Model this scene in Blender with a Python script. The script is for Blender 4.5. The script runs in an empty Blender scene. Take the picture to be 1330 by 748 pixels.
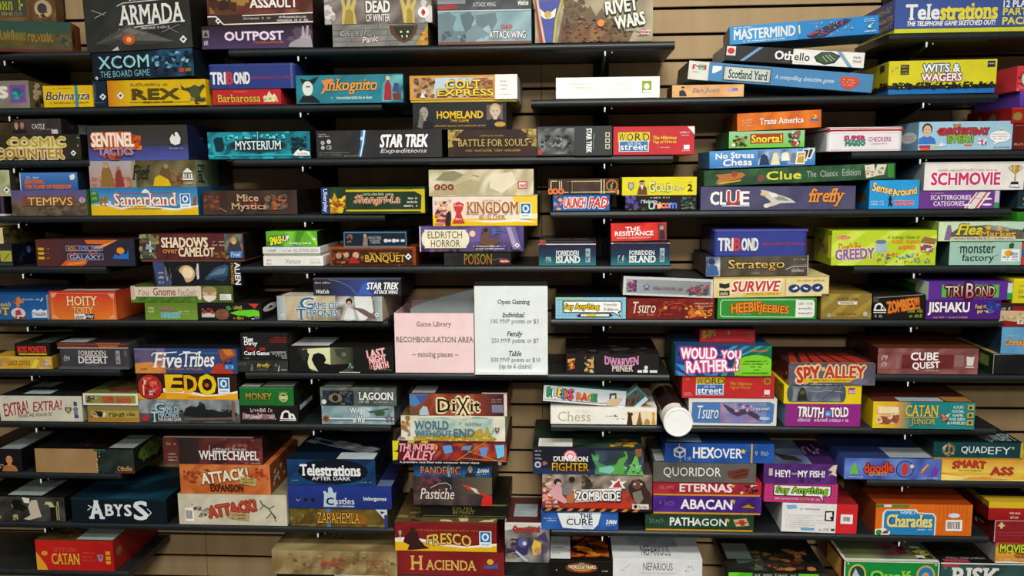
import bpy, bmesh, math, random, zlib
from mathutils import Vector, Matrix, Euler

C = bpy.context.scene.collection
sc = bpy.context.scene

# ---------------------------------------------------------------- camera, light, exposure
cam_d = bpy.data.cameras.new('camera')
cam_d.sensor_width = 36.0
cam_d.lens = 1100.0 / 1330.0 * 36.0
cam_d.clip_start = 0.05
cam = bpy.data.objects.new('camera', cam_d)
C.objects.link(cam)
Z0 = 2.084                                   # height of the wall's top visible groove above the floor
YAW, PITCH, ROLL = -0.06256, 0.13441, -0.00883
_f = Vector((math.sin(YAW) * math.cos(PITCH), math.cos(YAW) * math.cos(PITCH), -math.sin(PITCH)))
_r = Vector((math.cos(YAW), -math.sin(YAW), 0.0))
_u = _r.cross(_f)
_r2 = _r * math.cos(ROLL) + _u * math.sin(ROLL)
_u2 = _u * math.cos(ROLL) - _r * math.sin(ROLL)
cam.matrix_world = Matrix(((_r2.x, _u2.x, -_f.x, -0.10939), (_r2.y, _u2.y, -_f.y, -2.64041),
                           (_r2.z, _u2.z, -_f.z, -0.48411 + Z0), (0, 0, 0, 1)))
sc.camera = cam

sc.view_settings.view_transform = 'Standard'
sc.view_settings.look = 'None'
sc.view_settings.exposure = 0.0
sc.view_settings.gamma = 1.0
sc.view_settings.use_curve_mapping = False

world = bpy.data.worlds.new('shop_ambience')
sc.world = world
world.use_nodes = True
world.node_tree.nodes['Background'].inputs[0].default_value = (1.0, 0.95, 0.86, 1)
world.node_tree.nodes['Background'].inputs[1].default_value = 0.085


def ceiling_lamp(x, y, w, d, power, col=(1.0, 0.96, 0.89), z=2.98):
    l = bpy.data.lights.new('ceiling_troffer', 'AREA')
    l.shape = 'RECTANGLE'
    l.size, l.size_y = w, d
    l.energy = power
    l.color = col
    o = bpy.data.objects.new('ceiling_troffer', l)
    o.location = (x, y, z)
    C.objects.link(o)
    return o


# fluorescent troffers of the shop, in rows running back into the room
for lx, ly, lw in ((0.08, -1.9, 70), (-2.0, -1.75, 13), (2.9, -1.75, 5), (0.2, -3.4, 70), (-2.4, -3.4, 9), (3.2, -3.4, 6), (0.2, -5.8, 190)):
    ceiling_lamp(lx, ly, 1.2, 0.6, lw)


# ---------------------------------------------------------------- materials
def new_mat(name):
    m = bpy.data.materials.new(name)
    m.use_nodes = True
    nt = m.node_tree
    return m, nt, nt.nodes['Principled BSDF']


def inked(name, rough, spec, metallic=0.0, wear=0.10):
    """printed surface: the ink colour is an attribute, a fine noise adds paper grain and rub marks"""
    m, nt, b = new_mat(name)
    at = nt.nodes.new('ShaderNodeAttribute'); at.attribute_name = 'ink'
    tc = nt.nodes.new('ShaderNodeTexCoord')
    no = nt.nodes.new('ShaderNodeTexNoise'); no.inputs['Scale'].default_value = 22.0; no.inputs['Detail'].default_value = 5.0
    mr = nt.nodes.new('ShaderNodeMapRange')
    mr.inputs['From Min'].default_value = 0.3; mr.inputs['From Max'].default_value = 0.7
    mr.inputs['To Min'].default_value = 1.0 - wear; mr.inputs['To Max'].default_value = 1.0 + wear * 0.6
    mx = nt.nodes.new('ShaderNodeVectorMath'); mx.operation = 'SCALE'
    nt.links.new(tc.outputs['Object'], no.inputs['Vector'])
    nt.links.new(no.outputs['Fac'], mr.inputs['Value'])
    nt.links.new(at.outputs['Color'], mx.inputs[0])
    nt.links.new(mr.outputs['Result'], mx.inputs['Scale'])
    nt.links.new(mx.outputs['Vector'], b.inputs['Base Color'])
    b.inputs['Roughness'].default_value = rough
    b.inputs['Specular IOR Level'].default_value = spec
    b.inputs['Metallic'].default_value = metallic
    return m


def plain(name, col, rough=0.5, spec=0.4, metallic=0.0, noise=0.15, scale=30.0, bump=0.0, stretch=None):
    m, nt, b = new_mat(name)
    tc = nt.nodes.new('ShaderNodeTexCoord')
    no = nt.nodes.new('ShaderNodeTexNoise'); no.inputs['Scale'].default_value = scale; no.inputs['Detail'].default_value = 6.0
    if stretch:
        mp = nt.nodes.new('ShaderNodeMapping'); mp.inputs['Scale'].default_value = stretch
        nt.links.new(tc.outputs['Object'], mp.inputs['Vector']); nt.links.new(mp.outputs['Vector'], no.inputs['Vector'])
    else:
        nt.links.new(tc.outputs['Object'], no.inputs['Vector'])
    cr = nt.nodes.new('ShaderNodeValToRGB')
    c0 = [v * (1 - noise) for v in col]; c1 = [min(1, v * (1 + noise)) for v in col]
    cr.color_ramp.elements[0].position = 0.3; cr.color_ramp.elements[0].color = (*c0, 1)
    cr.color_ramp.elements[1].position = 0.7; cr.color_ramp.elements[1].color = (*c1, 1)
    nt.links.new(no.outputs['Fac'], cr.inputs['Fac']); nt.links.new(cr.outputs['Color'], b.inputs['Base Color'])
    b.inputs['Roughness'].default_value = rough
    b.inputs['Specular IOR Level'].default_value = spec
    b.inputs['Metallic'].default_value = metallic
    if bump:
        bp = nt.nodes.new('ShaderNodeBump'); bp.inputs['Strength'].default_value = bump; bp.inputs['Distance'].default_value = 0.002
        nt.links.new(no.outputs['Fac'], bp.inputs['Height']); nt.links.new(bp.outputs['Normal'], b.inputs['Normal'])
    return m


def lin(h):
    h = h.lstrip('#')
    if len(h) == 3:
        h = ''.join(c * 2 for c in h)
    out = []
    for i in (0, 2, 4):
        v = int(h[i:i + 2], 16) / 255.0
        out.append(v / 12.92 if v <= 0.04045 else ((v + 0.055) / 1.055) ** 2.4)
    return tuple(out)


MAT = {
    'card': inked('printed_card', 0.45, 0.22),
    'paper': inked('printed_paper', 0.75, 0.2, wear=0.05),
    'tin': inked('printed_tin', 0.28, 0.5, wear=0.06),
    'wall': plain('tan_slatwall_laminate', lin('b89c72'), 0.55, 0.3, noise=0.10, scale=3.0, stretch=(6, 6, 0.8)),
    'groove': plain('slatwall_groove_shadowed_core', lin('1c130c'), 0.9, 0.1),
    'shelf': plain('black_shelf_laminate', lin('1c2123'), 0.42, 0.4, noise=0.2, scale=60, bump=0.05),
    'upright': plain('black_powder_coated_steel', lin('0c0c0d'), 0.55, 0.3, metallic=0.0, scale=200, bump=0.05),
    'chrome': plain('white_steel_painted_glint', (0.9, 0.9, 0.88), 0.4, 0.6, metallic=0.0, noise=0.03),  # near-white non-metal colour: the glint on the bracket pins is painted in
    'floor': plain('grey_shop_carpet', lin('4a4744'), 0.95, 0.1, noise=0.3, scale=120, bump=0.4),
}

# ---------------------------------------------------------------- mesh builder
class MB:
    def __init__(self, mats=('card',)):
        self.v, self.f, self.c, self.m, self.mats, self.smooth = [], [], [], [], list(mats), []

    def add(self, verts, faces, cols, mi=0, smooth=False):
        """cols: one colour for everything or one per vertex"""
        n = len(self.v)
        self.v.extend(verts)
        one = not isinstance(cols, list)
        for f in faces:
            self.f.append([n + i for i in f])
            self.c.append([cols] * len(f) if one else [cols[i] for i in f])
            self.m.append(mi)
            self.smooth.append(smooth)

    def box(self, x0, x1, y0, y1, z0, z1, col, bev=0.0, seg=1, vert_only=False, mi=0, smooth=False):
        bm = bmesh.new()
        r = bmesh.ops.create_cube(bm, size=1.0)
        for v in r['verts']:
            v.co = Vector((x0 + (v.co.x + .5) * (x1 - x0), y0 + (v.co.y + .5) * (y1 - y0), z0 + (v.co.z + .5) * (z1 - z0)))
        if bev > 0:
            ed = [e for e in bm.edges if not vert_only or abs(e.verts[0].co.z - e.verts[1].co.z) > 1e-6]
            bmesh.ops.bevel(bm, geom=ed, offset=bev, segments=seg, profile=0.5, affect='EDGES')
        bm.verts.index_update()
        self.add([tuple(v.co) for v in bm.verts], [[v.index for v in f.verts] for f in bm.faces], col, mi, smooth)
        bm.free()

    def tube(self, p0, p1, r, col=(0, 0, 0), n=16, mi=0, r1=None):
        p0, p1 = Vector(p0), Vector(p1)
        a = (p1 - p0).normalized()
        s = a.orthogonal().normalized(); t = a.cross(s)
        r1 = r if r1 is None else r1
        vs = []
        for p, rr in ((p0, r), (p1, r1)):
            for k in range(n):
                q = 2 * math.pi * k / n
                vs.append(tuple(p + (s * math.cos(q) + t * math.sin(q)) * rr))
        fs = [[k, (k + 1) % n, n + (k + 1) % n, n + k] for k in range(n)]
        self.add(vs, fs, col, mi, True)
        self.add(vs, [list(range(n))[::-1], list(range(n, 2 * n))], col, mi)

    def prism(self, pts, x0, x1, col=(0, 0, 0), mi=0):
        """profile pts in (y, z), counter-clockwise seen from +x, extruded along x"""
        n = len(pts)
        vs = [(x0, y, z) for y, z in pts] + [(x1, y, z) for y, z in pts]
        fs = [[k, (k + 1) % n, n + (k + 1) % n, n + k] for k in range(n)]
        fs = [f[::-1] for f in fs]
        self.add(vs, fs + [list(range(n)), list(range(n, 2 * n))[::-1]], col, mi)

    def build(self, name, parent=None, loc=None, rot=None):
        me = bpy.data.meshes.new(name)
        me.from_pydata(self.v, [], self.f)
        for k in self.mats:
            me.materials.append(MAT[k])
        at = me.color_attributes.new('ink', 'FLOAT_COLOR', 'CORNER')
        flat = []
        for cs in self.c:
            for c in cs:
                flat += [c[0], c[1], c[2], 1.0]
        at.data.foreach_set('color', flat)
        me.polygons.foreach_set('material_index', self.m)
        me.polygons.foreach_set('use_smooth', self.smooth)
        me.update()
        o = bpy.data.objects.new(name, me)
        C.objects.link(o)
        if parent:
            o.parent = parent
        if loc:
            o.location = loc
        if rot:
            o.rotation_euler = rot
        return o


def empty(name, loc, rot=(0, 0, 0)):
    o = bpy.data.objects.new(name, None)
    o.empty_display_size = 0.05
    o.location = loc
    o.rotation_euler = rot
    C.objects.link(o)
    return o


def tag(o, label, cat, group=None):
    o['label'] = label
    o['category'] = cat
    if group:
        o['group'] = group


def structure(o):
    o['kind'] = 'structure'
    return o


# ---------------------------------------------------------------- lettering
_fc = {}
def glyphs(s, off=0.0, slab=False, res=2):
    key = (s, round(off, 4), slab, res)
    if key in _fc:
        return _fc[key]
    cu = bpy.data.curves.new('lettering', 'FONT')
    cu.body = s
    cu.dimensions = '2D'; cu.fill_mode = 'FRONT'; cu.resolution_u = res
    cu.offset = off
    ob = bpy.data.objects.new('lettering', cu)
    me = bpy.data.meshes.new_from_object(ob)
    vs = [(v.co.x, v.co.y) for v in me.vertices]
    fs = [list(p.vertices) for p in me.polygons]
    nf = len(fs)
    if slab:
        cnt = {}
        for f in fs:
            for a, b in zip(f, f[1:] + f[:1]):
                k = (min(a, b), max(a, b)); cnt.setdefault(k, []).append(f)
        for (a, b), ff in cnt.items():
            if len(ff) != 1:
                continue
            (ax, ay), (bx, by) = vs[a], vs[b]
            L = abs(ax - bx)
            if abs(ay - by) < 1e-4 and 0.045 < L < 0.19:
                cy = sum(vs[i][1] for i in ff[0]) / len(ff[0])
                t = 0.045 if cy > ay else -0.045
                x0, x1 = min(ax, bx) - 0.055, max(ax, bx) + 0.055
                n = len(vs)
                vs += [(x0, ay), (x1, ay), (x1, ay + t), (x0, ay + t)]
                fs.append([n, n + 1, n + 2, n + 3])
    bpy.data.objects.remove(ob); bpy.data.curves.remove(cu); bpy.data.meshes.remove(me)
    _fc[key] = (vs, fs[:nf], fs[nf:])
    return _fc[key]


# ---------------------------------------------------------------- printing on a face of a box
STEP = 0.00006
class Art:
    """prints flat shapes on the faces of a box; positions are in per cent of the face, from its top left corner"""
    def __init__(self, W, H, D, seed, bz=0.0):
        self.W, self.H, self.D, self.bz = W, H, D, bz
        self.mb = None
        self.face = 'F'
        self.layer = {k: 0 for k in 'FLRT'}
        self.rnd = random.Random(seed)
        self.parts = []

    def dims(self):
        h = self.H - self.bz
        return {'F': (self.W, h), 'L': (self.D, h), 'R': (self.D, h), 'T': (self.W, self.D)}[self.face]

    def to3(self, a, b, d):
        W, H, D = self.W, self.H, self.D
        if self.face == 'F': return (a - W / 2, -d, H - b)
        if self.face == 'R': return (W / 2 + d, a, H - b)
        if self.face == 'L': return (-W / 2 - d, D - a, H - b)
        return (a - W / 2, D - b, H + d)

    def put(self, pts, faces, cols, mb=None, lift=0.0, step=1.0):
        self.layer[self.face] += step
        d = STEP * self.layer[self.face] + lift
        out = []
        for f in faces:
            s = 0.0
            for i, j in zip(f, f[1:] + f[:1]):
                s += pts[i][0] * pts[j][1] - pts[j][0] * pts[i][1]
            out.append(f if s < 0 else f[::-1])
        (mb or self.mb).add([self.to3(a, b, d) for a, b in pts], out, cols)

    def poly(self, pts, col):
        w, h = self.dims()
        P = [(min(100, max(0, x)) * w / 100, min(100, max(0, y)) * h / 100) for x, y in pts]
        self.put(P, [list(range(len(P)))], col)

    def rect(self, x0, y0, x1, y1, col):
        self.poly([(x0, y0), (x1, y0), (x1, y1), (x0, y1)], col)

    def ell(self, cx, cy, rx, ry, col, n=18):
        self.poly([(cx + rx * math.cos(2 * math.pi * k / n), cy + ry * math.sin(2 * math.pi * k / n)) for k in range(n)], col)

    def circ(self, cx, cy, r, col, n=18):
        w, h = self.dims()
        self.ell(cx, cy, r * h / w, r, col, n)

    def line(self, wd, pts, col):
        w, h = self.dims()
        t = wd * h / 200
        P = [(x * w / 100, y * h / 100) for x, y in pts]
        vs, fs = [], []
        for (ax, ay), (bx, by) in zip(P, P[1:]):
            dx, dy = bx - ax, by - ay
            L = math.hypot(dx, dy) or 1e-9
            nx, ny = -dy / L * t, dx / L * t
            n = len(vs)
            vs += [(ax + nx, ay + ny), (bx + nx, by + ny), (bx - nx, by - ny), (ax - nx, ay - ny)]
            fs.append([n, n + 1, n + 2, n + 3])
        self.put(vs, fs, col)

    def grad(self, x0, y0, x1, y1, c1, c2, o):
        w, h = self.dims()
        P = [(x * w / 100, y * h / 100) for x, y in ((x0, y0), (x1, y0), (x1, y1), (x0, y1))]
        self.put(P, [[0, 1, 2, 3]], [c1, c1, c2, c2] if o == 'v' else [c1, c2, c2, c1])

    def noise(self, x0, y0, x1, y1, cols, cell):
        """mottled illustration: a patch of small cells in a shuffled palette with soft transitions"""
        w, h = self.dims()
        W, H = (x1 - x0) * w / 100, (y1 - y0) * h / 100
        nx = max(2, min(40, int(W / (h * cell / 100)))); ny = max(2, min(16, int(H / (h * cell / 100))))
        pts, cs = [], []
        for j in range(ny + 1):
            for i in range(nx + 1):
                jx = self.rnd.uniform(-.3, .3) if 0 < i < nx else 0
                jy = self.rnd.uniform(-.3, .3) if 0 < j < ny else 0
                pts.append((x0 * w / 100 + (i + jx) / nx * W, y0 * h / 100 + (j + jy) / ny * H))
                c = self.rnd.choice(cols); e = self.rnd.choice(cols); k = self.rnd.random()
                cs.append(tuple(p * k + q * (1 - k) for p, q in zip(c, e)))
        fs = [[j * (nx + 1) + i, j * (nx + 1) + i + 1, (j + 1) * (nx + 1) + i + 1, (j + 1) * (nx + 1) + i] for j in range(ny) for i in range(nx)]
        self.put(pts, fs, cs)

    def blobs(self, x0, y0, x1, y1, n, size, cols):
        """n irregular painted patches"""
        w, h = self.dims()
        n, size = int(n * 1.8), size * .72
        r0 = size * h / 100
        ax, bx, ay, by = x0 * w / 100, x1 * w / 100, y0 * h / 100, y1 * h / 100
        for _ in range(n):
            cx, cy = self.rnd.uniform(ax, bx), self.rnd.uniform(ay, by)
            P = []
            for k in range(9):
                q = 2 * math.pi * k / 9
                r = r0 * self.rnd.uniform(.45, 1.15)
                P.append((min(bx, max(ax, cx + r * 1.3 * math.cos(q))), min(by, max(ay, cy + r * math.sin(q)))))
            self.put(P, [list(range(9))], self.rnd.choice(cols))

    def scrib(self, x0, y0, x1, y1, col, n):
        """a line of print too small to read"""
        w, h = self.dims()
        cw = (x1 - x0) / n
        vs, fs = [], []
        def q(a0, b0, a1, b1):
            k = len(vs)
            vs.extend([(a0 * w / 100, b0 * h / 100), (a1 * w / 100, b0 * h / 100), (a1 * w / 100, b1 * h / 100), (a0 * w / 100, b1 * h / 100)])
            fs.append([k, k + 1, k + 2, k + 3])
        for i in range(n):
            if self.rnd.random() < 0.14 and 0 < i < n - 1:
                continue
            a = x0 + i * cw; b = a + cw * .78
            t = (y1 - y0) * .22
            yy = y0 if self.rnd.random() < .3 else y0 + (y1 - y0) * .22
            q(a, yy, a + cw * .26, y1)
            if self.rnd.random() < .6: q(b - cw * .26, y0 + (y1 - y0) * .22, b, y1)
            q(a, self.rnd.choice([yy, y1 - t, (yy + y1) / 2 - t / 2]), b, 0)if False else None
            yb = self.rnd.choice([yy, y1 - t, (yy + y1) / 2 - t / 2])
            q(a, yb, b, yb + t)
        self.put(vs, fs, col)

    def text(self, x0, y0, x1, y1, col, opts, s):
        w, h = self.dims()
        o = {}
        for t in opts.split(','):
            if t and t != '-':
                o[t[0]] = t[1:]
        off = 0.0
        slab = 's' in o
        base = glyphs(s, off, slab)
        ax, bx, ay, by = x0 * w / 100, x1 * w / 100, y0 * h / 100, y1 * h / 100
        cx, cy = (ax + bx) / 2, (ay + by) / 2
        tw, th = bx - ax, by - ay
        if 'v' in o or 'u' in o:
            tw, th = th, tw
        sh = 0.25 if 'i' in o else 0.0
        xs = [x + sh * y for x, y in base[0]]; ys = [y for x, y in base[0]]
        mx0, mx1, my0, my1 = min(xs), max(xs), min(ys), max(ys)
        sx, sy = tw / (mx1 - mx0), th / (my1 - my0)
        ang = math.radians(float(o['r'])) if 'r' in o else 0.0
        if 'v' in o: ang = math.pi / 2
        if 'u' in o: ang = -math.pi / 2
        arc = float(o['a']) / 100 * th if 'a' in o else 0.0
        ca, sa = math.cos(ang), math.sin(ang)
        em = th / (my1 - my0)
        def tf(vs, dx=0.0, dy=0.0):
            out = []
            for x, y in vs:
                px = (x + sh * y - mx0) * sx - tw / 2 + dx
                py = th / 2 - (y - my0) * sy + dy
                if arc: py += arc * ((2 * px / tw) ** 2 - 0.5)
                out.append((cx + px * ca - py * sa, cy + px * sa + py * ca))
            return out
        def fat(g, r, n, c, turn=0.0):
            for k in range(n):
                q = 2 * math.pi * (k + turn) / n
                P = tf(g[0], r * em * math.cos(q), r * em * math.sin(q))
                self.put(P, g[1], c, step=0.3)
                if g[2]:
                    self.put(P, g[2], c, step=0.3)
        if 'd' in o:                     # drop shadow printed with the title
            self.put(tf(base[0], .05 * th, .07 * th), base[1], lin(o['d']))
        hv = 0.034 if 'B' in o else 0.015 if 'b' in o else 0.0
        if 'O' in o:                     # heavy outline
            fat(glyphs(s, off, False, 1), 0.085 + hv, 8, lin(o['O']))
        if 'o' in o:
            fat(glyphs(s, off, False, 1), 0.045 + hv, 8, lin(o['o']))
        P = tf(base[0])
        if 'g' in o:                     # two-tone letters, top colour to bottom colour
            c2 = lin(o['g'])
            cs = []
            for x, y in base[0]:
                k = (y - my0) / (my1 - my0)
                cs.append(tuple(a * k + b * (1 - k) for a, b in zip(col, c2)))
            self.put(P, base[1], cs)
            if base[2]:
                self.put(P, base[2], cs, step=0.3)
        elif hv:
            fat(base, hv, 4, col, 0.5)
        else:
            self.put(P, base[1], col)
            if base[2]:
                self.put(P, base[2], col, step=0.3)

    def person(self, cx, y0, y1, skin, hair, cloth):
        """a bust: head with hair, neck, shoulders"""
        w, h = self.dims()
        H = y1 - y0
        k = h / w
        hw = H * .22 * k
        self.poly([(cx - hw * 2.1, y1), (cx - hw * 1.7, y0 + H * .72), (cx - hw * .5, y0 + H * .6), (cx + hw * .5, y0 + H * .6), (cx + hw * 1.7, y0 + H * .72), (cx + hw * 2.1, y1)], cloth)
        self.ell(cx, y0 + H * .27, hw * 1.12, H * .28, hair)
        self.rect(cx - hw * .4, y0 + H * .5, cx + hw * .4, y0 + H * .66, skin)
        self.ell(cx, y0 + H * .33, hw * .85, H * .25, skin)
        dk = tuple(v * .25 for v in skin)
        self.ell(cx - hw * .35, y0 + H * .3, hw * .14, H * .03, dk); self.ell(cx + hw * .35, y0 + H * .3, hw * .14, H * .03, dk)
        self.rect(cx - hw * .3, y0 + H * .455, cx + hw * .3, y0 + H * .475, dk)

    def run(self, src):
        self.face = 'F'
        for ln in src.split('\n'):
            ln = ln.strip()
            if not ln:
                continue
            if ln[0] == '@':
                self.face = ln[1]
                continue
            p = ln.split(' ')
            k = p[0]
            if k == 't':
                self.text(*map(float, p[1:5]), lin(p[5]), p[6], ' '.join(p[7:]))
            elif k == 'r':
                self.rect(*map(float, p[1:5]), lin(p[5]))
            elif k == 'e':
                self.ell(*map(float, p[1:5]), lin(p[5]))
            elif k == 'c':
                self.circ(*map(float, p[1:4]), lin(p[4]))
            elif k == 'p':
                q = list(map(float, p[2:])); self.poly(list(zip(q[::2], q[1::2])), lin(p[1]))
            elif k == 'l':
                q = list(map(float, p[3:])); self.line(float(p[2]), list(zip(q[::2], q[1::2])), lin(p[1]))
            elif k == 'g':
                self.grad(*map(float, p[1:5]), lin(p[5]), lin(p[6]), p[7])
            elif k == 'n':
                self.noise(*map(float, p[1:5]), [lin(c) for c in p[6:]], float(p[5]))
            elif k == 'b':
                self.blobs(*map(float, p[1:5]), int(p[5]), float(p[6]), [lin(c) for c in p[7:]])
            elif k == 'w':
                self.scrib(*map(float, p[1:5]), lin(p[5]), int(p[6]))
            elif k == 'f':
                self.person(*map(float, p[1:4]), *[lin(c) for c in p[4:7]])
            elif k == 'D':               # light lozenge emblem with a dark stroke
                x, y, r = map(float, p[1:4]); w, h = self.dims(); a = r * h / w
                self.poly([(x - a, y), (x, y - r), (x + a, y), (x, y + r)], lin('e4ecec'))
                self.poly([(x - a * .5, y + r * .1), (x, y - r * .4), (x + a * .5, y - r * .1), (x, y + r * .4)], lin('30404a'))
            elif k == 'Q':               # white tag with a ring on a blue square
                x, y, r = map(float, p[1:4]); w, h = self.dims(); a = r * h / w
                self.rect(x - a * .72, y - r, x + a * .72, y + r, lin('e8eef0'))
                self.rect(x - a * .6, y - r * .9, x + a * .6, y + r * .35, lin('1d6fae'))
                self.ell(x, y - r * .28, a * .42, r * .48, lin('eef4f6')); self.ell(x, y - r * .28, a * .22, r * .28, lin('1d6fae'))
                self.scrib(x - a * .5, y + r * .5, x + a * .5, y + r * .75, lin('8aa6b8'), 6)
            elif k == 'm':               # barcode on a white ground
                x0, y0, x1, y1 = map(float, p[1:5])
                self.rect(x0, y0, x1, y1, lin('f0efea'))
                x = x0 + (x1 - x0) * .1
                while x < x1 - (x1 - x0) * .12:
                    t = (x1 - x0) * self.rnd.choice([.02, .035, .05])
                    self.rect(x, y0 + (y1 - y0) * .16, x + t, y1 - (y1 - y0) * .2, lin('1a1a1c'))
                    x += t + (x1 - x0) * self.rnd.choice([.025, .04])
            elif k == '*':
                x, y, r = map(float, p[1:4]); w, h = self.dims(); a = r * h / w
                self.poly([(x + (a if i % 2 == 0 else a * .45) * math.sin(math.pi * i / 5), y - (r if i % 2 == 0 else r * .45) * math.cos(math.pi * i / 5)) for i in range(10)], lin(p[4]))
            elif k == 's':               # stuck-on paper label: a part of its own
                x0, y0, x1, y1 = map(float, p[1:5])
                mb = MB(('paper',)); w, h = self.dims()
                P = [(x0 * w / 100, y0 * h / 100), (x1 * w / 100, y0 * h / 100), (x1 * w / 100, y1 * h / 100), (x0 * w / 100, y1 * h / 100)]
                col = lin(p[5]) if len(p) > 5 else lin('d8dcda')
                self.layer[self.face] += 4
                self.put(P, [[0, 1, 2, 3]], col, mb, 0.0004)
                lo = self.mb; self.mb = mb
                L = self.layer[self.face]
                self.layer[self.face] = L + 7
                for q in range(3):
                    yy = y0 + (y1 - y0) * (.2 + .25 * q)
                    self.scrib(x0 + (x1 - x0) * .1, yy, x0 + (x1 - x0) * (.9 - .2 * q), yy + (y1 - y0) * .1, lin('8f9694'), 9)
                self.mb = lo
                self.parts.append(('paper_label', mb))
            elif k == 'k':               # stretched rubber band: a part of its own
                x, wd = float(p[1]), float(p[2]); W, H, D = self.W, self.H, self.D
                mb = MB(('paper',)); cx = (x / 100 - .5) * W; hw = wd / 200 * W; e = .0009; col = lin(p[3])
                for y0, y1, z0, z1 in ((-e, -e + .0006, 0, H), (D + .0001, D + .0007, 0, H), (-e, D + .0007, H, H + .0003)):
                    mb.box(cx - hw, cx + hw, y0, y1, z0, z1, col)
                self.parts.append(('rubber_band', mb))
            else:
                raise ValueError(ln)


def game(name, cat, W, H, D, loc, rot, body, label, src, kind='card', base=None, group='board games stacked on the black shelves', jag=0.0):
    """one boxed game: lid (printed), tray showing below it, stuck-on labels and bands"""
    bz = H * base[1] if base else 0.0
    art = Art(W, H, D, zlib.crc32(label.encode()) & 0xffff, bz)
    mb = MB((kind,))
    art.mb = mb
    tray = None
    if base:
        bcol = base[0]
        tray = MB((kind,))
        tray.box(-W / 2 + .0018, W / 2 - .0018, .0018, D - .0018, 0, bz + .004, lin(bcol), .0006)
    if kind == 'tin':
        r = min(.012, W * .12)
        lh = H * .8
        mb.box(-W / 2, W / 2, 0, D, bz, H, lin(body), r, 4, True, smooth=False)
        a = lin(body)
        mb.box(-W / 2 - .0012, W / 2 + .0012, -.0012, D + .0012, H - .006, H - .0042, tuple(min(1, v * 1.5 + .03) for v in a), r, 4, True)
    else:
        mb.box(-W / 2, W / 2, 0, D, bz, H, lin(body), .0009)
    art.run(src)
    if tray or art.parts:
        root = empty(name, loc, rot)
        mb.build('box_lid' if kind != 'tin' else 'tin_body', root)
        if tray:
            tray.build('box_tray', root)
        for pn, pm in art.parts:
            pm.build(pn, root)
    else:
        root = mb.build(name, None, loc, rot)
    tag(root, label, cat, group)
    return root

# ---------------------------------------------------------------- the room: slatwall, floor
def slatwall():
    mb = MB(('wall', 'groove'))
    pitch, gap = 0.0762, 0.0085
    seams = [-2.5, -1.315, -0.180, 1.039, 2.258]
    xs = [-3.2] + seams + [3.2]
    k = -9
    while True:
        ztop = Z0 - k * pitch - gap / 2
        zbot = Z0 - (k + 1) * pitch + gap / 2
        if ztop < 0.05:
            break
        for a, b in zip(xs, xs[1:]):
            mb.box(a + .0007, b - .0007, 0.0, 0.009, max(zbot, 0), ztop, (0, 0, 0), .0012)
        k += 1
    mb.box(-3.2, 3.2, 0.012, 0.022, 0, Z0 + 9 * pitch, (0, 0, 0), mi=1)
    return structure(mb.build('wall_back'))


slatwall()
fl = MB(('floor',))
fl.add([(-3.2, -7, 0), (3.2, -7, 0), (3.2, 0.02, 0), (-3.2, 0.02, 0)], [[0, 1, 2, 3]], (0, 0, 0))
structure(fl.build('floor'))

# ---------------------------------------------------------------- steel uprights screwed to the slatwall
UPR = 0.84222
UP_LABEL = ['black slotted steel upright at the far left, behind the teal and orange box',
            'black slotted steel upright behind the charcoal box with the blue-white light streak',
            'black slotted steel upright behind the small red box with the teal and purple tin',
            'black slotted steel upright behind the large lime striped box']
for i in range(4):
    x = (i - 2) * UPR
    mb = MB(('upright', 'groove'))
    w = 0.0235
    mb.box(x - w, x - w + .003, -0.016, -0.0002, 0.25, Z0 + .45, (0, 0, 0))
    mb.box(x + w - .003, x + w, -0.016, -0.0002, 0.25, Z0 + .45, (0, 0, 0))
    mb.box(x - w, x + w, -0.0185, -0.016, 0.25, Z0 + .45, (0, 0, 0), .0006)
    z = 0.3
    while z < Z0 + .42:
        for s in (-.011, .007):
            mb.box(x + s, x + s + .004, -0.0189, -0.0184, z, z + .014, (0, 0, 0), mi=1)
        z += .0254
    tag(mb.build('shelf_upright'), UP_LABEL[i], 'shelf upright', 'black slotted uprights on the tan slatwall')

# ---------------------------------------------------------------- shelves with their brackets
def wall_shelf(x0, x1, z, ups, label):
    """z: top of the board; one bracket at each upright"""
    root = empty('wall_shelf', ((x0 + x1) / 2, -0.0195, z))
    cx = (x0 + x1) / 2
    b = MB(('shelf',))
    D, t = 0.2705, 0.021
    nose = [(-D + .0085 - .0085 * math.sin(a), -t / 2 + t / 2 * math.cos(a)) for a in [math.pi * q / 8 for q in range(9)]]
    prof = [(-0.002, 0.0)] + nose + [(-0.002, -t)]
    b.prism(prof[::-1], x0 - cx, x1 - cx)
    b.build('shelf_board', root)
    for u in ups:
        ux = (u - 2) * UPR - cx
        m = MB(('upright',))
        m.prism([(-0.0005, -t - .0004), (-0.0005, -t - .052), (-0.02, -t - .052), (-0.235, -t - .018), (-0.258, -t - .012), (-0.258, -t - .0004)], ux - .003, ux + .003)
        br = m.build('shelf_bracket', root)
        c = MB(('chrome',))
        c.tube((ux, -.2625, -t - .002), (ux, -.2625, -t - .0145), .0027, n=12, r1=.0016)
        c.tube((ux + .019, -.255, -t - .003), (ux + .019, -.255, -t - .006), .0016, n=10)
        c.build('bracket_pin', br)
    tag(root, label, 'shelf', 'black wall shelves on slotted uprights')
    return root


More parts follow.
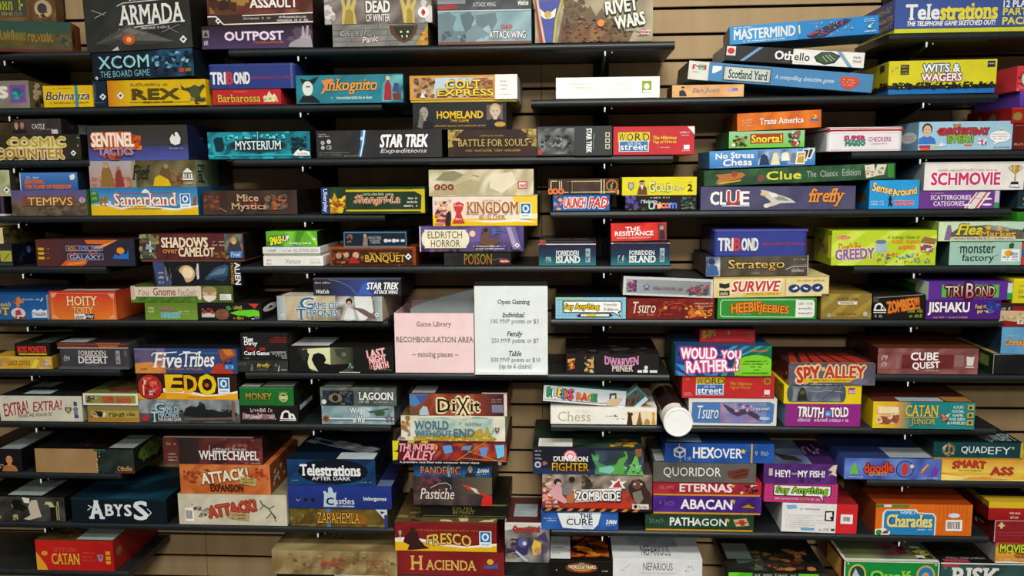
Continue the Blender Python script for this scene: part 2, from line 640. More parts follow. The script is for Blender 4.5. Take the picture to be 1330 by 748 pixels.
SHELF = [
    (-2.65, -1.43, 1.9491, (0,), 'black shelf at top left under the teal and orange box'),
    (-2.67, -1.455, 1.6492, (0,), 'black shelf at the left edge under the dark olive box with outlined gold lettering'),
    (-2.65, -1.43, 1.3448, (0,), 'black shelf at the left edge under the maroon to navy space box'),
    (-2.63, -1.41, 1.0407, (0,), 'black shelf at the left edge under the dark grey rust-lidded tin'),
    (-2.65, -1.43, 0.7236, (0,), 'black shelf at lower left under the brown kraft patched box'),
    (-2.65, -1.43, 0.4135, (0,), 'black shelf at the lower left corner under the red box with gold capitals'),
    (-1.035, 0.185, 1.9471, (1, 2), 'uppermost long middle shelf, under the pale teal dragon boxes'),
    (-1.035, 0.185, 1.6463, (1, 2), 'long middle shelf under the turquoise box and the charcoal light-streak box'),
    (-1.035, 0.185, 1.3441, (1, 2), 'long middle shelf under the orange-brown banquet-scene box and both teal tins'),
    (-1.035, 0.185, 1.0355, (1, 2), 'long middle shelf under the pink bin and the white price sign'),
    (-0.97, 0.25, 0.4252, (1, 2), 'lowest middle shelf, under the crumpled parchment coloured box'),
    (0.742, 1.962, 1.9555, (3,), 'black shelf at top right under the long blue box on its yellow tray'),
    (0.66, 1.88, 1.6508, (3,), 'black shelf at right under the white red-lidded tin'),
    (0.68, 1.9, 1.3423, (3,), 'black shelf at right under the large lime striped box'),
    (0.742, 1.962, 1.0399, (3,), 'black shelf at right under the dusty maroon stone-textured box'),
    (0.742, 1.962, 0.7355, (3,), 'black shelf at right under the periwinkle box and the golden box with orange waves'),
    (0.742, 1.962, 0.4216, (3,), 'lowest right shelf, under the green oval-portrait box'),
    (-1.832, -0.612, 1.7953, (0, 1), 'black left shelf under the yellow rubber-banded box and the teal masked-man box'),
    (-1.832, -0.612, 1.4908, (0, 1), 'black left shelf under the blue sky and yellow sand box'),
    (-1.832, -0.612, 1.1879, (0, 1), 'black left shelf under the red to orange circus-lettered box'),
    (-1.832, -0.612, 0.8813, (0, 1), 'black left shelf under the cream box with slanting red-brown capitals'),
    (-1.832, -0.612, 0.5675, (0, 1), 'black left shelf under the midnight blue box and the cream twig box'),
    (-0.2, 1.03, 1.7986, (2, 3), 'black right shelf under the plain white box and the leaning blue stack'),
    (-0.148, 1.085, 1.4952, (2, 3), 'black right shelf under the wide slate violet box'),
    (-0.148, 1.085, 1.1932, (2, 3), 'black right shelf under the pale blue gridded box and the dull gold striped box'),
    (-0.148, 1.085, 0.8876, (2, 3), 'black right shelf under the round canister and the yellow to teal box'),
    (-0.148, 1.085, 0.5726, (2, 3), 'black right shelf under the red zombie stack and the orange striped box'),
]
for a in SHELF:
    wall_shelf(*a)

# ---------------------------------------------------------------- pink paper-fronted bin and the price sign
def paper_text(art, lines):
    for l in lines:
        x0, y0, x1, y1, c, o, s = l
        art.text(x0, y0, x1, y1, lin(c), o, s)


def pink_bin(x0, x1, z, h, y0):
    W, D = x1 - x0, 0.262
    root = empty('cardboard_bin', ((x0 + x1) / 2, y0, z))
    m = MB(('paper',))
    pink, t = lin('d8b4bc'), .003
    m.box(-W / 2, -W / 2 + t, 0, D, 0, h, pink); m.box(W / 2 - t, W / 2, 0, D, 0, h, pink)
    m.box(-W / 2 + t, W / 2 - t, D - t, D, 0, h * 1.0, pink); m.box(-W / 2 + t, W / 2 - t, 0, t, 0, h, pink)
    m.box(-W / 2 + t, W / 2 - t, t, D - t, 0, t, pink)
    m.build('bin_body', root)
    p = MB(('paper',))
    art = Art(W, h, D, 5); art.mb = p
    # the sheet is a little wavy: columns of slightly different depth
    rnd = random.Random(3)
    nx, nz = 14, 8
    vs = []
    for j in range(nz + 1):
        for i in range(nx + 1):
            vs.append((-W / 2 + .0005 + (W - .001) * i / nx, -.0006 - rnd.uniform(0, .0013), .001 + (h - .001) * j / nz))
    p.add(vs, [[j * (nx + 1) + i, j * (nx + 1) + i + 1, (j + 1) * (nx + 1) + i + 1, (j + 1) * (nx + 1) + i] for j in range(nz) for i in range(nx)], lin('eed0d2'), smooth=True)
    art.layer['F'] = 40
    paper_text(art, [(28, 13.5, 72, 24, '6a5a60', 's,n', 'Game Library'),
                     (2, 39, 99.5, 48, '6a5a60', 's,n', 'RECOMBOBULATION AREA'),
                     (22, 64.5, 80, 75, '6a5a60', 's,n', '~ missing pieces ~')])
    p.build('paper_sheet', root)
    tag(root, 'open bin faced with a pink printed sheet, beside the white price sign', 'bin')
    # the grey board standing inside it is a thing of its own
    g = MB(('paper',))
    pts = [(-W * .38, .005)] + [(-W * .38 + W * .83 * q / 10, h * (0.97 + .34 * (q / 10) ** .75)) for q in range(11)] + [(W * .45, .005)]
    n = len(pts)
    ya, yb = .11, .113
    col = lin('8a9494')
    g.add([(x, ya, zz) for x, zz in pts] + [(x, yb, zz) for x, zz in pts],
          [list(range(n))[::-1], list(range(n, 2 * n))] + [[k, (k + 1) % n, n + (k + 1) % n, n + k] for k in range(n)], col)
    o = g.build('grey_card', None, ((x0 + x1) / 2, y0, z))
    tag(o, 'grey card with a curved top edge standing inside the pink bin', 'card')


def price_sign(x0, x1, z, h, y0):
    W = x1 - x0
    root = empty('sign_holder', ((x0 + x1) / 2, y0, z))
    m = MB(('acrylic',))
    m.box(-W / 2 - .001, W / 2 + .001, .0022, .0046, .004, h + .0005, (0, 0, 0), .0006)
    m.box(-W / 2 - .001, W / 2 + .001, -.012, .085, 0, .004, (0, 0, 0), .0006)
    m.build('acrylic_stand', root)
    c = MB(('tin',))
    c.box(-W / 2 + .001, W / 2 - .001, .0047, .012, h * .9, h + .0125, lin('1a1a18'), .0008)
    c.build('black_backing', root)
    p = MB(('paper',))
    p.box(-W / 2, W / 2, .0006, .0016, .0045, h, lin('dfe6e4'))
    art = Art(W, h, .1, 9); art.mb = p
    paper_text(art, [(32, 15, 76, 21.5, '2e3232', 's,b', 'Open Gaming'),
                     (38, 29.5, 69, 35, '3a3e3e', 's,b,i', 'Individual'),
                     (22, 37, 88, 43.2, '6c7272', 's,n', '100 MVP points or $3'),
                     (44, 51, 66, 58, '3a3e3e', 's,b,i', 'Family'),
                     (23, 59, 88, 65.2, '6c7272', 's,n', '250 MVP points or $7'),
                     (47, 73.5, 64, 79, '3a3e3e', 's,b,i', 'Table'),
                     (22, 81, 90, 87, '6c7272', 's,n', '500 MVP points or $10'),
                     (33, 88, 78, 95, '6c7272', 's,n', '(up to 6 chairs)')])
    p.build('paper_sheet', root)
    tag(root, 'white printed price sign in a clear stand beside the pink bin', 'sign')


MAT['acrylic'] = plain('light_grey_glossy_acrylic', lin('cdd6d6'), 0.12, 0.5, noise=0.02)  # opaque light grey glossy plastic of the sign stand
pink_bin(-0.5938, -0.3661, 1.0359, 0.1733, -0.2880)
price_sign(-0.3626, -0.1575, 1.0359, 0.2512, -0.2960)

# ---------------------------------------------------------------- the round canister lying on its side over the shelf edge
def canister(x, yf, z, r, L, rz):
    root = empty('round_canister', (x, yf, z), (0, 0, rz))
    b = MB(('tin',))
    b.tube((0, .012, 0), (0, L, 0), r * .96, lin('2a1c1a'), 36)
    for k in range(7):
        a0 = -.35 + k * .14
        pts = []
        for a in (a0, a0 + .14):
            for yy in (.05, L - .02):
                pts.append((math.cos(a) * r * .967, yy, math.sin(a) * r * .967))
        b.add(pts, [[0, 2, 3, 1]], lin('6a2430'))
    b.build('canister_body', root)
    l = MB(('paper',))
    n = 40
    prof = [(r * .90, 0.0), (r * .985, .0012), (r, .004), (r, .017), (r * .975, .018)]
    vs, fs = [(0, .0015, 0)], []
    for rr, yy in [(r * .86, .0015)] + prof:
        for k in range(n):
            q = 2 * math.pi * k / n
            vs.append((rr * math.cos(q), yy, rr * math.sin(q)))
    for k in range(n):
        fs.append([0, 1 + k, 1 + (k + 1) % n])
    for j in range(len(prof)):
        for k in range(n):
            a, c = 1 + j * n + k, 1 + j * n + (k + 1) % n
            fs.append([a, a + n, c + n, c])
    l.add(vs, fs, lin('eef0ee'), smooth=False)
    l.build('canister_lid', root)
    w = MB(('paper',))
    for k in range(14):
        a0 = 1.25 + k * .15
        pts = []
        for a in (a0, a0 + .15):
            for yy in (.024, .062):
                pts.append((math.cos(a) * r * .972, yy, math.sin(a) * r * .972))
        w.add(pts, [[0, 2, 3, 1]], lin('e4dccf'))
    w.build('paper_label', root)
    tag(root, 'dark round canister with a white lid poking out over the shelf edge', 'canister')


canister(0.1975, -0.3960, 0.9278, 0.0398, 0.26, 0.03)

# ---------------------------------------------------------------- the boxed games: width, height, depth, place, printed art
game('board_game_box','board game',0.2952,0.0843,0.095,(-1.6448,-0.29,1.9495),(0,0,0.2793),'3c3a20','faded teal and orange box with gold lettering at the far left under a green-lettered box','''g 0 0 100 55 1f4a42 3a4a2c v
g 0 55 100 100 4a3a1c 5a2410 v
n 10 40 100 90 30 5a4a18 3c3c1c 4a4a2a 6a5220
w 38 30 60 62 8a7a30 7
w 62 34 84 66 9a7a2c 8
b 86 40 100 80 4 12 5a5a3a 2a3a2a
@R
r 0 0 100 100 a04a1c
e 22 50 14 30 2a1a12''')
game('board_game_box','board game',0.2503,0.0728,0.08,(-1.6604,-0.288,2.0342),(0,0,0.2793),'5a3c16','brown box with jagged green lettering, on the teal box at top left','''n 0 0 100 100 30 6a4a1c 5a3c14 7a5a22 4a3010
r 0 12 70 84 3c3c2a
w 2 18 68 60 9aa81e 12
w 4 60 66 82 6a6a5a 14
w 30 66 56 80 a08a3a 7
e 87 52 9 34 b0a078
e 86 50 5 20 3a2c34
b 80 60 96 90 5 9 6a4a22 2a2030 8a4a22''')
game('board_game_box','board game',0.1765,0.0757,0.16,(-1.7048,-0.287,1.7957),(0,0,0),'8a8474','grey box with white bubble letters and a purple picture square at the far left','''n 0 0 100 100 60 8a8474 7f7868 948c7c
t 28 22 64 62 e8e6dc B,o9a948a as
r 67 13 95 82 8a5aa8
r 69 18 93 78 7a4a9c
e 79 40 8 14 1f6a78
b 70 40 93 70 6 14 2a8a90 4aa0a8 3a7a88
@R
r 0 0 100 100 6a5a3c
b 10 5 90 95 14 22 a05a2a c0b090 3a2a1c b0a888''')
game('board_game_box','board game',0.1435,0.06,0.12,(-1.505,-0.287,1.7957),(0,0,0),'e2bb10','small yellow box with brown script lettering held by a blue rubber band','''t 5 28 94 66 4a3008 b,i,oe8e0c0 Bohnanza
w 14 74 92 84 8a6a10 22
w 22 10 60 16 a88a20 14
k 68 6 3a8a94''')
game('board_game_box','board game',0.0414,0.0742,0.2,(-1.4159,-0.28,1.7957),(0,0,0),'16263a','narrow navy box with a white lozenge, half hidden behind the yellow horned-beast box','''l 4a6a7a 2 12 14 12 84 80 84
l 4a6a7a 2 12 14 22 14 22 70
D 72 62 13''')
game('board_game_box','board game',0.2848,0.0711,0.17,(-1.2452,-0.292,1.7957),(0,0,-0.0262),'d8b212','long yellow box with brown gothic lettering and a dark horned beast','''g 0 0 22 100 c8781c d8b212 h
D 13 58 15
w 24 12 62 24 6a5a20 16
t 24 36 74 74 5a4a1c s,b,o2a200a REX
l 3a300c 2 22 86 84 86
w 36 80 66 90 3a300c 22
p 3c4428 75 20 79 34 85 30 89 22 94 30 98 18 100 30 96 44 94 60 96 80 84 82 86 62 82 46 76 40
e 89 50 5 26 4a5230
b 82 70 100 96 6 12 6a2a1c 3c4428 8a8a4a''')
game('board_game_box','board game',0.2979,0.074,0.2,(-1.2805,-0.29,1.8721),(0,-0.0262,-0.0524),'141c28','navy box with thin ice blue capitals and a blue robot soldier picture','''n 56 0 100 100 28 10202e 1c3a54 2a5a7a 0c1420
b 60 8 98 80 22 10 6aa0b8 2a5a7a 0c1420 3a7a98 9ac0d0
t 7 14 57 60 a8dce0 -,o1a5060 XCOM
t 8 68 57 92 7ab8c4 - THE BOARD GAME
r 86 70 91 86 c03a2a
r 92 72 98 84 8a6a1c
D 4 92 7''')
game('board_game_box','board game',0.3111,0.1827,0.2,(-1.2858,-0.29,1.9484),(0,-0.0262,-0.0524),'2e302c','huge charcoal box with white serif capitals between thin lines and a grey wedge starship','''n 0 0 100 100 22 2e302c 383a36 262824 2c2e2c
t 44 20 76 27 e0e0dc B,i STAR WARS
t 33 34 94 62 eceae4 s,b ARMADA
l e0e0dc 1.2 32 34 38 30 92 27
l e0e0dc 1.2 32 68 92 61
w 53 66 80 70 d0d0cc 30
p 4c4c48 8 88 40 62 55 72 84 90 60 92 30 92
p 62625c 25 80 42 66 56 74 82 90 50 86
p 74746c 36 70 42 66 52 73 58 77 44 76
p 3c3c38 8 88 30 84 84 90 60 92 30 92
b 22 72 60 86 14 2 55554f 6a6a64 45453f
e 41 84 6 8 c0582a
e 41 84 2.5 4 f0b060
l b0a890 1 8 38 20 46
l b0a890 1 10 50 22 42
l 8a8a80 1 72 76 90 66
l 8a8a80 1 74 66 88 78
D 92 88 6
p c8c8c0 24 99 30 93 31 99
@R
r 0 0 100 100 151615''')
game('board_game_box','board game',0.311,0.0612,0.24,(-0.9534,-0.287,1.9475),(0,0,0),'32242c','dark purple box with white squared futuristic lettering and a pale alien hand','''g 0 0 100 100 2a1e22 4c3a62 v
b 74 10 100 100 10 26 5a4a5a 6a4a6a 4a3a4a
p a09aa0 78 96 80 78 88 60 93 30 95 62 98 40 100 100
p b0a4ac 90 62 91 8 92.5 8 93 60
p b0a4ac 94 60 95 4 97 6 96 60
t 21 27 74 64 ece4ec B,o7a4a8a OUTPOST
w 47 68 74 80 c8702a 18
r 1 18 7 50 8a8480
p 2a2426 2 44 4 22 6 44
w 2 58 6 82 e0dcd8 2
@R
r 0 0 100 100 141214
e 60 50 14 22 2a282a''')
game('board_game_box','board game',0.2943,0.1071,0.266,(-0.9417,-0.287,2.0091),(0,0,0),'4a2c22','dark brown war-scene box with white block lettering and a bent white line','''n 0 0 100 72 30 3a2018 6a3a20 8a5a3a 5a2c24 7a3c30
b 2 0 40 70 14 18 8a6a3a 4a2a18 a08040 3a2418
r 44 0 88 60 6a2a26
t 38 5 88 30 e8e4e0 B,o4a2020 IMPERIAL
t 41 34 86 57 f2eee8 B,o4a2020 ASSAULT
r 0 74 100 98 3c2a24
l e8e4e0 3 0 77 8 77 15 97 100 94
l e8e4e0 2.5 33 76 100 72
D 10 88 8
w 34 80 60 86 c8c4c0 22
w 68 78 94 84 e8e4e0 18
w 66 86 96 92 e8e4e0 20
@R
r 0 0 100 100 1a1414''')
game('board_game_box','board game',0.2631,0.0587,0.266,(-0.6107,-0.287,1.9475),(0,0,0),'7c7c7a','grey stone wall box with a brown wolf-face shield','''n 0 0 100 100 30 84847f 787874 8e8e88 6e6e6a
l 55554f 3 0 26 100 24
l 55554f 3 0 52 100 50
l 55554f 3 0 78 100 76
l 55554f 3 12 0 12 26
l 55554f 3 30 26 30 52
l 55554f 3 20 52 20 78
l 55554f 3 48 0 48 26
l 55554f 3 42 52 42 78
l 55554f 3 58 26 58 52
l 55554f 3 60 78 60 100
l 55554f 3 88 26 88 52
l 55554f 3 34 78 34 100
t 6 20 40 58 5a5a5a b,i,oa8a8a4 Castle
t 31 54 48 82 e4e0dc b,i,o6a3028,r-8 Panic
p 5a3a26 60 8 90 6 88 40 83 70 75 88 67 68 61 40
p 26301e 64 16 86 14 83 50 75 78 67 48
c 72 38 5 e8e0c0
c 79 38 5 e8e0c0
p e8e0c0 72 54 73 66 74 54
p e8e0c0 77 54 78 66 79 54
p b08a3a 100 4 100 100 86 100 94 50
b 92 40 100 96 4 14 a04a2a c8a040
@R
r 0 0 100 100 4a3c28''')
game('board_game_box','board game',0.2955,0.1063,0.267,(-0.6144,-0.288,2.0066),(0,0,0),'6a625c','grey snowy horror box with gold skeletal hands and stacked white capitals','''n 0 0 100 100 24 8a8480 6a605a 4a4440 a8a29c 5a4c40
b 0 20 10 100 8 14 d8d4d0 b0aaa6
b 90 20 100 100 6 14 d0ccc8 8a8480
p c8b468 16 100 17 60 15 30 18 30 20 58 24 20 26 22 24 60 29 30 31 34 28 66 30 100
p a08c40 18 100 20 66 24 62 27 72 27 100
p c8b468 74 100 72 62 70 40 73 38 76 58 79 22 82 24 80 58 85 34 87 38 83 68 84 100
p a08c40 76 100 77 66 80 62 82 74 82 100
t 39 44 61 72 eceae6 B,o4a443e DEAD
t 39 76 61 95 e4e0dc b,o4a443e OF WINTER
c 92 74 14 eceae6
p b03028 90.5 70 92 66 93.5 70 94 76 92 84 90 76''')
game('board_game_box','board game',0.2527,0.0894,0.266,(-0.325,-0.287,1.9475),(0,0,0),'8fb0b6','pale teal box with grey dragon silhouettes and small red initials','''n 0 0 100 100 36 9ab8bc 84a6ae a8c4c6 7a9aa4
p 6a8088 0 10 12 4 20 20 16 50 22 80 28 96 0 96
p 5c7078 24 12 34 4 40 22 36 46 44 60 40 86 30 70 26 40
p 6a7e86 40 14 62 8 64 34 58 62 54 44 46 58 50 84 42 74
p 78909a 20 90 40 40 56 72 44 84 36 96
b 4 60 30 96 8 12 4c5c64 6a7e86
t 68 44 80 56 c03a34 b,o8a8a8a D&D
t 55 62 94 84 e8ecea b,o2a3034 ATTACK WING
r 0 92 100 100 7a4a40
r 0 0 100 4 b4c8c8''')
game('board_game_box','board game',0.2537,0.0436,0.266,(-0.3251,-0.287,2.0373),(0,0,0),'4a4e52','slate grey box with a red stripe lying on the pale teal dragon box','''n 0 0 100 100 50 54585c 44484c 3c4044
g 0 0 30 60 5a6068 8a9098 v
p b02a2a 0 78 12 66 22 70 22 84 0 96
t 38 55 62 80 b8bcbc b ATTACK WING
t 86 50 97 76 f0f0ee b,i WizKids''')
game('board_game_box','board game',0.314,0.1351,0.266,(-0.0311,-0.287,1.9475),(0,0,0),'9a9074','olive war-scene box with a blue winged-emblem panel and tilted white lettering','''n 0 0 100 100 20 a89e80 9a9074 b4aa8c 8c8266
p 6a5a40 19 100 24 40 27 12 31 8 34 26 38 18 42 40 47 30 52 50 57 34 62 56 68 50 74 60 80 56 84 80 80 100
n 22 62 78 100 12 6a5034 7a4a30 5a4430 8a6a44 4a3828
b 24 14 44 66 22 6 6a5238 5a4630 7a5c3c
b 24 50 78 98 30 4 8a5034 5a4430 a06a40 4a3828
c 56 64 7 d88a3a
c 78 60 4 f0d080
p 46509c 0 18 24 18 18 60 16 100 4 100
p a03a34 0 18 3 18 9 100 4 100
l c8c0b0 4 2 18 4 50 8 100
l b8b040 4 23 18 18 56 16 100
p e8e4d8 4 34 9 44 12 44 18 34 17 50 13 54 8 54 5 48
c 11 46 7 c8a850
t 60 20 87 44 eae8dc B,o3a4038,r-8 RIVET
t 68 48 93 72 eae8dc B,o3a4038,r-10 WARS
w 76 74 92 80 d0d0c0 12
e 92 82 4 5 b05050
w 88 78 98 82 f0e8e8 8
w 87 84 97 88 f0e8e8 9
@R
r 0 0 100 100 4a4434''')
game('board_game_box','board game',0.3665,0.0867,0.266,(0.9378,-0.287,1.9559),(0,0,0),'3e5698','long blue box on a yellow tray, white and yellow cartoon lettering, top right','''t 8 20 31 70 e8e8e4 s,B Tele
t 32 20 71 72 e2d43c s,B strations
t 9 76 70 92 e8e8e4 B,i THE TELEPHONE GAME SKETCHED OUT!
t 75 12 100 34 e8e8e4 B 12 PLAYER
t 75 38 96 60 e2d43c B PARTY
t 75 68 94 92 e2d43c B PACK
@L
r 0 0 100 100 4a5090
w 40 14 92 36 c8b83c 8
w 40 46 96 66 c8b83c 9
w 50 74 96 92 c8b83c 8''',base=('c8cc3a', 0.133))
game('board_game_box','board game',0.2796,0.0565,0.23,(0.0071,-0.287,1.799),(0,0,0),'f2f2ee','plain white box with a tiny green square logo','''r 83 20 92 76 8aa82c
e 87.5 46 2.6 14 f4f4f0
r 84 64 92 74 e8e8e0
w 12 26 30 34 e0e0dc 18
w 12 44 36 52 e0e0dc 20
w 50 30 70 36 e2e2de 18
w 50 52 76 58 e2e2de 22''')
game('board_game_box','board game',0.19,0.0322,0.12,(0.275,-0.287,1.799),(0,0,0),'d8a468','small tan box with lilac lettering and a dark clothed man','''n 0 0 100 100 60 dca86c d09a5c e4b47c
p 2a2c38 10 92 10 50 14 40 18 50 21 92
c 15 30 12 c89a70
e 15 18 2.4 7 2a2018
t 28 24 66 72 8a86b0 b,i,oc88a50 San Juan
r 78 36 88 60 b0a0c0
r 84 30 92 52 6a78b8
@L
r 0 0 100 100 3a3028''')
game('board_game_box','board game',0.4871,0.0484,0.23,(0.4633,-0.284,1.8253),(0,0.0908,0),'4a84b4','long worn blue box with a silver name plaque, leaning down to the right','''r 0 0 11 100 d8d8cc
t 2 18 9.5 44 c03a40 b M
t 5.5 18 9 44 3a9a7a b B
w 2 54 6 62 9a9a98 5
p e8ece8 13 18 18 18 18 36 14 58 13 58
r 19 12 45 92 2c3a48
r 19.5 17 44.5 87 b4bcb4
r 20.4 22 43.6 82 c4ccc4
t 22 30 43 76 26303a s,b Scotland Yard
t 47 40 79 70 b8d0e0 s,b,i A compelling detective game
p c8503a 83 22 91 22 93 48 90 80 87 92 84 80 82 48
w 84 34 90 42 f0c0b0 5
w 83.5 48 90.5 56 f0c0b0 6
w 84.5 62 89.5 70 f0c0b0 5
@L
r 0 0 100 100 5c5850
b 0 0 100 100 10 20 6c6658 4a463e''')
game('board_game_box','board game',0.3653,0.0408,0.2,(0.5,-0.282,1.8815),(0,0.0733,0),'2c2c2c','half black and half white box picturing a dark green octagonal board','''r 49 2 100 98 e4e4e0
r 1 8 7.5 66 e0dcd8
e 4.2 37 2.6 20 c03a34
p 6a9cc4 11 96 14 96 27 4 24 4
t 36 20 49 74 ecece8 B Oth
t 50 26 61 74 2c2c2c b ello
w 39 84 46 88 9a9a98 8
w 51 84 58 88 9a9a98 8
p 30302c 64 44 69 12 76 8 83 30 79 78 72 92 66 76
p 3c5a3e 65 44 69.5 18 75.5 14 81.5 34 78 72 72 84 67 70
l c8d0c8 3 72 30 77 66
l c8d0c8 3 74 26 79 58
l c8d0c8 3 70 40 74 74
p 7aa0b8 80 2 83 2 92 98 89 98
w 92 24 98 40 a89a98 3
w 92 50 98 66 a89a98 3
@L
r 0 0 100 100 8a867c''')
game('board_game_box','board game',0.3787,0.0468,0.18,(0.5209,-0.292,1.9447),(0,-0.0454,-0.0873),'1f7fc2','bright blue box with bold silver capitals, topmost of the leaning stack','''r 0 0 46 100 2f8fce
w 3 4 16 14 d8e8f0 12
t 3 20 44.5 76 d4dce0 B,d0c3a6a MASTERMIND
w 9 82 38 92 c8e0f0 30
p e8d878 46.5 24 47.6 20 48 66 47 70
p 2a2c58 52 84 58 60 70 22 78 6 82 12 80 30 70 70 64 96 56 98
b 56 16 80 90 40 4 d84a4a e8e8f0 d8b040 4a8a4a 8a8aa0
p 8a3a5a 52 78 60 60 60 72 54 90
c 82 60 5 7ad0c0
w 90 16 98 22 d8f0f8 10
w 90 26 97 32 d8f0f8 9
c 93.5 60 8 e0e080
l e0f0d0 3 93 60 96 40
w 90 80 98 88 e8f4f8 7
@L
r 0 0 100 100 6a6e70''')
game('board_game_box','board game',0.2726,0.0865,0.24,(0.8847,-0.287,1.799),(0,0,-0.0436),'d2ca28','yellow box on a blue tray with a black crowd silhouette along its foot','''w 3 14 9 50 b0aa3a 4
r 11 14 19 50 3a3420
w 12 18 18 24 b0a840 4
w 12 30 18 36 b0a840 4
w 12 42 18 47 b0a840 4
t 32 14 66 42 e4eef4 B,O2a3a6a WITS &
t 31 48 68 74 f4e4ea B,O6a2a3a WAGERS
r 91 6 98 28 2a2640
w 92 12 97 18 c8c8b0 4
r 0 88 100 100 26241c
b 0 78 100 100 46 7 26241c 26241c 1c1a14
b 4 80 96 98 16 4 d8d02a 4a463a
@L
r 0 0 100 100 c8bc22
r 0 86 100 100 26241c
b 0 72 100 100 20 10 26241c 1c1a14
r 72 8 88 30 2a2640
w 4 30 50 50 3a3620 4
w 4 56 50 74 3a3620 4''',base=('1c6cb4', 0.167))
game('board_game_box','board game',0.1375,0.0678,0.25,(1.1429,-0.288,1.6512),(0,0,0),'5a1410','dark red box standing lowest in the stack at the right edge','''n 0 0 100 100 40 5a1410 4a100c 6a1c16
l 9a6a5a 2 4 8 96 8
w 4 74 40 84 c8b0a0 10''')
game('board_game_box','board game',0.1389,0.0413,0.25,(1.1368,-0.29,1.7194),(0,0,0),'9a1c18','red box with round gold badges and a white tag at the right edge','''l c04a3a 5 0 6 100 6
p 7a6a4a 2 60 5 34 8 60 5 84
c 12 56 26 8a7a3a
r 24 12 60 92 d8d4cc
c 33 44 20 2a2a2a
@L
r 0 0 100 100 8a1814
c 30 55 26 8a7a3a
p 6a6a5a 50 55 60 25 70 55 60 85''')
game('board_game_box','board game',0.117,0.0411,0.25,(1.1445,-0.29,1.7611),(0,0,0),'5a3c9a','plain purple box under a red dotted box at the right edge','''g 0 0 100 100 6a48a8 4a3088 v''')
game('board_game_box','board game',0.1245,0.0646,0.25,(1.1367,-0.29,1.8026),(0,0,0),'c83a40','red speckled box with a pale clock dial, topmost at the right edge','''b 0 0 100 100 40 8 e06a6a b02a30 d85050
c 24 52 32 b8c8c0
c 24 52 28 c8d4cc
l 2a2a2a 3 24 52 24 30
l 2a2a2a 3 14 52 24 52''')
game('board_game_box','board game',0.3253,0.0713,0.266,(-1.6406,-0.287,1.6496),(0,0,0),'2c2a1e','dark olive box with outlined gold science-fiction lettering at the left edge','''n 0 0 100 100 40 343020 2a281c 3c3626 242218
p e0dca0 30 60 34 48 84 34 86 46 60 66
t 34 12 86 48 c0a238 B,Oe0d8a0 COSMIC
r 2 58 82 92 6a3c30
t 4 54 84 94 b08438 B,Oe0d8a0 ENCOUNTER
w 30 96 80 100 d8d8d8 40
D 93 74 12
b 97 0 100 100 4 10 a8a4a0 3a3428
@R
r 0 0 100 100 141210''')
game('board_game_box','board game',0.1601,0.0437,0.17,(-1.6089,-0.28,1.7213),(0,0,-0.1222),'3a3234','small brown-black box with two faces and white capitals, atop the gold-lettered olive box','''n 0 0 100 100 60 3e3638 363032 463c3c
f 10 14 92 c89a78 4a2a1c 2a2022
f 22 12 90 b88a6a 3a2418 2a2022
t 42 32 68 62 e8e4e0 s CASTLE
w 56 62 92 72 a8a09c 20
r 81 72 93 96 e0dcd8
w 82 78 92 90 8a8684 5
@R
r 0 0 100 100 191616
t 20 30 50 60 4a4646 s CASTLE''')
game('board_game_box','board game',0.0254,0.0297,0.1,(-1.5095,-0.22,1.7213),(0,0,0),'4a504a','little grey box end tucked behind the small box with two faces','''r 10 10 90 90 5a625c
w 20 30 80 70 8a928c 3''')
game('board_game_box','board game',0.0832,0.0565,0.266,(-1.7598,-0.287,1.4912),(0,0,0),'2a2434','dark plum box with a white line along its foot at the left edge','''r 90 4 94 96 5a5468
@R
r 0 0 100 100 0e0c10''',base=('d8d4cc', 0.115))
game('board_game_box','board game',0.0989,0.0741,0.266,(-1.7454,-0.287,1.5481),(0,0,0),'a8ac88','pale green and white box with a lozenge mark at the left edge','''n 0 0 100 100 30 b8b890 8a9458 d0ccb4 6a7a3a c8c8a8
D 88 76 14
@R
r 0 0 100 100 3a382c
b 10 10 90 90 8 20 5a5a44 2a2820''')
game('board_game_box','board game',0.2243,0.0728,0.266,(-1.5844,-0.287,1.4912),(0,0,0),'5c5868','violet and brown box with thin yellow roman capitals','''g 0 0 100 45 5c5a94 6a5a68 v
n 0 45 100 100 30 5a4c40 6a5a44 4a4038 7a6a54
b 0 50 100 100 20 14 5a4a40 6c5c4a 4c4440
r 17 24 84 60 8a4c34
b 15 22 86 62 20 9 8a4c34 7a4432
t 23 28 82 60 d8cc7c - TEMPVS
c 95 40 12 c8b8c0
r 93 30 97 50 a08898
@R
r 0 0 100 100 3a6a2c''')
game('board_game_box','board game',0.1712,0.0498,0.24,(-1.5821,-0.284,1.5644),(0,0,0),'3f74b4','small sky blue box with glowing orange title lines','''g 0 0 100 100 4a80c4 2a5494 v
w 12 20 34 36 c8d0d8 6
t 8 42 42 62 d8783a B,oa84a2a SENTINEL
t 8 70 88 92 d8783a B,i,oa83a1c THE FLAME OF FREEDOM
p e8e8e8 86 20 91 10 96 20 94 40 88 44
c 93 16 7 e8e8e8
r 0 0 1.5 100 d8d8d8
@R
r 0 0 100 100 16202c
b 10 20 90 90 6 18 3a2a24 0e1620''')
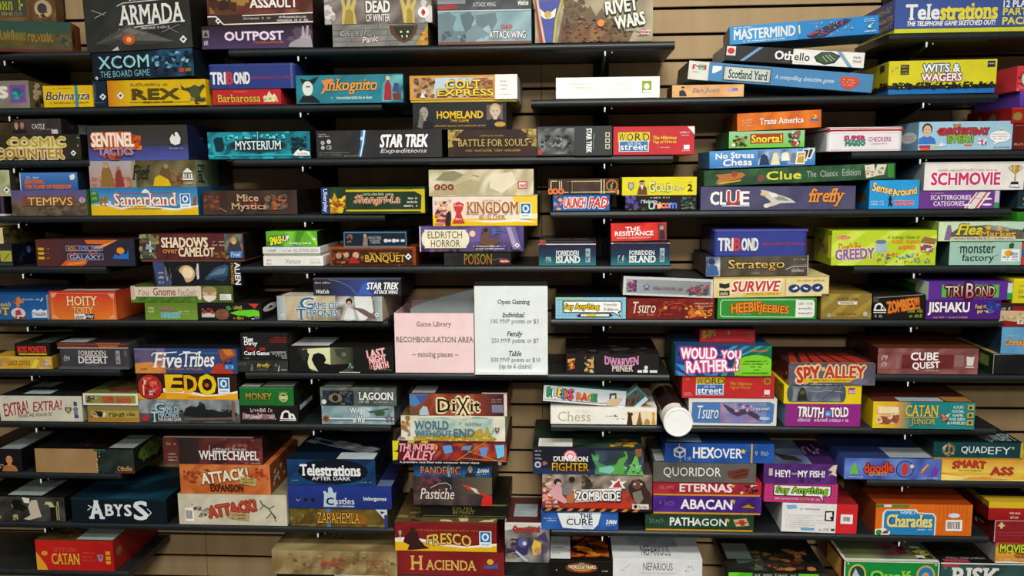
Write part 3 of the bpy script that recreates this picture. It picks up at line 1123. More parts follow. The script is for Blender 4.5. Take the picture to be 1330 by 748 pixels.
game('board_game_box','board game',0.3136,0.0783,0.266,(-1.3039,-0.287,1.4912),(0,0,0),'2f7fb8','blue sky and yellow sand box with a camel at each end','''g 0 0 100 62 2a76b4 5aa0c8 v
p e0b81c 0 60 14 66 26 74 40 62 60 72 80 78 100 66 100 100 0 100
p e8e8dc 2 64 14 54 28 72 46 56 60 70 80 76 100 64 100 70 80 84 60 78 46 64 28 80 14 62
p 3a7a3a 0 8 7 14 9 50 0 58
w 1.5 14 6 24 d0d8c0 3
w 1.5 32 6 42 d0d8c0 3
w 1.5 56 6 66 e0e0d0 3
p 9a6a34 8 44 10 36 12 40 14 28 16 30 15.5 42 14.5 60 13 62 12 50 10 64 8.6 62
p d8d4c8 16 70 17 48 18.5 46 20 72
t 22 20 80 66 f0ece0 s,b,oa84028 Samarkand
l b04a30 3 24 22 50 20 78 18
p f0ece0 48 20 49 12 52 5 55 12 56 20
l 9aa890 2 34 75 66 76
w 34 73 66 79 8a8a5a 24
Q 88.5 50 27
p 8a5a2a 95 68 96 40 98 30 99 38 98.5 66 97 64
@L
r 0 0 100 100 3a8a3a
@R
r 0 0 100 100 1f5a8a''')
game('board_game_box','board game',0.3099,0.0753,0.266,(-1.304,-0.287,1.5699),(0,0,0),'b09a84','fantasy court box with a crowned figure and black medieval lettering','''g 0 0 44 100 a8a8ac c08a7c v
g 40 0 100 100 9a9478 4a4024 h
n 44 0 100 100 26 7a7250 5a5430 8a8260 4a4424
b 0 60 40 100 14 16 b06a50 c88a70 a07a68
p 8a6a3a 10 96 12 40 15 14 18 12 21 40 24 96
c 16.5 18 9 c89a70
p b08a44 14 12 15 4 16.5 10 18 4 19 12
p 8a3a34 24 98 25 50 27 30 30 34 33 96
c 28 28 8 a07a60
t 41 16 58 70 2c2820 s,i,b Fief
p d8b41c 60 96 62 64 68 50 74 62 77 96
p 6a5230 66 52 70 20 75 18 77 50 78 90 74 70
c 73 22 9 a08a60
b 78 40 88 94 8 12 8a6a44 5a4a2c 7a3a2c
p eceae4 88 46 93 28 98 46
r 88.6 50 90 66 eceae4
r 91 50 92.2 66 eceae4
r 93.8 50 95 66 eceae4
r 96 50 97.4 66 eceae4
r 88 68 98 74 eceae4
w 89 80 97 90 d0ccc0 6
@R
g 0 0 60 100 7a8a70 4a5644 h
r 60 0 100 100 2a3028
t 6 15 22 88 1c2018 s,b,v Fief''')
game('board_game_box','board game',0.2906,0.0982,0.266,(-1.3113,-0.287,1.6456),(0,0,0),'34343c','grey and violet box with exploding orange-white lettering and a white mask logo','''g 0 0 100 60 34332f 3c3c40 v
g 0 60 100 100 3c4074 5058a4 v
b 6 18 54 70 40 13 c85a24 e07a30 a84420 d86a2c
b 10 70 44 98 10 9 c0582c a84a30
t 5 22 47 60 f4ece0 B,od86a28 SENTINEL
t 11 64 46 84 8a90c0 B,oc8602c TACTICS
p ecebe8 83 40 86 26 88 34 91 22 94 38 93 54 88 58 84 52
c 90 26 5 ecebe8
w 82 64 96 69 b8b8b8 14
@R
r 0 0 100 100 18203c
w 30 30 60 40 4a5a8a 5''')
game('board_game_box','board game',0.2732,0.0673,0.266,(-0.9973,-0.287,1.4912),(0,0,0),'3a2a26','dark brown box with faded tan storybook lettering','''n 0 0 100 100 40 40302a 342620 4a382e
b 2 20 18 80 10 14 7a3a26 5a3c34 8a4a2c
b 66 16 90 80 24 12 8a4426 4a5a54 6a6a60 a85a30
b 36 40 62 66 8 12 6a2420 7a2c24
l b0a8a0 2 18 70 26 88
t 37 16 60 44 c8a884 s,b Mice
t 31 52 68 86 c8a884 s,b Mystics
@R
r 0 0 100 100 161010''')
game('board_game_box','board game',0.2936,0.0744,0.24,(-0.6433,-0.294,1.4912),(0,0,-0.0175),'1f3422','dark green box with gold border, red script and a blue vertical tab','''n 8 0 100 100 40 223a24 1a2e1c 2a4430
r 0 2 7 100 243a7a
t 1 6 6 92 e4e8ee b,v Uberplay
p c89a1c 8 94 10 50 13 20 16 46 17 94
p d8b42c 16 96 17 60 21 34 24 30 23 64 20 96
b 8 40 24 98 8 12 b06a1c e0c040 8a4a14
r 24 9 96 17 c8b41c
r 24 84 96 90 c8b41c
p c8b41c 88 8 100 8 100 96 96 96 97 30 92 20
w 41 21 70 31 b8c0a0 20
t 32 30 76 68 b0503a s,i,b,oe0d4b0 Shangri-La
w 84 38 93 46 e8e4d0 8
w 83 52 93 60 e8e4d0 8
w 80 66 93 74 e8e4d0 10''')
game('board_game_box','board game',0.2923,0.0748,0.266,(-0.9627,-0.287,1.6467),(0,0,0),'1f8fa0','turquoise box with a dark oval name panel and a ghostly figure','''n 0 0 100 100 24 1f9aac 1a7a90 2ab0c0 14606f 0f4a58
b 0 0 100 100 26 13 1a8296 2cb4c4 156a7c
p 123038 6 28 9 18 15 20 17 60 13 72 8 70
r 0 84 100 88 3ab8c0
e 49 50 29 26 2a4a50
e 49 50 27 22 1c2a30
t 27 34 72 66 d0e8ec s,b,o102028 MYSTERIUM
b 82 20 97 80 30 9 10343c 1a2428 2a6a70
b 20 10 80 26 10 7 4ad0d8 8ae0e0
p f0ecea 84 88 86 76 89 66 91 74 93 70 96 72 100 76 100 90 86 90
w 88 79 98 86 b07060 8
l a8f0f0 2 50 0 50 30
@R
r 0 0 100 100 0e1418''')
game('board_game_box','board game',0.3519,0.0751,0.266,(-0.623,-0.287,1.6467),(0,0,0),'2a2a2c','charcoal box with italic white capitals and a blue-white light streak','''n 0 0 100 100 40 2c2c2e 262628 323234
w 2 10 8 15 c8c8c8 7
w 2 18 11 23 c8c8c8 9
c 5 44 7 c8c8c8
c 5 44 3 2a2a2c
c 10 40 8 c8c8c8
c 5 62 7 b8b8b8
t 8 54 12 68 c8c8c8 b CE
w 2 78 26 82 8a8a8a 34
w 2 86 20 90 8a8a8a 26
w 22 90 36 94 a8a8a8 20
p 3a78b0 33 96 35 60 36 0 40 0 39 40 36 96
p d8ecf8 34.5 96 37 40 38 0 39.4 0 38 44 35.4 96
c 36.8 30 7 b8dcf4
t 51 17 89 62 f0f0f0 B,i STAR TREK
t 51 68 88 88 c8c8c8 b,i Expeditions
@R
r 0 0 100 100 0a0a0a''')
game('board_game_box','board game',0.2443,0.0734,0.266,(-0.3078,-0.287,1.6467),(0,0,0),'36241e','dark brown box with old gold lettering and ornate gold corners','''n 0 0 100 100 50 38261f 30201a 3e2a22
p a8904c 0 0 18 0 14 12 8 16 8 34 4 44 6 62 0 66
p a8904c 100 0 82 0 86 12 92 16 92 34 96 44 94 62 100 66
b 0 0 14 40 12 8 8a7438 c0a860 6a5628
b 88 0 100 50 12 8 8a7438 c0a860 6a5628
w 36 20 64 26 b09a5c 20
t 12 36 90 62 c4ac5e s BATTLE FOR SOULS
w 20 72 82 82 a8904c 46''')
game('board_game_box','board game',0.2051,0.0787,0.27,(-0.0829,-0.294,1.6467),(0,0,0),'3a3e3e','grey box with a black and white photograph and sideways white lettering','''n 2 6 50 94 16 2a2c2c 6a6c6c 4a4e4e 9a9c9c 1a1c1c
b 6 30 46 70 20 8 1c1e1e 8a8c8c 5a5c5c
r 50 0 100 100 363c3c
r 2 80 7 96 c03a34
t 66 8 73 90 e8e8e6 B,v STAR TREK
w 75 10 77 80 9a9c9a 1
r 91 22 97 38 c8c4a8
r 91 42 97 58 c8c4a8
r 91 62 97 78 c8c4a8
c 94 30 5 3a3e3e
c 94 50 5 3a3e3e
c 94 70 5 3a3e3e
@R
r 0 0 100 100 222626''')
game('board_game_box','board game',0.2186,0.0763,0.26,(0.1323,-0.29,1.6467),(0,0,0),'c03038','red letter-tile box with a white corner fold, beside the grey photograph box','''r 6 20 45 54 d8c838
r 15.5 20 16 54 9a8a20
r 25.5 20 26 54 9a8a20
r 35.5 20 36 54 9a8a20
t 7 24 14.5 50 2a2414 r6 W
t 17 24 24.5 50 2a2414 - O
t 27 24 34.5 50 2a2414 - R
t 37 24 44.5 50 2a2414 r-6 D
r 7 50 44 88 e8ece8
r 8 52 43 86 3a74b0
t 18 52 34 64 c8d8e8 b on the
t 9 64 42 82 f0f0ee b street
t 49 34 78 46 e8d83a b,i The Hilarious
t 49 50 78 62 e8d83a b,i Tug of Words
w 56 72 70 76 f0d8d8 14
w 82 18 94 26 f0d8d8 10
w 84 30 93 34 f0d8d8 8
p f0ece8 91 2 100 2 100 30
r 87 66 94 82 f0e8e8
w 85 84 95 88 f0d8d8 8''')
game('board_game_box','board game',0.2592,0.0733,0.26,(-0.397,-0.287,1.7206),(0,0,0),'26262a','black box with amber capitals between two portrait photographs','''f 12 8 96 9a948c 2a2624 1a1a1c
p 6a665e 5 90 8 30 12 60 10 94
r 79 10 96 66 6a5a54
f 88 6 94 c8b4a0 c0a070 1c1c22
t 26 32 75 58 e0b81c B HOMELAND
t 40 62 60 72 d8a81c b THE GAME
w 23 82 78 89 c8981c 44
e 93 82 6 10 b08a2c
w 88 78 98 86 e0c070 8
@R
r 0 0 100 100 161616''')
game('board_game_box','board game',0.2954,0.0719,0.265,(-0.3848,-0.292,1.7943),(0,0,0),'d0953a','orange western box with a white panel at its right end','''r 3 8 78 90 c8a878
n 3 8 78 90 22 c8b088 a87848 8a5a34 d0c4b0 b08a5c
p b8ccd8 24 10 60 10 56 40 30 62 26 90 22 90
b 4 10 24 90 16 12 8a4a34 7a5a44 a0783c 5a3c2c
b 60 12 78 90 14 13 a86a3c 8a5430 c08a54
p e8e4e0 10 90 12 70 15 90
t 34 20 66 54 e8c84a s,B,o3a2c18 COLT
t 26 58 78 84 e8c84a s,B,o3a2c18 EXPRESS
r 79.5 0 100 100 f0eeea
w 84 24 90 30 8a8884 5
w 84 40 91 46 8a8884 5
w 84 56 90 62 8a8884 5
w 82 78 95 83 9a9894 12
@R
r 0 0 100 100 d8d4cc''',base=('b8a83c', 0.085))
game('board_game_box','board game',0.1944,0.0429,0.24,(-0.9908,-0.287,1.7957),(0,0,0),'b8282c','low red box with gold lettering and a cream castle','''w 30 10 52 22 d87a5a 12
t 8 34 70 82 d8b43c s,b,o7a1c14 Barbarossa
p e0d4a8 75 84 74 50 77 40 79 50 81 30 83 14 85 30 88 44 90 30 93 46 96 84
b 75 56 95 82 8 9 a08a50 c8b47c''')
game('game_tin','board game',0.2455,0.0676,0.24,(-0.9738,-0.29,1.8391),(0,0,0),'2c3c80','rounded royal blue tin with white block lettering, on the low red box','''t 3 34 20 80 eceae8 B TRI
t 21.5 34 28.5 80 c83a34 B B
t 30 34 48 80 eceae8 B OND
w 50 50 97 62 a03a4a 40
@T
r 2 2 98 98 262c6c''',kind='tin')
game('board_game_box','board game',0.3001,0.0762,0.24,(-0.6991,-0.294,1.7957),(0,0,-0.0209),'25798a','teal box with a masked man, orange script and a red-robed figure','''n 0 0 100 100 30 25798a 1f6a7c 2c8698
p 16262c 4 10 12 18 22 4 17 30 12 36 6 30
e 11 46 5 26 d8dcd8
p 2a3a40 9 42 10 38 13 38 14 42
p 1a2024 2 96 6 72 16 72 22 92 22 98
t 27 14 76 68 e09a48 s,i,b,o2a3a30 Inkognito
p d8884a 24 20 34 12 36 22 30 30 26 64 23 66 27 40
w 33 76 71 86 d8e4e4 40
n 80 4 100 96 20 4a9aa4 2a6a84 1c4a5c 6ab4b8
p a02a34 82 92 83 40 86 14 89 40 89 92
c 86 14 8 d8c0a0
p 6a3a30 90 70 98 66 98 92 91 92
p 3a4a7a 90 60 92 30 96 34 96 64
@R
r 0 0 100 100 12323a''')
game('game_tin','board game',0.1973,0.0632,0.23,(0.6941,-0.287,1.6512),(0,0,0),'e4e2e6','white rounded tin with a red lid and small multicoloured lettering','''r 0 3 100 17 a8242a
r 4 24 96 26 c8c4c8
t 22 36 50 56 c83a4a B,o2a4a8a SUPER
t 24 56 50 78 3a9a5a B,o2a4a8a MARIO
t 54 42 84 60 b8487a b CHECKERS
w 58 66 80 72 b0a0b0 18
r 4 94 96 96 d8a0a8
@L
r 0 3 100 17 a8242a
c 40 62 18 c8a82c
@T
r 3 3 97 97 9a2028''',kind='tin')
game('board_game_box','board game',0.2441,0.0751,0.25,(0.9544,-0.287,1.6512),(0,0,0),'9cc6dc','light blue box with a cartoon man, red capitals and a speech bubble','''f 9 6 78 d8b494 3a302c 3a74c0
r 1 82 13 92 9a3a6a
r 14 84 22 90 e0c040
p d8602a 2 92 14 92 12 100 3 100
t 36 10 44 22 d07a2a B,o8a4a1c THE
t 20 24 74 46 b83a40 B,O7a2430 GREATESTDAY
t 31 48 58 74 8ab43a B,o4a6a1c EVER!!
p d86a2c 48 80 58 80 56 86 50 86
b 63 60 72 84 6 10 b83a4a 7a3a8a e8e0e8
e 86 54 11 20 f0f0f0
p f0f0f0 82 68 80 82 87 70
w 78 44 94 48 b0708a 14
w 77 52 95 56 b0708a 16
w 79 60 93 64 b0708a 12
w 80 88 97 93 b0708a 18
b 20 76 30 90 3 6 e8f0f0 e8f0f0
p d8d060 85 30 87 18 89 30
@L
r 0 0 100 100 7aa4bc
e 74 54 22 20 e8e8e8
w 60 46 88 50 b0708a 6
w 60 56 88 60 b0708a 6''')
game('board_game_box','board game',0.1566,0.0443,0.2,(-0.0634,-0.287,1.4956),(0,0,0),'22589c','small blue box with red italic lettering outlined in white','''b 2 8 18 94 9 16 c84a7a e0b040 3a3a5a b08ac0
c 13 30 12 d8b04a
t 20 18 58 80 c8403a B,i,oe8ecec LAUNCH
t 63 18 97 80 c8403a B,i,oe8ecec PAD''')
game('board_game_box','board game',0.1941,0.0437,0.2,(-0.0573,-0.288,1.5403),(0,0,0),'3e2c24','brown bookcase-like box with cream lines and orange discs','''l d8d0a0 5 4 96 4 14
l d8d0a0 5 4 14 13 14
l d8d0a0 5 16 96 16 12
l d8d0a0 5 19 12 19 90
l d8d0a0 4 28 16 76 16
l d8d0a0 5 22 84 96 84
l d8d0a0 6 75 4 75 96
l d8d0a0 6 79 4 79 96
l 8a7a3a 4 34 14 34 84
r 29 8 32 90 2a2018
n 36 20 72 80 30 4a342c 3e2a26 54403a
c 3 78 20 d8783a
c 10 78 20 d8783a
c 18 78 20 d8783a
c 3 78 8 6a3018
c 10 78 8 6a3018
c 18 78 8 6a3018
c 90 44 38 b8643a
c 90 44 28 241a16
w 88 22 92 68 a8c86a 2
r 97 70 100 100 c89a4a''')
game('board_game_box','board game',0.1946,0.0406,0.22,(0.1543,-0.287,1.4956),(0,0,0),'18161e','black box with rainbow lettering and purple shading','''b 0 0 18 80 10 22 4a3a8a 2a2450 5a4a9a
b 4 74 30 98 6 12 5a5a5a 3a3a3a
w 35 8 62 18 e0e0e0 18
w 22 28 46 50 e4e4e4 7
t 33 42 41 92 8ae0a0 B,r5 U
t 40 52 47 86 e8a0c8 B n
t 47 46 50 84 e8c86a B i
t 50 50 56 84 e88a5a B c
t 56 50 62 84 e0708a B o
t 62 50 66 84 6ab0e0 B r
t 66 50 72 84 5a7ae0 B n
b 78 10 98 94 18 12 4a5a50 2a302c 6a7a6a 3a5a34''')
game('board_game_box','board game',0.2025,0.0498,0.22,(0.1495,-0.287,1.5366),(0,0,0),'dcd02a','yellow box with a bearded prospector and a black numeral','''p 5a5a4a 8 28 16 28 16 56 12 74 8 56
p b0b0a0 9 32 15 32 15 54 12 66 9 54
p 6a4430 20 96 22 60 25 30 24 22 29 22 28 32 33 60 34 96
c 26.5 34 12 b08a64
p e0dcd0 24 42 29 42 27 70
p 4a3426 22 26 25 16 29 16 31 26
t 36 26 44 80 d8e088 B,o6a6a20 G
t 45 40 52 78 d8e088 B,o6a6a20 O
t 53 40 59 76 e0e088 B,o6a6a20 L
t 60 38 67 78 e0e088 B,o6a6a20 D
t 68 48 84 74 e8e8a0 b,i,o6a6a20 digger
w 88 22 94 30 a8a030 5
t 88 40 94 76 2a2818 B 2''')
game('board_game_box','board game',0.4134,0.0633,0.266,(0.4685,-0.287,1.4956),(0,0,0),'48466a','wide slate violet box with white and red capitals, a spaceship and orange script','''n 0 0 100 100 50 4a486c 434164 52506f
t 6.5 22 16.5 76 ecebe8 B,d1a1a28 CL
t 26 22 31.5 76 ecebe8 B,d1a1a28 E
t 17.5 20 25 78 b83a34 B,oecebe8 U
r 14 80 32 84 ecebe8
p c8c4b8 39 14 44 20 50 34 58 52 62 70 52 72 47 84 42 92 41 80 46 66 43 50 40 34
p 8a8a88 46 36 54 46 58 62 50 60
p e0dcd0 44 26 49 30 50 46 46 46
e 43 82 2 9 d8d4c8
e 41 32 2.4 8 d0b88a
t 70 10 93 86 d8904a s,i,b,o5a3020 firefly''')
game('board_game_box','board game',0.1314,0.0773,0.21,(0.7771,-0.287,1.4956),(0,0,0),'2a9adc','bright cyan box with wavy orange lettering and a dancing black figure','''t 6 14 46 42 e8c87a B,o4a3418,r12 Sense
t 46 26 94 52 e8c87a B,o4a3418,r-6 Around
c 42 58 4 1a1a1c
p 1a1a1c 39 90 40 74 39 66 36 60 41 63 45 60 46 66 44 76 48 84 45 94 43 84 41 92
w 4 70 30 76 d8eef8 12
w 4 80 30 86 d8eef8 12
r 50 70 90 78 d88a9a
w 51 71 89 77 a04a5a 16
r 50 80 90 88 d88a9a
w 51 81 89 87 a04a5a 16
@L
r 0 0 100 100 1c6c9c
e 60 60 30 20 5a4a28''')
game('board_game_box','board game',0.5074,0.0423,0.2,(0.5247,-0.285,1.5688),(0,-0.0332,0),'2a4a30','long green marbled box with playing cards at its right, sloping up to the right','''n 0 0 100 100 40 2a5a34 1f3c28 3a6a44 24462c 2e4a38
p b0703a 6 84 8 50 6 30 12 26 20 20 22 40 19 60 12 76 10 92
p c8a040 7 92 9 78 16 72 20 66 19 76 11 88
c 16 30 20 9a4434
c 30 62 22 7a4440
t 33 24 51 76 d4d44a B,o2a3a1c Clue
t 54 30 59 70 a8b0a8 - The
t 61 30 70.5 70 a8b0a8 - Classic
t 72.5 26 82 70 a8b0a8 - Edition
p d8d4c0 84 8 89 4 90 80 85 90
p d8d4c0 90.5 6 95.5 8 94 72 89 78
b 85 20 89 74 5 10 8a6a5a b09a84
b 91 20 94 64 5 10 6a4a3a a08a74
r 96 8 99 92 3a8a34''')
game('board_game_box','board game',0.2807,0.0463,0.2,(0.4244,-0.288,1.612),(0,-0.0279,0),'3f82c4','blue box with white casual lettering, chess pieces and a fan of cards','''g 0 0 100 100 5a9ad4 3a74b8 v
n 46 6 84 90 34 3a5a8a 8ab0d4 5a7aa8 c0d4e0 2a4470
p e0dcb0 58 92 60 40 61 22 64 22 65 40 67 92
p e8e8d8 68 70 69 26 72 20 75 26 76 70
p 2a3a5a 47 90 49 34 52 26 55 40 57 90
p 6a7a8a 76 84 78 30 81 26 84 84
t 6 14 42 46 f0f0f0 B,d1f4a80,a14 No Stress
t 13 50 40 88 f0f0f0 B,d1f4a80,a10 Chess
w 6 92 36 95 c0d8e8 40
p ece8e0 93 0 100 8 96 66 90 58
p 3a3a3a 93.6 6 98 12 95 58 91 52
p ece8e0 89 4 95 8 92 76 86 70
p 3a3a3a 89.6 10 94 14 91 68 87 64
p ece8e0 83 20 91 20 90 94 81 92
p b89a3a 84 28 90 28 89 86 82.5 84
w 84.5 34 89.5 54 e8e8e0 3''')
game('board_game_box','board game',0.2002,0.0442,0.2,(0.4348,-0.286,1.6632),(0,-0.0087,0),'7ac05a','light green box with a yellow title on a red plaque and farm animals','''g 0 0 100 100 98c8a0 6ac03a v
r 28 16 72 76 a83a24
t 30 24 70 68 e8d83a B,o6a2414 Snorta!
b 5 24 24 90 16 14 5a3a24 3a2a1c 8a8a4a
c 6 82 12 d8d8c8
b 78 6 94 94 16 14 6a4a3a d8d0c8 3a2c28
p c03028 84 70 90 70 88 92 84 92
p 8a5a4a 88 4 94 2 93 40 89 44
@L
r 0 0 100 100 2a5a2a''')
game('board_game_box','board game',0.2216,0.0463,0.2,(0.4663,-0.288,1.7114),(0,-0.0384,0),'d06a20','orange box with white blue-shadowed serif lettering, topmost of the tilted stack','''n 0 0 100 100 40 d86e22 c45c1c e07c2c cc641e
w 6 34 18 42 e8c8a0 8
w 6 50 18 58 e8c8a0 8
w 6 66 22 74 e8c8a0 10
t 27 34 79 68 f0ece4 s,b,d3a5a8a Trans America
p 3a6ab0 86 60 88 44 92 52 96 46 98 62
c 92 38 12 e8c83a
p b03a2a 88 40 92 30 93 44
@L
r 0 0 100 100 8a4016
b 0 30 60 90 8 24 5a4a5a 3a3a6a 6a3a20''')
game('board_game_box','board game',0.2106,0.0482,0.23,(0.9488,-0.287,1.4956),(0,0,0),'6a3a8a','purple box with thin white capitals and a slanted ruler','''w 14 10 30 16 c8b0d8 12
t 14 24 64 50 e8e0ec b SCATTERGORIES
t 18 58 56 84 e8e0ec b CATEGORIES
p e8e4e8 70 10 88 10 74 98 56 98
p c84a4a 72 10 74 10 60 98 58 98
p c84a4a 82 10 84.5 10 72 98 69 98
p d8d8d0 75 8 81 8 68 100 62 100
w 68 40 76 46 6a6a6a 3
e 84 46 6 6 e8e0ec
e 84 78 6 6 e8e0ec
e 60 80 6 6 e8e0ec
r 93 2 98.5 66 c8c0d8
r 93 66 98.5 98 2a9a4a''')
game('board_game_box','board game',0.2935,0.0756,0.25,(0.9986,-0.29,1.5443),(0,0,0),'e4e2de','white box with fat magenta capitals and a golden trophy cup','''g 0 0 100 10 b8b8b4 e0deda v
w 12 24 64 33 c89a74 46
t 6.5 38 67 80 c8326a B,of4f0ee SCHMOVIE
p b09048 76 12 84 12 83 36 80.6 44 81 68 79.4 68 79.6 44 77 36
p d0b878 77.5 14 80 14 79.6 42 78 34
l b09048 3 76 16 74 22 77 34
l b09048 3 84 16 86 22 83 34
p 2a2624 75.5 90 77 70 83 70 84.5 92
p e8e4e0 76 88 76.6 80 83.6 80 84 90
r 88 64 97 100 6a3a8a
t 90 68 94 94 e8e0ec b,u Adult
w 88 26 98 30 6a6a6a 6
w 88 46 98 50 9a9a9a 6
w 88 54 98 58 9a9a9a 6
@L
r 0 0 100 100 8a8a86''')
game('board_game_box','board game',0.1249,0.0456,0.22,(1.1624,-0.287,1.4956),(0,0,0),'1f2f3c','dark blue box with gold ornament at the right edge beside the purple ruler box','''b 10 4 60 80 16 18 8a6a1c b08a2c 5a4414
r 0 88 100 100 2a4a6a''')
game('board_game_box','board game',0.0954,0.0649,0.26,(-1.7559,-0.287,1.3452),(0,0,0),'2c3030','black box with a yellow-green paper square at the left edge','''r 0 86 100 94 3a4440
r 62 30 98 78 a8a840
l 6a6a20 5 74 70 86 50 90 44
@R
r 0 0 100 100 0c0e18
c 30 34 16 4a5c8a
b 10 10 80 90 8 20 1a2040 2a1e1e''')
game('board_game_box','board game',0.0673,0.0465,0.2,(-1.7644,-0.287,1.4105),(0,0,0),'d8c890','cream box end with an olive side at the left edge','''r 0 88 100 94 e8e0c0
@R
r 0 0 100 100 4a4426
b 0 10 90 90 9 22 6a6238 2e2a18 5a5450''')
game('board_game_box','board game',0.2938,0.0772,0.266,(-1.4886,-0.287,1.3452),(0,0,0),'4a2c2c','maroon to navy space box with orange flares and square blue lettering','''g 0 0 100 100 5a2e2c 262c3e h
p d8602a 24 98 30 78 52 78 50 92 46 98
p e88a3a 30 98 33 88 50 80 48 90
p d8682a 50 2 84 2 60 36 54 40 70 18 52 16
p f0a848 58 30 74 14 84 2 66 34
b 30 40 64 60 5 9 c8602a 8a3a2c
r 2 30 8 40 d0a41c
w 9 32 14 38 c09a1c 5
r 2 46 8 56 d0a41c
w 9 48 13 54 c09a1c 4
r 2 64 8 74 d0a41c
w 9 66 14 72 c09a1c 5
l 8aa8d0 2 31 24 68 24 68 42 31 42 31 24
t 33 27 42 40 e0a050 b ROLL
t 44 27 66 40 8a9ac8 b FOR THE
l 8aa8d0 2 32 54 68 54 68 76 32 76 32 54
t 34 58 66 74 a0b4e0 b GALAXY
e 86 42 4 12 e8901c
p 2a6ac0 78 72 80 54 84 60 88 50 92 56 94 36 94 74
@R
r 0 0 100 100 12141c''')
game('board_game_box','board game',0.2415,0.073,0.23,(-1.7376,-0.287,1.1883),(0,0,0),'245a98','blue box with a cartoon hen in a white jacket, left edge of the photo','''g 0 0 100 100 1c5494 286098 v
t 30 52 52 80 e0b03a s,B,o8a4a1c OT
w 28 28 56 46 c8c090 6
p c8783a 58 30 62 16 65 6 68 14 72 30 66 36 66 50 62 50 62 36
p 8a4a24 57 28 61 18 64 22 60 32
e 63.5 74 9 22 d0ccc8
p b03a4a 60 64 66 58 68 80 60 84
b 56 86 72 100 5 8 8a4a2c 5a3020
w 71 14 92 22 c0d0e0 12
l e0e8f0 4 96 12 93 26
p d0d8e4 81 92 81 66 84 56 88 64 92 56 96 64 100 58 100 92
w 82 70 99 84 5a6a90 6
@R
r 0 0 100 100 b8b8d0''')
game('board_game_box','board game',0.1993,0.0843,0.26,(-1.5075,-0.287,1.1883),(0,0,0),'c83a24','red to orange box with cream circus lettering and corner ornaments','''g 0 0 100 100 c8302a e07a2a v
p d8a080 2 6 12 6 10 12 8 20 3 24
p d8a080 98 8 88 8 90 14 92 22 97 26
p d8a080 2 96 14 96 9 88 4 80
p d8a080 98 96 86 96 91 88 96 80
l d8a080 1.5 4 20 4 84
l d8a080 1.5 96 20 96 84
l d8a080 1.5 12 8 88 10
t 26 18 72 50 ecd8a0 s,b,d7a2418 HOITY
t 34 56 65 78 e0c084 s,b,d7a2418 TOITY
r 36 80 66 97 e8e8e8
r 52 80 66 97 2a3048
t 37 81 51 96 2a3048 b uber
t 52 81 65 96 e8e8e8 b play
@R
g 0 0 100 100 a83222 c85c22 v
@T
r 0 0 100 100 3a1a14
s 18 84 98 99 b0b4a4''')
game('board_game_box','board game',0.1545,0.0505,0.22,(-1.2453,-0.287,1.1883),(0,0,0),'6a8a30','leaf green box with a pink and teal scribbled title','''g 0 0 100 100 5f7e2c 749638 v
r 6 26 17 56 b0c080
w 7 30 16 50 5a6a3a 3
w 28 22 54 48 c84a94 8
t 31 58 68 88 3a9ab0 b,oa0d8e0 MARKET
w 64 46 94 54 d8d890 13
w 70 62 86 68 d8d890 8''')
game('board_game_box','board game',0.1883,0.0495,0.25,(-1.0719,-0.287,1.1883),(0,0,0),'1c1a18','black box with a bright green lizard and a red star burst','''r 6 58 26 84 c8c4c0
b 6 30 26 64 8 12 a0443a 6a2a24
e 38 66 11 32 7a5a40
b 30 36 46 94 8 12 6a4a34 a07a5a 8a4a3a
p 6ac82a 50 58 58 50 66 42 78 40 88 38 96 46 97 74 92 90 88 76 80 82 72 74 62 72
p 3a8a3a 44 22 50 14 54 36 48 46
w 56 14 70 36 c8c05a 6
w 56 78 72 96 c8a83a 6
p c83a3a 80 4 96 4 90 32
b 84 78 96 96 5 9 3a4aa0 c8c84a
@R
r 0 0 100 100 161616
e 30 44 26 22 d8d8d8
p 161616 20 52 30 34 40 52
r 66 24 84 70 8a8a88''')
game('board_game_box','board game',0.303,0.0489,0.24,(-1.2102,-0.287,1.2392),(0,0,0),'4a5a28','grassy olive box with a parchment scroll title and a bearded gnome face','''n 0 0 100 100 40 4a5a26 3a4a1e 5c6c30
n 0 66 70 100 26 4a7024 5a8a2c 3c5a1e
p d8c8b8 0 4 3 0 5 8 64 4 66 0 69 6 69 80 66 84 65 62 30 66 5 64 4 80 0 84
p c8b0a0 0 4 3 0 4 20 4 66 0 84
t 7 20 18 58 7a5a4a i You
t 22 12 44 58 8a5a4a b Gnome
t 46 18 54 60 7a5a4a i You
t 55 18 64 60 7a5a4a - Don't
e 77 40 7 34 c8a888
e 77 24 7 20 9a8a60
p d8d4c8 70 60 84 60 82 84 76 98 72 84
e 77 48 2 7 b87a60
r 87 50 98 86 e0dcdc
w 88 56 94 64 b04a4a 6
w 88 70 95 78 8a8a8a 7
@R
r 0 0 100 100 1c1812''')
game('board_game_box','board game',0.2605,0.0685,0.26,(-1.161,-0.287,1.2886),(0,0,0),'181c22','near black space box with a glowing planet and vertical white lettering','''p 3a4a78 0 0 12 0 22 100 4 100
w 6 40 12 50 d8d080 3
w 6 60 12 70 d0d0c8 3
w 6 80 12 90 d0d0c8 3
w 14 6 17 80 b89a4a 1
w 19 6 21 94 6a6a6a 1
c 34 56 42 3a302c
c 38 50 36 d0a878
c 39 46 24 ecd8b0
p 181c22 20 100 22 40 28 34 34 60 38 100
r 50 8 52 70 d0d0d0
w 49 8 51.5 74 e0e0e0 1
p 34506a 58 70 70 26 82 10 86 20 84 60 74 66 60 78
p 5a7a90 62 60 74 30 84 24 80 50
p 243848 64 70 80 60 84 70 78 84
t 88 6 91 94 b8963a b,v FRONTIERS
t 92.5 4 98.5 96 e8e8e8 B,v ALIEN
@R
r 0 0 100 100 0e0f12
w 16 26 60 40 5a5a5a 6
w 16 54 70 66 4a4a4a 7''')
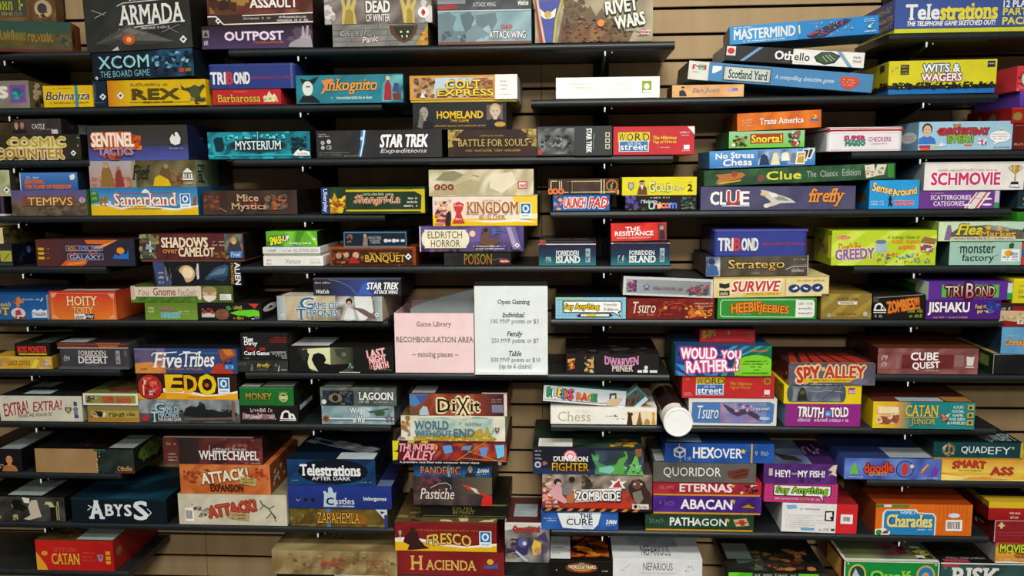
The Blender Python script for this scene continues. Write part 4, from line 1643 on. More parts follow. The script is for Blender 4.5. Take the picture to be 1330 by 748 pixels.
game('board_game_box','board game',0.307,0.0791,0.266,(-1.1736,-0.287,1.3575),(0,0,0),'54282a','maroon box with cream medieval lettering and a knight at its right end','''n 14 0 82 100 40 5a2a2a 4c2226 643234
b 0 0 16 96 20 14 4a6a4a 8a9a6a 6a5a44 3a4a3c
b 10 0 20 40 8 13 7a7a4a 9a8a5a
p c8dce0 10 70 10.6 26 11.4 26 12 70
p 8aa0b0 6 60 8 36 16 60
t 22 14 66 52 ecd8b8 s,B,d2a1414 SHADOWS
t 23 60 37 76 c88a4a s,b over
t 38 54 72 88 ecd8b8 s,B,d2a1414 CAMELOT
w 71 26 82 33 d8c0a8 9
w 70 40 83 47 d8c0a8 9
n 82 0 99 78 20 5a6a70 8a8a6a 3a4450 a0986a
p 3a3a44 84 80 86 40 90 16 94 14 97 40 99 80
c 91 26 13 c8a048
c 91 34 7 d8b890
b 70 70 86 98 8 9 8a6a3a 6a4a2a
r 87 68 98.5 94 3a7ac0
w 88 72 97.5 88 c8dcf0 5
@R
r 0 0 100 100 120e0e''',base=('6a4030', 0.085))
game('board_game_box','board game',0.3074,0.071,0.24,(-0.7777,-0.296,1.1883),(0,0,-0.0436),'b8a888','beige painted box with steel blue capitals and a dark haired woman in a grey cloak','''n 6 0 60 100 30 c8b898 b8a484 d0c4a8 a89674
n 56 0 96 100 22 6a5a54 9a9a98 c8ccc8 4a3a38 8a7468
g 0 0 8 100 9aa4a8 b8c0c0 h
g 93 0 100 100 8a9498 b0b8b8 h
p e0e4e4 74 0 90 0 92 60 84 96 76 96
p b0b0ac 60 96 64 54 70 46 76 60 78 96
c 69 22 14 2a1e1c
c 69 28 9 c89a84
p d8dcda 63 96 66 56 69 44 73 56 74 96
p 6a5a56 72 44 82 50 92 74 94 92 86 84 78 62
t 18 40 25 56 1f5070 b,oe0e8e8 A
t 22 6 36 54 2a6488 s,b,oe0e8e8 G
t 34 26 58 52 2a6488 s,b,oe0e8e8 AME OF
t 18 52 28 96 2a6488 s,b,oe0e8e8 T
t 28 56 58 82 2a6488 s,b,oe0e8e8 HRONES
t 28 86 58 95 5a6a70 b THE CARD GAME
D 5 80 8
D 95 74 9
@T
r 0 0 100 100 4a3c30
s 4 70 56 99 c8c0b0''')
game('board_game_box','board game',0.2524,0.0505,0.23,(-0.697,-0.29,1.2597),(0,0,0),'282a34','black and navy box with a planet curve, blue glow and italic white capitals','''g 20 0 60 100 2a3048 3a4a8a h
g 60 0 80 100 3a4a8a 24262e h
p 3c62b8 50 96 56 40 62 20 60 60 68 96
l 7a8090 3 18 10 30 20 42 50 50 96
r 0 0 100 8 50525a
w 2 20 20 32 c8c8c8 13
t 3 66 18 88 e0e0e0 b,i WizKids
t 61 26 97 64 f0f0f0 B,i STAR TREK
t 69 70 96 90 e8e8e8 B,i ATTACK WING
@R
r 0 0 100 100 141418''')
game('board_game_box','board game',0.1738,0.0284,0.2,(-0.8792,-0.287,1.3445),(0,0,0),'e8e6e0','low white box with thin grey script, lowest of the short stack under the green box','''l 6a6a68 5 6 60 8 30 12 50 14 36
w 5 70 14 84 6a6a68 4
t 38 26 62 78 8a8a86 i,n Venture
w 78 30 95 40 9a9a96 8
w 78 54 95 64 9a9a96 8
l 9a9a96 4 78 76 96 70''')
game('board_game_box','board game',0.1668,0.0249,0.2,(-0.8831,-0.288,1.3733),(0,0,0),'e0deda','thin white book-like box with grey print between the green box and the white box','''w 6 28 24 70 8a8a86 9
w 36 40 50 66 8a8a86 7
t 54 26 96 74 7a7a78 - ALL SYSTEMS GREEN''',base=('9aa09a', 0.248))
game('board_game_box','board game',0.1478,0.0442,0.19,(-0.8817,-0.286,1.3986),(0,0,0),'5fae2c','lime green box with slanted yellow comic lettering on green shards','''p 7ac83a 40 0 56 0 48 100 34 100
p 4a8a24 60 0 76 0 60 100 54 100
p 8ad04a 78 0 86 0 100 60 100 100
p 3f7a20 0 60 26 80 40 100 0 100
t 7 32 34 82 e8e83a B,i,O16240c,r-8 SMASH
t 34 26 46 60 f0f0e0 B,i,O16240c,r-8 UP
t 45 68 88 86 f0f4e8 b The Obligatory Cthulhu Set
r 90 44 97 56 d8e0c8
r 0 94 70 100 3a8aa0
@R
r 0 0 100 100 141c0c''')
game('board_game_box','board game',0.2454,0.0528,0.23,(-0.6502,-0.287,1.3445),(0,0,0),'8a3f1c','orange-brown framed box with painted faces and gold uncial lettering','''b 0 0 100 100 50 6 a8542a 7a3416 c06a34
r 3.5 12 96.5 88 3a2018
b 4 16 40 86 18 14 6a3a28 a0644a 8a3a2c 4a2a1c
c 11 44 16 b08464
c 20 40 14 c89a7c
c 31 42 18 d0a080
p a02a2a 22 86 25 54 30 50 36 86
w 47 25 82 40 c89a3a 9
t 42 40 88 84 d8aa3c s,b,o2a140c BANQUET
D 92 50 18
r 0 0 100 4 a85a2c''')
game('board_game_box','board game',0.1788,0.043,0.21,(-0.6419,-0.287,1.3977),(0,0,0),'1c2c3a','dark blue box with a pale blue border and small grey lettering','''r 0 0 100 100 4a7a98
r 1.5 8 98.5 92 15222e
b 4 14 14 70 6 13 8a5a48 4a3430
p 8a7a6a 30 90 32 30 36 20 38 40 38 90
c 34 24 10 b09a84
t 40 30 60 50 9aa4a8 b MASTER
t 42 54 58 78 9aa4a8 b THIEVES
c 67 58 13 c8d4d8
r 70 50 76 66 c8d4d8
c 80 58 13 c8d4d8
r 83 50 88 66 c8d4d8
r 91 50 97 66 c8d4d8
@R
r 0 0 100 100 0e1820''')
game('board_game_box','board game',0.1886,0.0399,0.2,(-0.3526,-0.287,1.3445),(0,0,0),'201f1e','low black box with murky green and orange lettering and a red oval badge','''n 0 0 30 100 40 242424 1c1c1c 2c2c2c
t 30 16 71 92 8a8a2c B,gb0602a,o2a2410 POISON
w 42 6 56 14 6a8a2a 8
e 90 70 8 12 c03a34
t 84 62 96 78 f0e8e4 b Playroom
l 7a6a6a 4 72 62 84 50 94 56''')
game('board_game_box','board game',0.2914,0.0711,0.27,(-0.3688,-0.292,1.3848),(0,0,0),'4a3c6e','purple box with a cream name plate and a gunwoman under palm leaves','''n 0 0 100 100 26 54447a 3c3260 6a5a94 4a4080 5a4a70
p 6a5a94 44 10 60 4 58 60 44 66
c 51 30 12 e8c8a0
b 0 80 100 100 16 14 3a2a3c 5a4a4a 2a2238
p 6a4a34 58 70 60 40 63 20 66 14 68 40 66 60 74 46 78 60 70 80
c 64 16 8 2a1e1c
p 4a6a9a 70 4 78 20 72 18 80 34 74 28 70 40
p 4a6a9a 80 2 84 30 78 16
p 7a6a9a 82 0 92 4 98 90 90 94
p a89ac0 84 6 88 6 94 80 90 84
r 5 14 45 86 e8e0c4
e 6 50 4 30 e8e0c4
e 44 50 4 30 e8e0c4
t 8 20 41 48 3a3230 - ELDRITCH
t 11 54 39 82 3a3230 - HORROR
w 52 76 82 82 f0e8ec 30
w 54 86 82 92 f0e8ec 28
D 94 76 10
r 0 0 1.4 100 c8c0d0
@T
r 0 0 100 100 2c2638''')
game('board_game_box','board game',0.2917,0.0825,0.27,(-0.3301,-0.292,1.4563),(0,0,0),'e8d8c8','cream and yellow box with bronze capitals, a red trophy and a blue ring tag','''g 0 0 100 100 e8d4cc e8dcc0 h
p ecc83a 76 0 100 0 100 60 82 60
g 0 76 100 100 f0c418 e8b810 v
p f0c418 0 62 8 72 14 80 0 80
p f0e8d8 30 82 60 82 84 76 100 90 80 86 56 90
b 2 12 18 96 24 11 c87a6a e8d090 a83a3a 4a3a3a d8a0a0
p 2a2228 12 98 13 60 16 48 18 60 17 98
p c83830 20 26 25 18 30 26 29 44 27 54 29 76 31 90 19 90 21 76 23 54 21 44
w 21 28 29 34 f0d0d0 4
w 22 72 28 80 f0e0e0 4
t 33 20 82 58 9a5a34 s,b,oe8d0b0 KINGDOM
t 45 63 70 78 a87a50 s BUILDER
w 48 12 66 17 b8a098 22
Q 89 50 26
@R
r 0 0 100 100 4a4020''')
game('board_game_box','board game',0.2903,0.0725,0.27,(-0.3395,-0.294,1.5392),(0,0,0),'c8bc98','cream painted box of pale rocks with three brown discs and a red tag','''n 0 0 100 100 26 d8d0b0 c0b48c a89c78 e0dcc4 b8a880
p 8a8468 6 40 14 10 24 4 34 20 24 44
p b0a078 0 96 10 60 22 56 30 96
p b0a480 24 60 40 36 50 50 44 96 30 96
p ded6ba 60 20 80 10 84 50 70 90 58 70
l 6a6450 3 42 20 48 28
e 8 66 3 12 7a2c20
e 14.5 66 3 12 7a2c20
e 21 66 3 12 7a2c20
w 6.6 60 9.4 72 e8d8c8 2
w 13 60 16 72 e8d8c8 2
w 19.5 60 22.5 72 e8d8c8 2
r 85 46 94 74 b83a44
r 86 50 93 70 e8dcd0
t 87 53 92.4 68 b83a44 B red
@R
r 0 0 100 100 6a6450''')
game('game_tin','board game',0.1582,0.0713,0.18,(-0.1016,-0.287,1.3445),(0,0,0),'24304a','teal and purple tin with white island lettering, alone on its half of the shelf','''g 0 18 100 60 221c38 1e3850 v
g 0 60 100 100 1e3850 2c7880 v
r 0 0 100 15 1a1418
r 0 15 100 19 d8c8bc
r 1 0 12 19 a84a3a
t 30 42 70 62 e8ece8 s,b FORBIDDEN
t 30 64 72 90 e8ece8 s,B ISLAND
w 12 62 22 84 c8d8d8 3
w 12 86 22 90 c8d8d8 6
r 82 34 90 88 9ab0b4
w 83 40 89 54 2a4a5a 2
w 83 60 89 84 2a4a5a 2
@T
r 2 2 98 98 2a2428
w 10 76 90 88 b0a8a4 16''',kind='tin')
game('game_tin','board game',0.1618,0.0663,0.18,(0.0999,-0.287,1.3445),(0,0,0),'24304a','teal and purple tin with white island lettering, under a small red box','''g 0 10 100 60 221c38 1e3850 v
g 0 60 100 100 1e3850 2c7880 v
r 0 0 100 6 1a1418
r 0 6 100 10 e8dccc
t 31 38 74 56 e8ece8 s,b FORBIDDEN
t 31 60 76 88 e8ece8 s,B ISLAND
w 12 58 23 82 c8d8d8 3
w 12 85 23 89 c8d8d8 6
r 83 28 91 86 9ab0b4
w 84 34 90 50 2a4a5a 2
w 84 56 90 80 2a4a5a 2''',kind='tin')
game('board_game_box','board game',0.1519,0.0492,0.14,(0.0957,-0.286,1.4125),(0,-0.0175,0),'c82a28','small red box with white squared lettering on the teal and purple tin','''n 0 0 100 100 40 d02c2a b82422 e03a34
t 26 22 52 44 f4f0ee B THE
t 7 46 76 70 f4f0ee B RESISTANCE
w 10 78 72 86 f0d8d4 30
n 84 4 100 96 24 7a2a26 5a2a2a a04a40 4a2c30
p 3a2a30 86 96 88 50 92 20 96 50 98 96
c 91 30 12 b08a80''')
game('board_game_box','board game',0.1967,0.0612,0.23,(-0.0365,-0.287,1.1936),(0,0,0),'8cc4d8','pale blue gridded box with a white speech bubble and yellow-black lettering','''l 6aa4c0 2 0 14 100 14
l 6aa4c0 2 0 28 100 28
l 6aa4c0 2 0 42 100 42
l 6aa4c0 2 0 56 100 56
l 6aa4c0 2 0 70 100 70
l 6aa4c0 2 0 84 100 84
l 6aa4c0 2 5 0 5 100
l 6aa4c0 2 10 0 10 100
l 6aa4c0 2 15 0 15 100
l 6aa4c0 2 20 0 20 100
l 6aa4c0 2 30 0 30 100
l 6aa4c0 2 40 0 40 100
l 6aa4c0 2 50 0 50 100
l 6aa4c0 2 60 0 60 100
l 6aa4c0 2 70 0 70 100
l 6aa4c0 2 80 0 80 100
l 6aa4c0 2 90 0 90 100
l 6aa4c0 2 95 0 95 100
r 0 0 42 10 a0c8a0
p 2a3438 11 16 92 16 94 24 94 62 90 72 94 92 82 72 12 72 10 62 10 24
p f0f0ec 12.5 20 91 20 92.6 26 92.6 60 88 68 91 84 82.5 68 13 68 11.6 60 11.6 26
t 13 30 62 62 e0c01c B,O2a2810 Say Anything
t 69 28 88 42 3a3a3a s Family
t 69 48 90 62 3a3a3a s Edition
p 2a2a2a 30 86 34 76 78 74 82 82 76 92 34 92
p e8e8e0 36 79 76 77 76 88 36 88
p e0c01c 44 79 58 78 58 88 44 88
@T
r 0 0 100 100 141a20''')
game('board_game_box','board game',0.2422,0.0569,0.23,(0.1851,-0.287,1.1936),(0,0,0),'7a201c','dark red box with cream script and a yellow flower burst','''n 0 0 100 100 30 8a2820 6a1a18 7a241c 5c1614
p c8682a 70 70 74 40 80 60 88 50 84 74 92 90 80 86 72 98
p d8a02c 76 70 80 56 84 66 88 74 82 80
b 66 30 98 96 14 11 a8482a d8a848 8a2c1c c87a34
b 30 10 66 80 10 12 8a3020 9a3c28
l c85a2a 3 36 90 40 50 50 26 62 20 70 40
c 44 44 9 e08a4a
t 7 14 33 70 e8d8c0 s,i Tsuro
w 14 74 32 82 c89a84 16
w 77 18 98 26 e0c8a0 14
w 78 32 98 40 c8a88a 14
t 86 56 97 84 d8a04a s S5''')
game('board_game_box','board game',0.2486,0.0529,0.24,(0.1773,-0.282,1.2563),(0,0.0384,0),'a8acae','silver framed box with blue and red atom clusters at both ends, sloping down','''r 0 0 100 100 c4c6c6
g 3 14 97 88 9aa0a2 7e8486 h
b 4 20 15 82 14 11 4a4a8a 3a3a6a a83a4a 5a5a9a
b 70 30 95 86 26 11 4a4a5a 5a4a50 b03a44 6a6a74
c 7 36 9 a83a44
c 12 58 8 a83a44
c 93 40 9 b03a44
* 26 50 20 4a6a9a
* 26 50 12 a8acae
t 33 48 66 62 7a4a6a b,i MINDTWISTER USA
@T
r 0 0 100 100 2c2e30''')
game('board_game_box','board game',0.2693,0.0592,0.24,(0.4493,-0.287,1.1936),(0,0,0),'2f8a34','green box with a white rounded outline and wavy orange lettering','''l d8e4d8 3 5 10 82 8
l d8e4d8 3 5 88 82 90
l d8e4d8 3 5 10 3 20 3 78 5 88
p e0e0d8 79 8 96 8 98 20 98 80 96 92 79 92
w 82 20 96 32 8a8a7a 7
w 82 44 96 54 6a6a6a 7
w 82 66 96 76 6a6a6a 7
t 14 22 44 66 d88a24 B,o8a2410,r-4 HEEBIE
t 42 34 72 80 d88a24 B,o8a2410,r4 JEEBIES
w 20 72 34 78 a8c8a0 14
r 98.5 0 100 100 1c6a24''')
game('board_game_box','board game',0.3131,0.0571,0.23,(0.4592,-0.287,1.2557),(0,-0.0157,0),'dccb94','pale yellow box with red brush capitals and three navy discs','''g 0 0 62 100 e0d09c d4c088 v
r 62 6 63 94 b0a070
p 2a2a28 5 28 10 34 14 28 14 50 10 56 5 50
r 5 66 14 90 2a2a28
w 6 70 13 86 e0d8b0 2
t 16 22 58 72 c03430 B,i,Oe8e8dc,d5a2020 SURVIVE
p e0b82a 27 78 58 74 58 88 27 92
w 29 79 56 87 7a5a1c 20
e 70 60 5 20 24386a
e 80 60 5 20 24386a
e 90 58 5 20 24386a
p e8ecec 68 64 72 50 73 60 70 66
p e8ecec 78 54 82 62 81 68 78 60
p e8ecec 88 60 92 50 91 64
w 72 18 96 26 b09a3a 24
r 0 0 100 5 c8a840
@L
r 0 0 100 100 8a7a50''')
game('board_game_box','board game',0.2769,0.0545,0.23,(0.4183,-0.29,1.3151),(0,-0.014,0),'4c443e','grey-brown box with golden blackletter and a blue cloaked soldier','''n 0 0 100 100 34 504840 423a34 5e564c
n 0 0 14 100 26 6a7a9a b0b8c0 3a4a6a d0d4d4
c 6 26 16 24344a
p 3a5a8a 0 96 2 50 6 36 11 50 13 96
t 22 18 77 76 e8d078 s,B,gb8882c,o2a2018 Stratego
l c8c0b0 3 78 70 84 58 100 54
l 8a8278 2 84 50 100 46
w 86 16 97 24 c0b8a8 10
w 84 66 96 84 c0b8a8 5
w 45 84 53 88 e0d8c8 8
r 99 0 100 100 a8a098
@T
r 0 0 100 100 2a2624''')
game('game_tin','board game',0.251,0.0733,0.23,(0.4273,-0.288,1.37),(0,0,0),'34408c','royal blue box with white block lettering and a thin red line of print','''g 0 0 100 10 5454a0 3a3890 v
t 4 34 20 80 dcdad8 B TRI
t 21 34 28 80 c83a34 B B
t 29.5 34 47 80 dcdad8 B OND
w 51 48 97 60 b03a4a 44
@T
r 1 1 99 99 26265c''',kind='tin')
game('board_game_box','board game',0.1357,0.071,0.2,(0.664,-0.287,1.1936),(0,0,0),'8a7434','small dull gold diagonally striped box with a white word strip','''p a08a3a 0 40 24 0 40 0 0 70
p a08a3a 8 100 64 0 80 0 24 100
p a08a3a 48 100 100 14 100 42 64 100
p a08a3a 84 100 100 74 100 100
p 6a5a34 0 0 14 0 0 20
r 0 90 100 100 7a6a3a
w 32 14 72 24 5a5440 12
r 33 30 71 42 d8d4c0
t 38 32 64 41 2a2a24 B NINJAS
w 30 72 72 84 9a5a2a 14
c 16 84 8 a09a88
c 88 78 9 b0b0b0
c 12 24 6 8a7a6a
c 90 20 6 8a7a6a''')
game('board_game_box','board game',0.1397,0.069,0.21,(0.8054,-0.288,1.1936),(0,0,0),'16150f','black box with slanted orange lettering and a white tombstone logo','''r 0 8 10 30 4a4a44
p e0e0dc 1 62 4 40 12 32 18 40 20 50 24 56 26 66 2 66
p 16150f 5 60 7 44 12 40 15 46 15 60
p 16150f 17 58 18 48 23 60
r 1 70 25 74 e0e0dc
w 4 78 20 92 b0b0ac 4
t 27 20 88 66 d87a2a B,o5a2410,r-9 ZOMBIES!!!
w 66 58 96 72 9aa83a 8
w 70 78 94 92 9aa83a 7
l 8a8a84 3 8 12 94 0''')
game('board_game_box','board game',0.1984,0.0534,0.21,(0.975,-0.29,1.1936),(0,0,0),'4a1f78','purple box with jagged white capitals and a yellow slogan','''t 3 10 58 76 f0ecf0 B,o1a0c34 JISHAKU
t 66 22 84 42 e8c83a b Feel the
t 69 46 87 70 e8c83a B power!
b 76 4 99 66 14 14 2a3a90 1a2a6a 3a5ab0
w 10 82 56 92 c8b07a 30
@L
r 0 0 100 100 34145a''')
game('board_game_box','board game',0.221,0.0503,0.21,(0.9907,-0.29,1.2475),(0,0,0),'5a2f90','violet box with a green panel and orange arched capitals','''r 16 16 84 84 5ab03a
t 20 24 41.5 80 f0e0c0 s,B,gc83a24,O3a1430 TRI
t 55 24 79 80 f0e0c0 s,B,gc83a24,O3a1430 OND
t 45 8 54 90 e8e0e0 s,B,gb82a24,O3a1430 B
r 94 6 100 60 c8d4c0
r 94 60 100 96 2a9a3a
@L
r 0 0 100 100 c8dcc0
r 0 30 60 100 3a8a2a''')
game('board_game_box','board game',0.2777,0.0948,0.16,(0.7564,-0.287,1.3427),(0,0,0),'b4cc2c','large lime striped box with purple lettering, a metal bin and a treasure chest','''p c8dc50 0 40 20 0 34 0 0 78
p c8dc50 6 100 36 40 56 0 70 0 22 100
p c8dc50 52 100 84 30 100 10 100 44 70 100
e 11 19 6.5 5 d83a4a
w 6 16 16 22 f0d8d8 7
t 7 34 28 58 c85a2a b,r-4 Don't Be
t 4 52 41 82 8a5aa0 B,oe0d8b0,r-3 GREEDY
p a0b8c4 42 34 52 28 54 56 46 64 43 60
e 47 32 5.4 6 6a7a84
t 53 14 84 26 5a6a2a i A Strategy Game of
t 58 28 84 38 e0782a B RISK, RISKS
t 64 42 80 54 e0782a B and REWARDS
p 9a6a44 84 34 88 18 100 24 98 40
p 8a5a3a 84 40 97 42 96 62 86 62
b 84 40 97 60 12 6 c83a4a 3a4ac8 e8e0d0
b 44 64 94 92 34 4 d83a3a 3a6ad8 d8d83a 8a3ab0 3ab0c8
@L
r 0 0 100 100 8a9a24
w 30 30 90 70 8a4a5a 4
r 80 14 100 80 e0d83a''')
game('board_game_box','board game',0.1893,0.0655,0.25,(1.0251,-0.287,1.3427),(0,0,0),'9cc4b4','mint box with quirky black lower-case lettering and a white sun-logo card','''w 16 4 60 8 5a7a70 30
t 15 16 63 50 2a3434 b monster
t 18 54 62 92 2a3434 b factory
l 2a3434 2 12 26 17 26
l 2a3434 2 60 66 68 56
r 72 34 97 84 eceee8
e 82 50 6 12 e8a81c
w 84 46 95 60 2a5ab0 5
w 74 60 95 70 2a5ab0 10
w 80 74 95 80 2a5ab0 7
p 2a5a34 82 30 82 14 86 6 89 14 88 30
@L
r 0 0 100 100 2c4a40
b 0 10 80 80 10 20 1a2c24 4a6a5a''')
game('board_game_box','board game',0.2585,0.0516,0.25,(1.0267,-0.29,1.4086),(0,0,0),'c0d8b8','pale green box with a gold star title banner and a purple suited figure','''g 0 0 100 100 c8dcb0 b4d4c4 h
p 7a6a8a 6 96 8 40 9 16 12 16 14 60 12 96
p 5a5a4a 12 60 22 26 50 16 80 40 100 50 88 90 14 90
p 8a8a9a 44 26 60 20 78 40 60 50
t 18 14 44 66 d8cc3a s,i,B,o3a3a24 Flea
t 42 48 78 76 d8a83a s,B,o3a3024 Market
* 50 30 20 e0b03a
* 61 34 18 e0b03a
* 69 42 14 c0a84a
r 14 78 78 94 d0c8b0
w 16 81 76 91 4a4a44 46
r 85 34 97 52 2a3038
w 86 37 96 49 d8d8d0 4
w 85 62 98 68 d0b8a8 10
w 85 76 98 82 d0b8a8 10
@L
r 0 0 100 100 8a9a4a''')
game('board_game_box','board game',0.1371,0.0254,0.22,(1.1695,-0.287,1.4606),(0,0,0),'2f7a1c','plain bright green box at the right edge','''g 0 0 100 100 35801e 286a18 v''')
game('board_game_box','board game',0.1139,0.0648,0.24,(1.1792,-0.286,1.3427),(0,0,0),'c84040','red box with a blue middle band at the right edge','''r 0 34 100 64 2f5aa8''')
game('board_game_box','board game',0.189,0.0367,0.2,(-1.7089,-0.287,1.0411),(0,0,0),'c89a30','low golden box with dark thin capitals, lowest at the left edge','''n 0 0 100 100 50 d0a434 c08c2a d8b84a
r 0 0 100 8 d8c060
r 8 20 19 84 c88a3a
r 12 28 17 74 7a88b8
t 28 34 64 72 4a3418 - LOST CITIES
p e0cc50 64 96 72 20 80 30 72 96
p a89a84 80 84 86 30 92 40 96 84
b 80 20 98 80 6 14 b08a5a c8c0b0
@R
r 0 0 100 100 7a6420''')
game('board_game_box','board game',0.1082,0.039,0.15,(-1.6724,-0.287,1.0782),(0,0,0),'1c1a18','tiny black box with red pixel capitals over a yellow line','''t 9 22 90 70 d03a28 B BOSS MONSTER
r 11 76 90 88 c8b41c
@T
s 50 10 98 95 3a4440
@R
r 0 0 100 100 10100e''')
game('game_tin','board game',0.2135,0.0791,0.22,(-1.4885,-0.287,1.0411),(0,0,0),'3c3c42','dark grey tin with a rust red lid and pale desert lettering','''g 0 0 100 18 7a3426 5a2820 h
p a85a2a 54 0 90 0 84 18 60 18
r 0 18 100 22 b09a8a
t 29 30 68 50 d0ccc8 s,b FORBIDDEN
t 29 52 70 78 d8d4d0 s,B DESERT
w 36 82 56 86 8a8886 18
w 8 46 17 70 c0c0c0 3
r 82 30 88 80 9a9898
w 83 36 87 54 3a3a40 2
w 83 60 87 76 3a3a40 2
r 0 90 100 100 54545c
e 96 40 2.4 14 5a5a60
@T
r 2 2 98 98 30262a
s 2 70 40 98 9aa09a''',kind='tin')
game('board_game_box','board game',0.2541,0.0776,0.266,(-1.6613,-0.287,0.8817),(0,0,0),'c8c8b4','cream box with slanting red-brown capitals and a bronze shield','''n 0 0 100 100 40 cccab8 c0c0ac d4d2c0
t 4 26 35 76 8a4038 b,i,r-9,oe0c8bc EXTRA!
t 40 20 76 58 8a4038 b,i,r-5,oe0c8bc EXTRA!
t 22 66 63 82 4a4a44 s,r-4 Read All About It!
p 5a5040 79 44 87 44 87 56 83 70 79 56
p b0a070 81 48 85 48 85 56 83 64 81 56
w 80 34 88 38 9a9a8c 6
r 90 22 94 38 3a4a6a
e 92 52 3 10 6a7a84
e 92 68 2.6 8 6a7a84
r 90 74 95 86 3a4a6a
@R
r 0 0 100 100 9a9a88
b 30 10 100 90 6 12 6a6a5a 8a8a78
@T
r 0 0 100 100 1a1c1a
s 14 38 40 62 8a9694
s 26 76 58 94 a8b4b4''')
game('board_game_box','board game',0.1574,0.0513,0.2,(-1.44,-0.287,0.8817),(0,0,0),'9a7434','low tan box with a yellowed picture strip','''r 0 0 100 30 8a7a44
r 6 32 98 76 a8984a
b 6 36 24 74 6 13 7a3a34 c8b0a0 2a2a2a
c 24 54 17 20242a
p d8d4c0 28 70 32 40 36 50 34 72
w 42 40 72 68 3a4424 5
w 76 44 94 62 4a4a24 4
r 0 78 100 100 a87c30''')
game('board_game_box','board game',0.1663,0.0353,0.2,(-1.4444,-0.29,0.9334),(0,0,0),'8a8a3c','olive picture box edged in white, above the low tan box','''r 0 0 100 100 e0ddd4
r 4 16 96 84 8a8a38
b 6 20 26 80 8 16 6a5a4a b0a08a 3a2c24
r 36 28 56 76 b03a30
w 37 34 55 70 d06a4a 5
t 62 34 88 76 c84034 B,o8a6a3a DEAD
@T
r 2 2 98 98 6a7034
b 20 20 80 90 6 14 7a2c24 5a3a24''')
game('board_game_box','board game',0.3017,0.0697,0.267,(-1.2094,-0.288,0.8817),(0,0,0),'5c6466','stormy grey painted box with silver blue capitals and a rider on a dark horse','''n 0 0 100 60 22 8a9296 6e767a a0a6a8 5a6266
n 0 60 100 100 24 3c4244 50585a 2c3232 5c5452
b 40 40 100 76 20 12 2c3032 40464a 1e2224
p 1e2022 44 66 47 36 52 26 58 30 62 14 66 16 67 40 82 50 98 54 96 70 70 74 52 72
c 62 16 8 3a3430
t 12 34 18 48 9ab8c8 b,o2a3a44 A
t 16 14 26 56 b0ccd8 s,b,o2a3a44 G
t 25 28 41 54 b0ccd8 s,b,o2a3a44 AME OF
t 12 52 19 96 b0ccd8 s,b,o2a3a44 T
t 19 54 40 76 b0ccd8 s,b,o2a3a44 HRONES
t 19 78 42 92 d8dcdc b THE BOARD GAME
p b02a3a 3 76 6 66 9 72 10 86 6 94 3 90
w 28 14 44 19 d0d4d4 20
p 7a5a44 93 2 96 2 96 90 93 90
p 6a5a50 46 80 94 74 94 82 46 88''')
game('board_game_box','board game',0.3006,0.0778,0.266,(-1.2121,-0.287,0.9519),(0,0,0),'2e1a12','chocolate and amber box with brush-stroke yellow capitals and a red disc','''p e8a41c 26 100 26 64 40 62 56 72 76 84 90 76 100 70 100 100
p f0e8d0 26 58 36 56 50 66 70 82 88 76 100 66 100 74 84 84 66 88 46 76 26 72
r 0 76 28 100 d8961c
c 13 52 50 3a1210
c 13 52 46 b02a28
b 6 16 22 88 10 12 c84a40 8a1c1c d86a5a
w 6 10 10 84 e0d0a0 1
w 12 60 16 84 e8e0d0 2
t 29 6 46 66 e8bc1c B,i F
t 29 6 46 66 e8bc1c B E
t 48 8 60 72 e8b01c B D
t 62 4 79 80 e8c820 B O
c 70 44 8 c85a1c
w 50 88 78 93 c87a1c 26
Q 87 46 31
@R
r 0 0 100 100 1c100c''')
game('board_game_box','board game',0.3059,0.0747,0.269,(-1.2096,-0.29,1.0301),(0,0,0),'2c4476','desert to night blue box with white brush script and a red turbaned figure','''g 0 0 36 100 6a6a90 c8783a v
n 0 8 22 70 24 4a4a7a 6a5a7a 3a3a5a
p d08a44 0 60 16 54 30 70 24 100 0 100
g 30 0 100 100 2c4880 34466c v
p a84a24 82 8 88 0 98 4 99 30 90 40 84 34
p c87a34 86 4 94 2 97 24 90 30
p 8a5a44 84 34 88 30 90 60 86 66
p b03a2c 74 90 80 60 90 56 94 80 96 100 74 100
b 84 44 98 80 8 13 2a4a90 8a3a2c 1f2f5a
t 18 16 46 76 f0efec s,i,b Five
t 48 12 78 72 f0efec s,i,b Tribes
l f0efec 4 17 30 19 18 30 18 42 14
l f0efec 4 44 26 50 16 64 18
t 30 76 66 88 c88a6a s The Djinns of Naqala
w 66 15 82 20 8a9ac0 18
r 88 62 97 82 3a80c8
w 89 66 96 78 d0e4f4 6
w 6 78 12 84 5a3018 3
@T
r 0 0 100 100 1a1c22''')
game('board_game_box','board game',0.1733,0.0529,0.23,(-0.9705,-0.287,0.8817),(0,0,0),'1a1a1a','black box with ragged pink gothic print and a white tombstone logo','''w 18 14 56 36 d8b8bc 10
w 4 40 62 78 c89aa4 16
w 8 46 60 72 e0c8cc 14
p e8e8e6 68 74 72 36 78 24 84 28 86 40 92 46 96 76
p 1a1a1a 73 70 75 42 79 34 83 40 83 70
p 1a1a1a 87 68 88 52 92 66
r 68 80 96 84 e8e8e6
@R
r 0 0 100 100 131313
s 6 4 60 30 b8c0bc''')
game('board_game_box','board game',0.1614,0.0548,0.19,(-0.9759,-0.287,0.935),(0,0,0),'1f6a2c','green box with gold capitals and a round banknote seal','''g 0 0 100 10 3a8a44 1f6a2c v
t 11 32 60 68 d8c058 s,B,g9a7a20,o1a3a14 MONEY
c 81 54 25 c0b880
c 81 54 18 1f6a2c
p c8c48a 75 46 87 46 86 64 76 64
w 73 22 89 28 c0c89a 7
@R
r 0 0 100 100 1a2814
b 0 20 80 100 8 20 5a4414 2a3a18
@T
r 0 0 100 100 1c2c1a
s 2 78 36 97 a8aca4
s 42 66 98 97 7a807a''')
